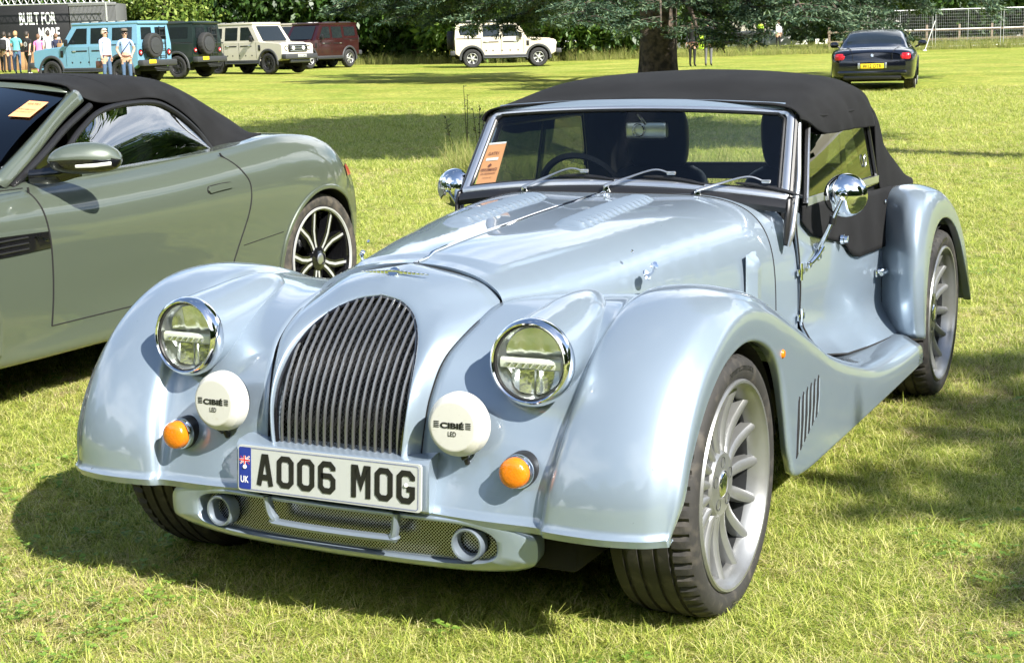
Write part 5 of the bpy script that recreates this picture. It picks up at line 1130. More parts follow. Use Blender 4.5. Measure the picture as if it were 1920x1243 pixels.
def suv(name, label, paint, roofm, rimm, loc, rz, rear_plate='LU23 ABX', front_plate=None, light_bars=True):
    c = thing(name, label, 'car', loc, rz, 'off-road wagons parked before the trees')
    out = [(-2.22,.62)]+arc(-1.45,.42,.50,PI-.12,.12,14)+[(-.92,.52),(.95,.52)]+arc(1.47,.42,.50,PI-.12,.12,14)+[(2.20,.62),(2.22,1.25),(-.95,1.27),(-1.05,1.245),(-2.10,1.17),(-2.22,1.10)]
    bd = MB().prism(out, 0, -.88, .88); body = bd.build('body', paint, c, smooth=False, recalc=True); md = body.modifiers.new('bevel', 'BEVEL'); md.width = .035; md.segments = 2; md.limit_method = 'ANGLE'; md.angle_limit = R(50)
    bon = MB().prism([(-2.08,1.16),(-1.02,1.245),(-1.02,1.275),(-1.95,1.215)], 0, -.62, .62).build('bonnet_bulge', paint, c, smooth=False)
    # cabin: windscreen rakes back, sides lean in
    def cab(sx, z): return sx*np.interp(z, [1.25, 1.95], [.875, .775])
    prof = [(-1.0, 1.25), (-.52, 1.93), (2.16, 1.93), (2.215, 1.25)]
    v = [(cab(sx, z), y, z) for sx in (-1, 1) for y, z in prof]; cb = MB().add(v, [(3, 2, 1, 0), (4, 5, 6, 7), (0, 1, 5, 4), (1, 2, 6, 5), (2, 3, 7, 6)]).build('cabin', paint, c, smooth=False, recalc=True)
    def win(pts, side, name='side_window'):
        vv = [(cab(side, z)+side*.006, y, z) for y, z in pts]; MB().add(vv, [tuple(range(len(vv)))]).build(name, 'dark_glass2', cb, smooth=False)
    for s in (-1, 1):
        win([(-.72, 1.33), (-.34, 1.84), (.10, 1.84), (.10, 1.33)], s); win([(.26, 1.33), (.26, 1.84), (.98, 1.84), (.98, 1.33)], s); win([(1.16, 1.42), (1.16, 1.83), (1.98, 1.83), (1.98, 1.42)], s)
    q = [(-.66, -.995, 1.29), (.66, -.995, 1.29), (.62, -.585, 1.87), (-.62, -.585, 1.87)]; MB().add([(x, y-.012, z+.008) for x, y, z in q], [(0, 1, 2, 3)]).build('windscreen', 'dark_glass2', cb, smooth=False)
    for s in (-1, 1): q = [(s*.10, 2.19, 1.42), (s*.66, 2.19, 1.42), (s*.62, 2.168, 1.82), (s*.10, 2.168, 1.82)]; MB().add([(x, y+.018, z) for x, y, z in q], [(0, 1, 2, 3)]).build('rear_window', 'dark_glass2', cb, smooth=False)
    rf = MB().rbox((0, .83, 1.975), (1.60, 2.80, .10), .035).build('roof', roofm, c)
    for s in (-1, 1):
        for y in (.25, 1.35): MB().rbox((s*.76, y, 2.03), (.06, .86, .05), .015).build('roof_rail', 'cladding', rf)
        if light_bars:
            for y in (.25, 1.35):
                for k in (-1, 1): MB().rbox((s*.793, y+k*.2, 2.032), (.006, .30, .018), .002).build('rail_inlay', 'white', rf)
    for s in (-1, 1):
        for y in (-1.45, 1.47):
            a = arc(y, .42, .515, -.12, PI+.12, 26); MB().tube([(s*.89, p, z) for p, z in a], .05, 6, flat=(1, .55)).build('wheel_arch', 'cladding', c)
            a = arc(y, .42, .50, -.3, PI+.3, 20); m_ = MB().grid(np.array([[(s*.87, p, z), (s*.5, p, z)] for p, z in a])); m_.add([(s*.5, p, z) for p, z in a], [tuple(range(20))]); m_.build('arch_liner', 'well', c, smooth=False)
        MB().rbox((s*.86, .02, .50), (.10, 1.9, .10), .02).build('sill', 'cladding', c); MB().tube([(s*.93, -.95, .43), (s*.95, 0, .42), (s*.93, .95, .43)], .03, 8).build('side_step', 'dark_metal', c)
        for y0, y1 in ((-.55, .10), (.30, .98)):
            MB().rbox((s*.884, (y0+y1)/2, 1.10), (.010, y1-y0, .045), .004).build('side_strip', 'black_plastic', c); MB().rbox((s*.897, y1-.16 if y1 > .5 else y0+.12, 1.10), (.02, .14, .04), .006).build('door_handle', 'silver', c)
        MB().rbox((s*.884, 1.6, 1.275), (.008, 1.1, .03), .003).build('side_strip', 'black_plastic', c)
        for y in (-.55, -.2, .15, .55, .85): MB().lathe([(0, .004), (.03, .003), (.032, 0)], (s*.881, y, .73), (s, 0, 0), 12).build('side_boss', 'black_plastic', c)
        for y in (-.80, .18, 1.06): MB().box((s*.8815, y, .92), (.004, .012, .62)).build('door_gap', 'black_plastic', c)
        MB().rbox((s*.884, -.98, 1.02), (.012, .12, .22), .004).build('wing_vent', 'black_plastic', c)
        m_ = link('door_mirror', None, c); MB().rbox((s*1.02, -.66, 1.38), (.10, .12, .24), .03).build('housing', 'black_plastic', m_); MB().tube([(s*.86, -.68, 1.32), (s*1.0, -.66, 1.34)], .025, 6).build('arm', 'black_plastic', m_)
        MB().lathe([(0, .012), (.085, .010), (.095, 0)], (s*.62, -2.215, .98), (0, -1, 0), 20).build('headlamp', 'led_bar', c)
        MB().lathe([(.07, .014), (.095, .012), (.105, 0)], (s*.62, -2.222, .98), (0, -1, 0), 20).build('headlamp_rim', 'black_plastic', c)
        MB().lathe([(0, .02), (.06, .018), (.085, .0)], (s*.74, 2.22, 1.0), (0, 1, 0), 18).build('tail_lamp', 'red_lens', c); MB().lathe([(0, .026), (.03, .024)], (s*.74, 2.22, 1.0), (0, 1, 0), 12).build('tail_lamp_centre', 'white', c)
        MB().lathe([(.08, .01), (.115, .008), (.12, 0)], (s*.74, 2.22, 1.0), (0, 1, 0), 18).build('tail_lamp_ring', 'black_plastic', c)
    MB().rbox((0, -2.225, .98), (1.02, .05, .30), .02).build('grille', 'black_plastic', c)
    for k in range(3): MB().rbox((0, -2.257, .88+.09*k), (.86, .012, .025), .004).build('grille_slat', 'silver', c)
    for s in (-1, 1): MB().lathe([(0, .02), (.07, .018), (.08, 0)], (s*.28, -2.27, .98), (0, -1, 0), 16).build('driving_lamp', 'led_bar', c)
    MB().rbox((0, -2.33, .66), (1.80, .26, .20), .04).build('front_bumper', 'cladding', c); MB().rbox((0, 2.31, .66), (1.80, .24, .20), .04).build('rear_bumper', 'cladding', c)
    MB().rbox((0, -2.30, .48), (1.1, .12, .14), .03).build('skid_plate', 'dark_metal', c); MB().rbox((0, .1, .50), (1.3, 4.2, .2), .05).build('chassis', 'well', c)
    st = link('rear_step', None, c)
    for k in range(3): MB().rbox((-.15+.0*k, 2.40+.0*k, .50-.05*k), (.9-.1*k, .05, .02), .006).build('tread', 'cladding', st)
    # ladder and spare wheel on the back doors
    ld = link('ladder', None, c); x0 = -.38
    for s in (-1, 1): MB().tube([(x0+s*.15, 2.27, .78), (x0+s*.15, 2.27, 1.85)], .018, 6).build('rail', 'black_plastic', ld)
    for k in range(5): MB().tube([(x0-.15, 2.27, .88+.22*k), (x0+.15, 2.27, .88+.22*k)], .015, 6).build('rung', 'black_plastic', ld)
    sp = suv_wheel(rimm, True); sp.name = 'spare_wheel'; sp.parent = c; sp.location = (.30, 2.52, 1.22); sp.rotation_euler = (0, 0, PI/2)
    pr = link('number_plate', None, c); MB().rbox((.42, 2.435, .70), (.36, .012, .12), .004).build('plate', 'plate_yellow', pr); t_ = MB(); put_text(t_, rear_plate, (.42, 2.4425, .70), (-1, 0, 0), (0, 0, 1), .06, .31, .02); t_.build('lettering', 'ink', pr, smooth=False)
    if front_plate:
        pr = link('number_plate', None, c); MB().rbox((0, -2.468, .68), (.48, .012, .11), .004).build('plate', 'plate_white', pr); t_ = MB(); put_text(t_, front_plate, (0, -2.4755, .68), (1, 0, 0), (0, 0, 1), .07, .42, .02); t_.build('lettering', 'ink', pr, smooth=False)
    wh = suv_wheel(rimm); first = True
    for s in (1, -1):
        for y in (-1.45, 1.47): place_wheel(wh, c, .90, y, .405, s, .2*y, first); first = False
    return c
m_ = mat('dark_glass2', (0.012, 0.016, 0.018), 0.06, 0, 0.3)
suv('off_road_wagon', 'light blue off-road wagon with ladder and spare wheel, two men standing by it', 'suv_blue', 'suv_blue', 'alloy_dark', wp(-13.6, 52.3), heading(-.90, .43), 'LC23 DHY')
suv('off_road_wagon', 'dark green off-road wagon mostly hidden behind the light blue one', 'suv_green', 'suv_green', 'alloy_dark', wp(-12.9, 57.8), heading(-.90, .43), 'LX23 OZD', light_bars=False)
suv('off_road_wagon', 'bone-coloured off-road wagon with white front plate facing the maroon one', 'suv_bone', 'suv_bone', 'alloy_dark', wp(-9.95, 62.5), heading(.80, -.60), front_plate='LV23 CKU')
suv('off_road_wagon', 'cream off-road wagon with only its roof and windows showing behind the bone-coloured one', 'suv_cream', 'suv_cream', 'alloy_dark', wp(-9.6, 72.0), heading(-.55, -.83))
suv('off_road_wagon', 'dark maroon off-road wagon with pale alloy wheels under the hanging branches', 'suv_maroon', 'suv_maroon', 'alloy', wp(-8.65, 70.5), heading(-.52, -.85), light_bars=False)
suv('off_road_wagon', 'cream off-road wagon with black roof seen side-on against the trees', 'suv_cream', 'black_plastic', 'alloy', wp(.03, 68.5), heading(.998, .05))

# ================================================================ black coupe, nose towards local -y
mat('coupe_black', (0.004, 0.005, 0.010), 0.12, 0.1, 1.0)
CS = [ # y: half width, sill z, shoulder z, deck z
 (-2.42,.50,.34,.55,.60),(-2.25,.78,.24,.62,.70),(-1.9,.90,.20,.70,.78),(-1.35,.95,.20,.76,.85),(-.8,.955,.20,.80,.90),(0,.955,.20,.82,.93),(.8,.965,.20,.84,.95),(1.35,.975,.20,.86,.98),(1.8,.965,.21,.86,.985),(2.15,.93,.24,.83,.955),(2.34,.86,.30,.78,.91),(2.42,.72,.36,.72,.86)]
def csec(w, z0, zs, zd):
    return [(w*.80, z0), (w*.94, z0+.03), (w*.985, z0+.15), (w, z0+.32*(zs-z0)/.6+.08), (w*.995, zs-.06), (w*.965, zs+.02), (w*.88, zs+(zd-zs)*.62), (w*.66, zd-.012), (w*.35, zd), (0, zd+.006)]
def coupe(label, loc, rz, plate, group=None):
    c = thing('coupe', label, 'car', loc, rz, group)
    Gc = np.stack([cr(np.array([(x, s[0], z) for x, z in csec(*s[1:])]), 40) for s in CS]); Gc = cr(Gc, 150)
    for sx in (1, -1):
        v = Gc.reshape(-1, 3).copy(); a, b = Gc.shape[:2]; f = []
        for i in range(a-1):
            for j in range(b-1):
                q = (i*b+j, i*b+j+1, (i+1)*b+j+1, (i+1)*b+j); cc = v[list(q)].mean(0)
                if any(cc[0] > .6 and (cc[1]-yc)**2+(cc[2]-.345)**2 < .375**2 for yc in (-1.40, 1.35)): continue
                f.append(q if sx < 0 else q[::-1])
        v[:, 0] *= sx; o = MB().add(v, f).build('body_side', 'coupe_black', c, ang=50)
        bm = bmesh.new(); bm.from_mesh(o.data); bmesh.ops.delete(bm, geom=[x for x in bm.verts if not x.link_faces], context='VERTS'); bm.to_mesh(o.data); bm.free()
        for yc in (-1.40, 1.35):
            a_ = arc(yc, .345, .372, -.3, PI+.3, 30); MB().tube([(sx*.958, p, z) for p, z in a_], .014, 6).build('arch_lip', 'coupe_black', o)
            m_ = MB().grid(np.array([[(sx*.95, p, z), (sx*.62, p, z)] for p, z in a_])); m_.add([(sx*.62, p, z) for p, z in a_], [tuple(range(30))]); m_.build('arch_liner', 'well', o, smooth=False)
        m_ = link('door_mirror', None, c); P = [(1-abs(t)**2.4)**.5 if abs(t) < 1 else .01 for t in np.linspace(-1, 1, 10)]; a_ = np.linspace(0, 2*PI, 16, endpoint=False)
        MB().grid(np.array([[(sx*(1.06+.11*t), -.62+.07*p*math.cos(q)+.05*t*t, 1.03+.075*p*math.sin(q)) for q in a_] for t, p in zip(np.linspace(-1, 1, 10), P)]), cv=True).build('housing', 'coupe_black', m_); MB().tube([(sx*.90, -.66, .94), (sx*1.0, -.62, .99)], .025, 6).build('arm', 'black_plastic', m_)
        # lamps: rounded red clusters on the rear corners
        pts = rrect(.25, .20, .075); tl = []
        for dx, dz in pts: tl.append((sx*(.735+dx*.93), 2.405-.30*max(0, (.735+dx-.62))**1.3-.10*max(0, dz), .765+dz*.80))
        k = len(tl); cen = np.mean(tl, 0)+np.array([0, .03, 0]); inn = [tuple(np.array(p)*.72+cen*.28+np.array([0, .018, 0])) for p in tl]; back = [(p[0], p[1]-.16, p[2]) for p in tl]
        MB().add(tl+inn+[tuple(cen)]+back, [(i, (i+1) % k, k+(i+1) % k, k+i) for i in range(k)]+[(k+i, k+(i+1) % k, 2*k) for i in range(k)]+[(i, 2*k+1+i, 2*k+1+(i+1) % k, (i+1) % k) for i in range(k)]).build('tail_lamp', 'red_lens', c, recalc=True)
        MB().lathe([(.055, -.04), (.075, .0), (.085, .0), (.09, -.05)], (sx*.56, 2.40, .33), (0, 1, 0), 24).build('exhaust', 'dark_metal', c)
    RF = [(-.95,.74,.92,.02),(-.60,.72,1.06,.05),(-.15,.68,1.24,.06),(.20,.665,1.345,.07),(.55,.655,1.375,.07),(.95,.65,1.345,.07),(1.35,.66,1.23,.06),(1.70,.69,1.07,.04),(1.98,.72,.965,.02)]
    rows = []
    for y, w, zt, cam_ in RF:
        zb = .90; rows.append([(w*1.18, y, zb), (w*1.15, y, zb+(zt-zb)*.35), (w*1.06, y, zb+(zt-zb)*.72), (w*.93, y, zt-.035), (w*.70, y, zt-.006), (w*.35, y, zt+cam_*.15), (0, y, zt+cam_*.22)])
    Gt_ = np.stack([cr(np.array(r_), 30) for r_ in rows]); Gt_ = cr(Gt_, 70)
    mb = MB(); mb.grid(Gt_); g2 = Gt_.copy(); g2[..., 0] *= -1; mb.grid(g2, flip=True); rf = mb.build('roof', 'coupe_black', c, recalc=True)
    def onroof(x, y):
        i = np.argmin(abs(Gt_[:, 0, 1]-y)); row = Gt_[i]; return float(np.interp(abs(x), row[::-1, 0], row[::-1, 2]))
    def patch(name, x0f, y0, y1, m, nx=14, ny=12, off=.008):
        G = [[(x0f(y)*u, y, onroof(x0f(y)*u, y)+off) for u in np.linspace(-1, 1, nx)] for y in np.linspace(y0, y1, ny)]; MB().grid(np.array(G)).build(name, m, rf)
    patch('rear_window', lambda y: .56+.06*math.sin((y-1.02)/.66*PI*.6), 1.02, 1.74, 'dark_glass2'); patch('windscreen', lambda y: .66-.08*(y+.85), -.82, .06, 'dark_glass2')
    for sx in (1, -1):
        G = [[(sx*(np.interp(t, [0, 1], [.79, .685])+.012), y, z) for t, z in ((0, .955), (.35, 1.06), (.7, 1.17), (1, min(1.29, zt)))] for y, zt in ((-.45, 1.09), (-.1, 1.22), (.3, 1.29), (.8, 1.28), (1.15, 1.19), (1.4, 1.07))]; 
        for row in G:
            for k in range(4): row[k] = (row[k][0], row[k][1], min(row[k][2], row[3][2]))
        MB().grid(np.array(G)).build('side_window', 'dark_glass2', rf)
    # boot lid line, badge, plate recess
    MB().tube(cr(np.array([(-.60, 1.95, .985), (-.50, 2.30, .935), (-.44, 2.42, .82), (-.40, 2.44, .66), (0, 2.45, .64), (.40, 2.44, .66), (.44, 2.42, .82), (.50, 2.30, .935), (.60, 1.95, .985)]), 60), .006, 6).build('boot_gap', 'black_matte', c)
    rear = MB(); G = [[(x, 2.42+.04*(1-(x/.75)**2)-.05*((z-.55)/.3)**2, z) for z in np.linspace(.34, .865, 10)] for x in np.linspace(-.74, .74, 20)]; rear.grid(np.array(G)).build('rear_panel', 'coupe_black', c, recalc=True)
    MB().rbox((0, 2.43, .41), (1.56, .10, .10), .04).build('rear_bumper', 'coupe_black', c); MB().rbox((0, 2.38, .30), (1.3, .12, .10), .03).build('diffuser', 'black_plastic', c)
    MB().lathe([(0, .012), (.035, .010), (.04, 0)], (0, 2.455, .80), (0, 1, .2), 18).build('badge', 'chrome', c)
    pr = link('number_plate', None, c); MB().rbox((0, 2.485, .56), (.52, .012, .111), .005).build('plate', 'plate_yellow', pr); t_ = MB(); put_text(t_, plate, (0, 2.4925, .56), (-1, 0, 0), (0, 0, 1), .084, .42, .015); t_.build('lettering', 'ink', pr, smooth=False)
    for s in (-1, 1): MB().rbox((s*.30, 2.475, .57), (.05, .02, .13), .012).build('plate_lamp', 'silver', pr)
    MB().rbox((0, 0, .28), (1.7, 4.2, .16), .04).build('underside', 'well', c)
    for s in (1, -1):
        for y in (-1.40, 1.35): w = copy_tree(wf); w.parent = c; w.location = (s*.95, y, .342); w.rotation_euler = (.3*y, 0, 0 if s > 0 else PI)
    return c
coupe('glossy black coupe seen from behind on the open grass with yellow rear plate', wp(9.10, 37.6), heading(.275, .961), 'W12 OTR')

# ================================================================ far vehicles beyond the cedar
def small_wheel(parent, x, y, r, w):
    o = link('wheel', None, parent); MB().lathe([(r*.5, w/2), (r*.9, w/2), (r, w*.3), (r, -w*.3), (r*.9, -w/2), (r*.5, -w/2)], (0, 0, 0), (1, 0, 0), 24).build('tyre', 'far_tyre', o); MB().lathe([(0, w*.4), (r*.5, w*.42), (r*.5, -w*.42), (0, -w*.4)], (0, 0, 0), (1, 0, 0), 16).build('rim', 'alloy_dark', o); o.location = (x, y, r)
uv = thing('utility_vehicle', 'small dark green utility vehicle with open load bed beyond the cedar', 'utility vehicle', wp(12.75, 86), heading(-.86, .5))
mat('uv_green', (.03, .05, .04), .5)
MB().rbox((0, -.35, .55), (1.35, 2.3, .20), .05).build('chassis', 'black_plastic', uv); MB().prism([(-1.45, .5), (-1.4, .85), (-.75, .98), (-.6, .65), (-.6, .5)], 0, -.62, .62).build('bonnet', 'uv_green', uv, smooth=False)
MB().rbox((0, -.2, .78), (1.2, .5, .12), .04).rbox((0, .05, 1.02), (1.2, .10, .45), .04).build('seat_bench', 'leather', uv)
bed = MB().rbox((0, .85, .80), (1.4, 1.35, .06), .02)
for s in (-1, 1): bed.rbox((s*.69, .85, .95), (.04, 1.35, .28), .015)
for s in (-1, 1): bed.rbox((0, .85+s*.66, .95), (1.4, .04, .28), .015)
bed.build('load_bed', 'cladding', uv); rc = link('roll_cage', None, uv)
for s in (-1, 1): MB().tube(cr(np.array([(s*.62, -.85, .9), (s*.58, -.55, 1.75), (s*.58, .1, 1.78), (s*.62, .18, .9)]), 16), .028, 6).build('hoop', 'black_plastic', rc)
MB().rbox((0, -.22, 1.80), (1.22, .8, .04), .015).build('canopy', 'black_plastic', rc)
MB().rbox((.35, 1.545, .62), (.30, .012, .11), .004).build('plate', 'plate_yellow', uv)
for s in (1, -1):
    for y in (-1.05, .85): small_wheel(uv, s*.62, y, .34, .26)
jp = thing('off_road_car', 'small dark off-road car with pale lamps far away under the branches', 'car', wp(20.7, 100), heading(-.10, -.995))
jb = MB().rbox((0, 0, .85), (1.75, 3.4, .62), .08).build('body', 'cladding', jp); MB().prism([(-.7, 1.15), (-.45, 1.66), (1.5, 1.68), (1.62, 1.15)], 0, -.74, .74).build('cabin', 'dark_glass2', jp, smooth=False); MB().rbox((0, .5, 1.70), (1.46, 2.1, .06), .02).build('roof', 'cladding', jp)
MB().rbox((0, -1.73, .55), (1.7, .16, .2), .04).build('front_bumper', 'black_plastic', jp); MB().rbox((0, -1.71, .92), (1.1, .04, .24), .02).build('grille', 'black_plastic', jp)
for s in (1, -1): MB().lathe([(0, .02), (.11, .016), (.12, 0)], (s*.62, -1.70, .92), (0, -1, 0), 18).build('headlamp', 'white', jp); small_wheel(jp, s*.75, -1.1, .36, .24); small_wheel(jp, s*.75, 1.1, .36, .24)
# ================================================================ people: one continuous skinned body each, clothing by region
mat('skin', (0.50, 0.30, 0.21), 0.5); mat('hair_grey', (0.42, 0.37, 0.30), 0.7); mat('hair_dark', (0.03, 0.022, 0.016), 0.6); mat('hair_brown', (0.14, 0.075, 0.04), 0.6)
mat('shirt_blue', (0.30, 0.40, 0.64), 0.8); mat('shirt_pale', (0.40, 0.47, 0.66), 0.8); mat('jeans', (0.060, 0.105, 0.19), 0.85); mat('cloth_white', (0.58, 0.58, 0.58), 0.8); mat('cloth_teal', (0.12, 0.42, 0.48), 0.8); mat('cloth_black', (0.010, 0.010, 0.011), 0.85)
mat('cloth_pink', (0.62, 0.20, 0.42), 0.8); mat('cloth_navy', (0.016, 0.02, 0.05), 0.85); mat('hivis', (0.55, 0.85, 0.06), 0.7); mat('cloth_grey', (0.12, 0.12, 0.13), 0.85); mat('shoe', (0.02, 0.018, 0.016), 0.5); mat('shoe_white', (0.7, 0.7, 0.68), 0.5); mat('tan', (0.36, 0.22, 0.11), 0.7); mat('cap_tweed', (0.13, 0.11, 0.09), 0.85); mat('leather_brown', (0.10, 0.04, 0.03), 0.5)
def person(label, loc, rz, top, bottom, hair, pose='stand', h=1.75, sleeves='long', shoes='shoe', skirt=False, group=None, cap=None):
    """faces local -y"""
    p = thing('person', label, 'person', loc, rz, group); k = h/1.75
    A = {'stand': [(.20,.02,1.16),(.235,.03,.92)], 'pocket': [(.27,.06,1.17),(.165,-.10,.96)], 'bag': [(.215,0,1.16),(.23,-.05,.92)], 'fold': [(.23,-.02,1.17),(.06,-.20,1.14)], 'walk': [(.22,-.10,1.17),(.22,-.28,1.0)], 'walkb': [(.22,.14,1.17),(.22,.20,.94)]}
    L_, R_ = {'stand': ('stand', 'stand'), 'pocket': ('pocket', 'pocket'), 'bag': ('stand', 'bag'), 'fold': ('fold', 'fold'), 'walk': ('walk', 'walkb')}[pose]
    ly = {'walk': (-.20, .22)}.get(pose, (-.02, .03))
    V = [(0,0,.95),(0,-.01,1.10),(0,0,1.28),(0,.01,1.42),(0,.0,1.50),(0,-.015,1.56),(0,-.02,1.64),(0,-.01,1.72)]; Rd = [(.150,.115),(.140,.105),(.165,.11),(.13,.085),(.055,.055),(.066,.075),(.076,.092),(.055,.065)]
    E_ = [(0,1),(1,2),(2,3),(3,4),(4,5),(5,6),(6,7)]
    def addv(v, r, pa): V.append(v); Rd.append(r if isinstance(r, tuple) else (r, r)); E_.append((pa, len(V)-1)); return len(V)-1
    hands = []
    for s, nm in ((1, L_), (-1, R_)):
        sh = addv((s*.185, .01, 1.41), .062, 3); el = A[nm][0]; ha = A[nm][1]; e = addv((s*el[0], el[1], el[2]), .044, sh); w = addv((s*ha[0], ha[1], ha[2]), .030, e); d = np.array([s*ha[0], ha[1], ha[2]])-np.array([s*el[0], el[1], el[2]]); d /= np.linalg.norm(d); pm = np.array(V[w])+d*.07; addv(tuple(pm), (.038, .022), w); hands.append((s, np.array(V[w]), d))
    for s, y in ((1, ly[0]), (-1, ly[1])):
        hip = addv((s*.095, 0, .86), .092, 0); kn = addv((s*.10, y*.6-.015, .48), .060, hip); an = addv((s*.105, y+.01, .09), .040, kn); addv((s*.115, y-.13, .035), (.042, .028), an)
    me = bpy.data.meshes.new('body'); me.from_pydata([tuple(np.array(v)*k) for v in V], E_, []); o = bpy.data.objects.new('b', me); col.objects.link(o)
    md = o.modifiers.new('skin', 'SKIN'); md.use_smooth_shade = True
    for i, r in enumerate(Rd): me.skin_vertices[0].data[i].radius = (r[0]*k, r[1]*k)
    me.skin_vertices[0].data[0].use_root = True
    sd = o.modifiers.new('sub', 'SUBSURF'); sd.levels = sd.render_levels = 1
    bpy.context.view_layer.update(); nm_ = bpy.data.meshes.new_from_object(o.evaluated_get(bpy.context.evaluated_depsgraph_get())); bpy.data.objects.remove(o)
    # fingers and a nose are part of the same mesh
    mb = MB(); mb.add([v.co[:] for v in nm_.vertices], [tuple(q.vertices) for q in nm_.polygons]); bpy.data.meshes.remove(nm_)
    for s, w, d in hands:
        sd_ = np.cross(d, (0, 0, 1.0)); sd_ = sd_/(np.linalg.norm(sd_)+1e-6) if np.linalg.norm(sd_) > .2 else np.array([0, 1.0, 0]); pl_ = np.cross(d, sd_)
        for q, (off, ln) in enumerate(((-.027, .070), (-.009, .080), (.009, .076), (.026, .062))):
            b0 = (w+d*.085+sd_*off)*k; mb.tube([b0, b0+(d*ln*.55+pl_*.008)*k, b0+(d*ln*.9+pl_*.030*-1)*k], [.009*k, .0085*k, .006*k], 6)
        b0 = (w+d*.03-sd_*.03)*k; mb.tube([b0, b0+(d*.03-sd_*.022)*k, b0+(d*.058-sd_*.024)*k], [.011*k, .010*k, .007*k], 6)
    mb.tube([(0, -.105*k, 1.655*k), (0, -.120*k, 1.625*k), (0, -.095*k, 1.612*k)], [.008*k, .015*k, .010*k], 6)
    for s in (-1, 1): mb.lathe([(0, .012*k), (.02*k, .010*k), (.028*k, 0)], (s*.072*k, .0, 1.63*k), (s, 0, 0), 10)
    AV = np.concatenate(mb.v); ms = []
    for q in mb.f:
        c = AV[list(q)].mean(0)/k; x, y, z = c; arm = abs(x) > .155 and z < 1.47 or (z < 1.46 and y < -.125 and z > .8)
        wrist = any(np.linalg.norm(c-w) < .055 or (c-w)@d > -.01 and np.linalg.norm(c-w) < .22 for s, w, d in hands)
        if z > 1.50: m = 2 if not (z > 1.675 or (y > .01 and z > 1.57) or (abs(x) > .06 and z > 1.65)) else 3
        elif wrist and z < 1.3: m = 2
        elif arm and abs(x) > .16 and z < 1.27 and sleeves == 'short' and z > .8: m = 2
        elif z > .94 or (abs(x) > .2 and z > .7): m = 0
        elif z > .10: m = 1
        else: m = 4
        ms.append(m)
    mb.m = ms; mb.build('body', [top, bottom, 'skin', hair, shoes], p, ang=80)
    # eyes, mouth and a lifted layer of hair
    for s in (-1, 1): MB().lathe([(0, .006*k), (.009*k, .004*k), (.012*k, 0)], (s*.030*k, -.103*k, 1.652*k), (0, -1, 0), 8).build('eye', 'ink', p)
    MB().rbox((0, -.098*k, 1.588*k), (.045*k, .012*k, .008*k), .003*k).build('mouth', 'leather_brown', p)
    a = np.linspace(0, 2*PI, 20, endpoint=False); rows = []
    for z, r, fy in ((1.60, .083, .02), (1.66, .091, .012), (1.72, .083, .0), (1.765, .058, -.005), (1.785, .012, -.005)):
        rows.append([((r*math.cos(t))*k, (fy+r*1.12*math.sin(t)*(1 if math.sin(t) > 0 or z > 1.70 else .55))*k, (z+(.055 if math.sin(t) < -.3 and z < 1.70 else 0))*k) for t in a])
    MB().grid(cr(np.array(rows), 10), cv=True).build('hair', hair, p)
    if skirt: MB().lathe([(.155*k, 1.0*k), (.185*k, .85*k), (.23*k, .62*k), (.26*k, .46*k)], (0, 0, 0), (0, 0, 1), 20).build('dress_skirt', top, p)
    else: MB().lathe([(.162*k, .985*k), (.168*k, .975*k), (.166*k, .945*k)], (0, 0, 0), (0, 0, 1), 24).xf(Matrix.Diagonal((1, .78, 1, 1))).build('belt', 'leather_brown', p)
    MB().tube([(.055*k*math.cos(t), (.05*k*math.sin(t)), 1.475*k) for t in a], .014*k, 6, closed=True).build('collar', top, p)
    if cap: MB().lathe([(.0, 1.815*k), (.06*k, 1.81*k), (.10*k, 1.785*k), (.105*k, 1.755*k), (.098*k, 1.735*k)], (0, .005*k, 0), (0, 0, 1), 24).rbox((0, -.115*k, 1.745*k), (.13*k, .10*k, .016*k), .006*k).build('flat_cap', cap, p)
    return p, k
FC = lambda r, f: heading(r, f)
p1, k = person('grey-haired man in pale blue shirt and jeans holding a bag by the blue wagon', wp(-12.45, 48.3), FC(.85, -.5), 'shirt_pale', 'jeans', 'hair_grey', 'bag', 1.80)
sg = MB().rbox((0, -.092*k, 1.652*k), (.15*k, .03*k, .032*k), .008).build('sunglasses', 'black_gloss', p1)
p2, k = person('man in flat cap and blue shirt with hands in his jeans pockets', wp(-11.85, 48.4), FC(.25, -.97), 'shirt_blue', 'jeans', 'hair_dark', 'pocket', 1.76, 'short', cap='cap_tweed')
MB().rbox((0, -.092*k, 1.652*k), (.15*k, .03*k, .032*k), .008).build('sunglasses', 'black_gloss', p2); MB().tube(cr(np.array([(.17, -.02, 1.45), (.06, -.135, 1.30), (-.10, -.14, 1.10), (-.17, -.02, .98), (-.06, .125, 1.14), (.10, .125, 1.34), (.17, .02, 1.45)])*k, 30), .012, 6).build('bag_strap', 'cloth_black', p2)
hb = tag(MB().rbox((0, 0, -.16), (.06, .26, .22), .02).tube(cr(np.array([(0, -.08, -.05), (0, -.06, .03), (0, .06, .03), (0, .08, -.05)]), 12), .008, 6).build('hand_bag', ['leather_brown']), 'small dark red bag hanging from the grey-haired man\'s hand', 'bag')
hb.location = Vector(wp(-12.66, 48.22, .88)); hb.rotation_euler = (0, 0, FC(.85, -.5))
grp = 'visitors at the black stand'
person('visitor in white top at the left edge of the picture by the stand', wp(-22.62, 69.2), FC(.1, 1), 'cloth_white', 'cloth_black', 'hair_dark', 'stand', 1.74, group=grp)
pb, k = person('visitor in white shirt with a black backpack facing the stand', wp(-22.26, 69.0), FC(.15, 1), 'cloth_white', 'cloth_black', 'hair_dark', 'stand', 1.78, group=grp)
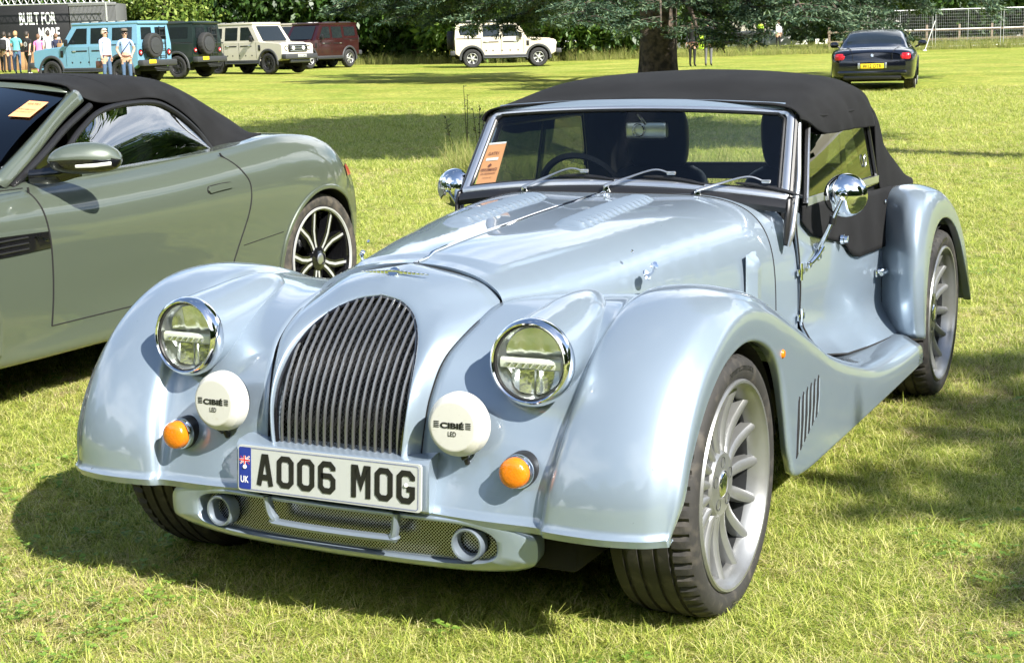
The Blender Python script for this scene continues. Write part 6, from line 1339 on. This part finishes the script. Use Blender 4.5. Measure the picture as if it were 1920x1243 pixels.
bp_ = tag(MB().rbox((0, .22, 1.24), (.34, .20, .46), .07).rbox((0, .33, 1.14), (.24, .06, .22), .03).build('backpack', 'cloth_black'), 'black backpack worn by the visitor in white facing the stand', 'backpack'); bp_.location = pb.location; bp_.rotation_euler = pb.rotation_euler
person('visitor in teal t-shirt and jeans facing the stand', wp(-20.81, 66.0), FC(.05, 1), 'cloth_teal', 'jeans', 'tan', 'fold', 1.80, 'short', group=grp)
pk, k = person('visitor in black t-shirt with a white print walking by the stand', wp(-20.02, 65.0), FC(.35, .93), 'cloth_black', 'cloth_black', 'hair_dark', 'walk', 1.78, 'short', 'shoe_white', group=grp)
V, f = ribbon([(.07*math.cos(t), .085*math.sin(t)) for t in np.linspace(0, 2*PI, 20)[:-1]], .022, True); MB().add([(x, .128, 1.27+z) for x, z in V], f).add([(x*.45, .128, 1.275+z*.5) for x, z in V], f).build('shirt_print', 'cloth_white', pk, smooth=False)
person('visitor with long brown hair in a pink dress by the stand', wp(-20.30, 67.5), FC(-.2, 1), 'cloth_pink', 'cloth_pink', 'hair_brown', 'stand', 1.66, 'short', skirt=True, group=grp)
person('visitor in loose white shirt before the lettered stand', wp(-19.96, 67.8), FC(0, 1), 'cloth_white', 'cloth_navy', 'hair_dark', 'stand', 1.80, group=grp)
ch, k = person('visitor in navy holding a tan bag, rightmost of those at the stand', wp(-19.38, 67.0), FC(-.5, .86), 'cloth_navy', 'cloth_navy', 'hair_brown', 'stand', 1.68, group=grp)
person('visitor in dark jacket standing behind the others beside the stand', wp(-22.53, 70.6), FC(0, 1), 'cloth_grey', 'cloth_navy', 'hair_dark', 'stand', 1.74, group=grp)
tb = tag(MB().rbox((0, 0, .16), (.30, .14, .34), .03).tube(cr(np.array([(-.08, 0, .32), (-.06, 0, .46), (.06, 0, .46), (.08, 0, .32)]), 12), .012, 6).build('shoulder_bag', 'tan'), 'tan shoulder bag carried by the rightmost visitor at the stand', 'bag'); tb.location = Vector(wp(-19.15, 66.8, .95))
st = 'stewards on the grass beyond the cedar'
person('steward in black beside the cedar trunk, left of the pair', wp(7.33, 60.0), FC(.5, .86), 'cloth_black', 'cloth_black', 'hair_brown', 'stand', 1.70, group=st)
s2, k = person('steward in dark clothes beside the cedar, right of the pair', wp(7.98, 60.2), FC(.3, .95), 'cloth_black', 'cloth_grey', 'hair_dark', 'stand', 1.80, group=st)
vs = tag(MB().rbox((0, 0, .25), (.22, .12, .52), .05).build('folded_vest', 'hivis'), 'yellow high-visibility vest carried between the two stewards by the cedar', 'vest'); vs.location = Vector(wp(7.66, 59.9, .68))
person('steward in yellow high-visibility jacket far off by the utility vehicle', wp(15.45, 93), FC(.6, .8), 'hivis', 'cloth_black', 'hair_dark', 'stand', 1.76, group=st)
person('steward in white shirt far off beside the one in yellow', wp(16.2, 91), FC(-.6, .8), 'cloth_white', 'cloth_black', 'hair_brown', 'stand', 1.76, group=st)
# ================================================================ stand, fences, trees
mat('stand_black', (0.006, 0.006, 0.007), 0.5); mat('container', (0.17, 0.175, 0.18), 0.5, 0.3); mat('truss', (0.55, 0.56, 0.56), 0.35, 0.7); mat('planks', (0.33, 0.19, 0.09), 0.7, noise=(3, (0.24, 0.13, 0.06), .4, .65)); mat('galv', (0.50, 0.52, 0.52), 0.42, 0.6); mat('bark', (0.10, 0.075, 0.055), 0.9, noise=(6, (0.030, 0.024, 0.019), .42, .6), bump=(9, .9, .06)); mat('post_wood', (0.20, 0.155, 0.11), 0.85, noise=(5, (.12, .09, .06), .4, .7)); mat('tent_white', (0.78, 0.78, 0.77), 0.6)
hr_ = heading(0, -1)
sd = thing('exhibition_stand', 'black exhibition stand lettered BUILT FOR MORE with wooden skirting', 'stand', wp(-23.1, 74.5), hr_)
MB().rbox((0, 0, 1.55), (4.6, .30, 3.1), .02).build('wall', 'stand_black', sd)
MB().rbox((-2.5, .9, 1.55), (.5, 1.6, 3.1), .02).build('side_wall', 'stand_black', sd)
t_ = MB(); put_text(t_, 'BUILT FOR', (.80, -.156, 2.40), (1, 0, 0), (0, 0, 1), .58, 1.75, .02); put_text(t_, 'MORE', (1.30, -.156, 1.68), (1, 0, 0), (0, 0, 1), .58, 1.0, .02); t_.build('lettering', 'white', sd, smooth=False)
for k in range(12): MB().rbox((-2.0+.37*k, -.19, .42), (.355, .04, .84), .008).build('plank', 'planks', sd)
ct = thing('shipping_container', 'dark grey corrugated container beside the black stand', 'container', wp(-19.65, 74.6), hr_)
q = []
for k in range(36): x = -1.12+.0625*k; q += [(x, 0), (x+.02, .04), (x+.045, .04), (x+.0625-.001, 0)]
V = [(x, -.2-y, z) for z in (0, 3.1) for x, y in q]; n_ = len(q); MB().add(V, [(i, i+1, n_+i+1, n_+i) for i in range(n_-1)]).build('corrugated_wall', 'container', ct, smooth=False)
MB().rbox((0, .85, 1.55), (2.24, 2.0, 3.06), .02).build('body', 'container', ct); MB().rbox((0, -.22, 3.05), (2.3, .1, .14), .02).build('top_rail', 'container', ct)
tr = thing('roof_truss', 'pale metal lattice truss across the top of the stand', 'truss', wp(-22.3, 73.6, 3.06), hr_)
for z in (0, .34): MB().tube([(-3.5, 0, z), (3.7, 0, z)], .03, 8).build('chord', 'truss', tr)
for k in range(24): x = -3.5+.3*k; MB().tube([(x, 0, 0), (x+.15, 0, .34)], .016, 6).build('brace', 'truss', tr); MB().tube([(x+.15, 0, .34), (x+.3, 0, 0)], .016, 6).build('brace', 'truss', tr)
for x in (-3.2, 3.5): MB().tube([(x, 0, .0), (x, 0, -3.1)], .05, 8).build('leg', 'truss', tr)

# wire mesh site fence
pan = None; fgrp = 'temporary wire fence panels'
names = ['left end of the wire fence behind the black coupe', 'wire fence panel just right of the black coupe', 'wire fence panel second right of the black coupe', 'wire fence panel at the right edge of the picture', 'wire fence panel beyond the right edge']
for k in range(5):
    r0 = 18.9+3.54*k
    if pan is None:
        f_ = thing('wire_fence_panel', names[0], 'fence', wp(r0, 80.3), heading(0, -1), fgrp); pan = f_
        for x in (.03, 1.72, 3.42): MB().tube([(x, 0, 0), (x, 0, 2.02)], .021 if x != 1.72 else .017, 8).build('post', 'galv', f_)
        for z in (.12, 1.0, 2.0): MB().tube([(.03, 0, z), (3.42, 0, z)], .019 if z > 1.5 else .014, 8).build('rail', 'galv', f_)
        m_ = MB()
        for i in range(1, 34): m_.box((.03+.1*i, 0, 1.05), (.004, .004, 1.9))
        for i in range(1, 13): m_.box((1.72, 0, .12+.15*i), (3.4, .004, .004))
        wm = m_.build('wire_mesh', 'galv', f_, smooth=False); wm['kind'] = 'stuff'
        for x in (.03, 3.42): MB().rbox((x, 0, .06), (.22, .6, .12), .03).build('foot_block', 'cladding', f_)
    else:
        f_ = copy_tree(pan); f_.location = wp(r0, 80.3); f_['label'] = names[k]; f_['group'] = fgrp
pp_ = tag(MB().tube([(0, 0, 0), (-.46, -.1, 1.45)][::-1], .020, 8).rbox((0, 0, .03), (.16, .16, .05), .01).build('fence_brace', 'white'), 'white slanting stay propped against the wire fence by the coupe', 'pole'); pp_.location = wp(20.75, 76.0); pp_.rotation_euler = (0, 0, heading(0, -1)); pp_.scale = (-1, 1, 1)
pf = thing('post_and_rail_fence', 'weathered wooden post and rail fence behind the wire fence', 'fence', wp(17.5, 83.0), heading(0, -1))
for k in range(12): MB().rbox((1.75*k, 0, .6), (.12, .10, 1.25), .015).build('post', 'post_wood', pf)
for z in (.45, .95): MB().rbox((9.6, -.06, z), (19.4, .04, .11), .01).build('rail', 'post_wood', pf)

# ---- broadleaf trees: leaf faces spread through clumps
leafmat('leaf_dark', [(.014, .038, .008), (.034, .078, .014), (.075, .135, .024)], .42, .25, spec=.4)
leafmat('leaf_mid', [(.022, .058, .011), (.058, .12, .02), (.13, .20, .038)], .42, .28, spec=.4)
leafmat('leaf_lime', [(.06, .12, .02), (.14, .21, .035), (.28, .34, .075)], .42, .32, spec=.35)
leafmat('needle', [(.022, .050, .032), (.050, .095, .058), (.10, .155, .088), (.17, .23, .13)], .55, .2, spec=.25)
def leaves(cl, n, rad, size, seed, asp=.45):
    """n pointed leaf faces round each clump centre"""
    g = np.random.default_rng(seed); C = np.repeat(cl, n, 0); m = len(C); off = g.normal(0, 1, (m, 3)); off /= np.linalg.norm(off, axis=1)[:, None]; off *= (rad*g.uniform(.15, 1, (m, 1))**.5); off[:, 2] *= .7; P = C+off
    d = g.normal(0, 1, (m, 3))+off*1.2/rad; d[:, 2] -= .5; d /= np.linalg.norm(d, axis=1)[:, None]; s = np.cross(d, g.normal(0, 1, (m, 3))); s /= np.linalg.norm(s, axis=1)[:, None]; L = size*g.uniform(.6, 1.35, (m, 1))
    V = np.stack([P, P+d*L*.45+s*L*asp*.5, P+d*L, P+d*L*.45-s*L*asp*.5], 1).reshape(-1, 3); return V
def quad_mesh(name, V, material):
    n = len(V)//4; me = bpy.data.meshes.new(name); me.vertices.add(len(V)); me.vertices.foreach_set('co', V.astype(np.float32).ravel()); me.loops.add(4*n); me.loops.foreach_set('vertex_index', np.arange(4*n, dtype=np.int32)); me.polygons.add(n); me.polygons.foreach_set('loop_start', np.arange(0, 4*n, 4, dtype=np.int32)); me.polygons.foreach_set('loop_total', np.full(n, 4, dtype=np.int32)); me.materials.append(M[material]); me.update(); me.validate(); return me
def crown(seed, rx, rz_, zc, zmin, ncl, nleaf, crad, size, material):
    g = np.random.default_rng(seed); cl = []
    while len(cl) < ncl:
        p = g.normal(0, 1, 3); p /= np.linalg.norm(p); r = g.uniform(.55, 1.0)**.6*(1+.18*math.sin(3*p[0]+seed)*math.cos(4*p[1])); q = np.array([p[0]*rx*r, p[1]*rx*r, zc+p[2]*rz_*r])
        if q[2] > zmin: cl.append(q)
    return quad_mesh('crown', leaves(np.array(cl), nleaf, crad, size, seed+1), material)
def trunk_mesh(seed, h, r):
    g = np.random.default_rng(seed); mb = MB(); pts = [(0, 0, -.1), (.03, .02, h*.3), (-.04, .05, h*.6), (.02, 0, h)]; mb.tube(cr(np.array(pts), 12), np.linspace(r, r*.5, 12), 10)
    for k in range(6):
        a = g.uniform(0, 6.28); z = h*g.uniform(.45, .95); l = g.uniform(1.2, 2.6); mb.tube([(0, 0, z), (l*.5*math.cos(a), l*.5*math.sin(a), z+l*.35), (l*math.cos(a), l*math.sin(a), z+l*.9)], [r*.4, r*.25, r*.1], 6)
    return mb.mesh('trunk', 'bark')
CR = [crown(100, 4.0, 5.0, 5.2, .15, 260, 62, 1.0, .40, 'leaf_dark'), crown(110, 4.4, 5.2, 5.6, .4, 260, 62, 1.05, .38, 'leaf_mid'), crown(120, 3.8, 4.4, 4.6, .1, 240, 62, .95, .42, 'leaf_dark'), crown(130, 2.6, 2.2, 2.3, .2, 170, 50, .7, .30, 'leaf_lime'), crown(140, 4.2, 4.8, 5.0, .2, 250, 62, 1.0, .46, 'leaf_mid')]
TM = trunk_mesh(5, 5.0, .28)
def tree(label, r, d, kind, s=1.0, rz=0.0, name='tree', grp='trees along the far edge of the field', dz=0):
    t = thing(name, label, 'tree', wp(r, d, dz), rz, grp); c = link('crown', CR[kind], t); t.scale = (s, s, s); k = link('trunk', TM, t); return t
side = [('behind the exhibition stand', -30), ('behind the exhibition stand', -26)]
rows_ = [(-33, 84, 0, 1.1, 'dark leafy tree at far left behind the exhibition stand'), (-27, 82, 1, 1.0, 'leafy tree rising behind the black lettered wall'), (-21.5, 83, 2, 1.05, 'dark leafy tree behind the grey container'), (-17.2, 79, 3, 1.0, 'sunlit lime-green bushy tree right of the grey container'), (-15.5, 83, 0, 1.0, 'dark leafy tree above the light blue wagon roof'), (-11.8, 82, 2, 1.0, 'dark leafy tree behind the bone-coloured wagon'), (-8.2, 81, 0, 1.05, 'dark leafy tree behind the maroon wagon bonnet'), (-4.6, 80, 2, 1.0, 'dark leafy tree between the maroon and the side-on cream wagon'), (-1.6, 77.5, 4, .9, 'leafy tree just behind the rear of the side-on cream wagon'), (2.2, 78, 1, 1.0, 'big-leaved tree over the nose of the side-on cream wagon'), (5.4, 80, 4, 1.0, 'big-leaved tree left of the cedar trunk'), (8.4, 84, 0, 1.0, 'dark leafy tree directly behind the cedar trunk'),
 (24.5, 88, 2, .95, 'dark leafy tree behind the left part of the wire fence'), (28.2, 89, 0, 1.0, 'dark leafy tree behind the middle of the wire fence'), (32.5, 90, 2, 1.0, 'dark leafy tree behind the right end of the wire fence'), (37.5, 90, 1, 1.1, 'leafy tree beyond the right end of the wire fence'), (20.6, 96, 1, 1.0, 'paler leafy tree behind the far stewards, right of the gap')]
for i, (r_, d_, kd, s_, lb) in enumerate(rows_): tree(lb, r_, d_, kd, s_, i*1.3)
far = [(-36, 98, 1, 1.4, 'tall tree behind the left end of the black stand'), (-25, 97, 0, 1.5, 'tall dark tree behind the grey container, second row'), (-14, 96, 2, 1.5, 'tall dark tree of the second row behind the dark green wagon'), (-6, 95, 0, 1.5, 'tall dark tree of the second row behind the maroon wagon'), (1, 95, 1, 1.5, 'tall tree of the second row behind the side-on cream wagon'), (9, 120, 1, 1.3, 'far tree showing just right of the cedar trunk'), (16, 128, 0, 1.3, 'far dark tree beyond the utility vehicle and barrier'), (23, 125, 2, 1.4, 'far dark tree above the roof of the black coupe'), (30, 104, 0, 1.4, 'tall dark tree of the second row behind the wire fence'), (38, 102, 1, 1.4, 'tall tree of the second row beside the white marquee')]
for i, (r_, d_, kd, s_, lb) in enumerate(far): tree(lb, r_, d_, kd, s_, i*.9, grp='second row of trees')
# trees behind and beside the viewer, seen as reflections and shadow
for i, (r_, d_, kd, s_) in enumerate([(-38, 22, 1, 1.3), (-42, 2, 0, 1.4), (-32, -18, 2, 1.4), (-16, -30, 1, 1.4), (0, -34, 0, 1.5), (14, -32, 4, 1.4), (28, -24, 2, 1.4), (36, -8, 1, 1.4), (40, 8, 0, 1.4), (42, 26, 4, 1.3), (44, 46, 2, 1.3), (-20, -32, 0, 1.2), (7, -34, 2, 1.2), (34, 2, 4, 1.2), (20, -28, 0, 1.2), (40, 18, 2, 1.2), (-46, 42, 0, 1.3), (-50, 60, 1, 1.3), (-46, 76, 2, 1.3), (-58, 88, 0, 1.5), (48, 66, 1, 1.3), (46, 82, 0, 1.3), (-6, -33, 4, 1.3), (-11, -34, 2, 1.3), (11, -36, 1, 1.4), (-26, -26, 1, 1.3), (-37, -8, 4, 1.3), (-40, 12, 2, 1.3), (24, -27, 4, 1.3), (33, -17, 0, 1.3), (38, -3, 2, 1.3), (38, 12, 1, 1.3), (43, 34, 0, 1.3), (4, -36, 4, 1.3), (17, -33, 2, 1.3), (30, -21, 1, 1.3)]): tree('tree round the edge of the field, outside the picture', r_, d_, kd, s_, i*.7, grp='trees behind the viewer')
sh_c = crown(150, 3.9, 3.0, 10.4, 6.8, 340, 70, 1.2, .48, 'leaf_mid')
t = thing('shade_tree', 'tall tree standing right of the picture whose shadow crosses the grass', 'tree', (1.6, 13.4, gz(1.6, 13.4))); link('crown', sh_c, t); link('trunk', trunk_mesh(8, 8.2, .32), t)
sh_c2 = crown(160, 2.7, 1.9, 6.6, 4.6, 320, 66, 1.0, .42, 'leaf_mid')
t = thing('shade_tree', 'small tree right of the viewer whose shadow falls on the near grass', 'tree', (12.4, -1.35, 0)); link('crown', sh_c2, t); link('trunk', trunk_mesh(9, 5.6, .2), t)
# marquee far behind
mq = thing('marquee', 'white marquee roof showing far behind the trees at top right', 'tent', wp(36.5, 112), heading(0, -1)); MB().prism([(-6, 2.6), (0, 5.2), (6, 2.6)], 1, -4, 4).build('roof', 'tent_white', mq, smooth=False); MB().box((0, 0, 1.3), (11.9, 7.9, 2.6)).build('wall', 'tent_white', mq, smooth=False)
bn = thing('barrier', 'low white barrier boards far off behind the utility vehicle', 'barrier', wp(9.5, 104), heading(0, -1))
for k in range(7): MB().rbox((2.2*k, 0, .55), (2.1, .06, 1.0), .02).build('board', 'tent_white', bn)

# ---- the cedar: thick trunk, spreading limbs, flat sprays of needles hanging low
cd = thing('cedar_tree', 'old cedar with thick trunk and low blue-green branches across the top of the picture', 'tree', wp(4.55, 45.5), heading(0, -1))
g = np.random.default_rng(77); mb = MB(); a = np.linspace(0, 2*PI, 28, endpoint=False); rows = []
for z, r in ((-.1, .72), (.10, .62), (.35, .56), (.9, .53), (1.8, .53), (2.6, .58), (3.4, .62), (5, .52), (8, .40), (11, .28), (14, .15), (16, .04)):
    rows.append([((r*(1+.07*math.sin(5*t+z)+.04*math.sin(9*t)))*math.cos(t), r*(1+.07*math.sin(5*t+z))*math.sin(t), z) for t in a])
mb.grid(cr(np.array(rows), 40), cv=True); mb.build('trunk', 'bark', cd)
# local x = picture right (seen from the camera), local y = towards the far side ... -y faces the camera
limbs = [] # (tip dx, tip dy, start z, mid z, tip z)
def add_l(dx, dy, z0, zm, z1): limbs.append((dx, dy, z0, zm, z1))
for dx, dy, z0, zm, z1 in [(-9.8, -2.5, 3.2, 4.2, 2.9), (-7.6, -4.5, 3.0, 3.8, 2.5), (-8.8, 2.0, 3.6, 4.4, 3.0), (-5.6, -5.5, 2.8, 3.4, 2.3), (-4.2, 1.5, 3.0, 3.3, 2.2), (-2.6, -5.0, 2.9, 3.2, 2.1), (-1.6, -3.0, 2.8, 2.9, 1.95), (.8, -3.6, 2.8, 2.7, 1.5), (1.6, -2.6, 2.6, 2.5, 1.25), (2.6, -4.2, 2.8, 3.0, 1.7), (3.8, -2.2, 2.9, 3.0, 1.6), (4.8, -4.6, 3.0, 3.5, 1.7), (6.2, -3.4, 3.0, 3.7, 1.45), (7.4, -1.5, 3.4, 4.2, 2.3), (8.6, -4.2, 3.4, 4.4, 2.1), (6.6, 1.8, 3.4, 4.2, 2.5), (-3.4, 4.5, 3.4, 4.2, 2.6), (2.5, 5, 3.4, 4.2, 2.8), (-6.5, 4.5, 3.8, 4.6, 3.2), (9.6, .5, 3.8, 4.8, 2.9), (5.4, -1.2, 2.8, 3.2, 2.0), (-9.0, -4.6, 4.0, 4.6, 3.2), (-.4, -4.8, 3.0, 3.4, 2.0), (-6.6, -2.0, 3.2, 3.6, 2.6), (3.4, -5.6, 3.3, 3.8, 2.0)]: add_l(dx, dy+(7.5 if dx < -3 else 0), z0, zm-.25, z1-.45-(.15 if dx < -3 else 0))
for k in range(14):
    an = g.uniform(0, 6.28); l = g.uniform(3, 5.5)*(1-.04*k); z = 4.8+k*.7; add_l(l*math.cos(an), l*math.sin(an), z, z+1.0, z+.3)
nv = []; lm = MB()
for i, (dx, dy, z0, zm, z1) in enumerate(limbs):
    pth = cr(np.array([(0, 0, z0), (dx*.45, dy*.45, zm), (dx*.8, dy*.8, (zm+z1)/2+.2), (dx, dy, z1)]), 24); lm.tube(pth, np.linspace(.13, .015, 24), 6); L = math.hypot(dx, dy); dirv = np.array([dx, dy, 0])/L; sdv = np.array([-dirv[1], dirv[0], 0])
    low = i < 25
    for s in range(int(L*(5.6 if low else 2.2))):
        t = g.uniform(.22, 1)**.8; p = pth[int(t*23)]; sl = g.uniform(.5, 1.7)*(1.25-t*.6); sg = g.choice([-1, 1]); e = p+sdv*sg*sl+dirv*sl*g.uniform(.1, .8)+np.array([0, 0, -sl*g.uniform(.05, .45)])
        if low: lm.tube([p, (p+e)/2+np.array([0, 0, .05]), e], [.02, .012, .004], 4)
        n_ = 150 if low else 40; tt_ = g.uniform(.1, 1.05, n_)[:, None]; c = p+(e-p)*tt_; w = (.05+.20*tt_*(1.1-tt_)*2)
        c = c+g.normal(0, 1, (n_, 3))*np.array([1, 1, .10])*w; d = (e-p)/np.linalg.norm(e-p)+g.normal(0, .75, (n_, 3))*np.array([1, 1, .6]); d /= np.linalg.norm(d, axis=1)[:, None]; ss = np.cross(d, g.normal(0, .35, (n_, 3))+np.array([0, 0, 1.0])); ss /= np.linalg.norm(ss, axis=1)[:, None]; ll = g.uniform(.08, .19, (n_, 1)) if low else g.uniform(.2, .4, (n_, 1))
        nv.append(np.stack([c, c+d*ll*.5+ss*ll*.16, c+d*ll, c+d*ll*.5-ss*ll*.16], 1).reshape(-1, 3))
lm.build('limbs', 'bark', cd); link('crown', quad_mesh('crown', np.concatenate(nv), 'needle'), cd)
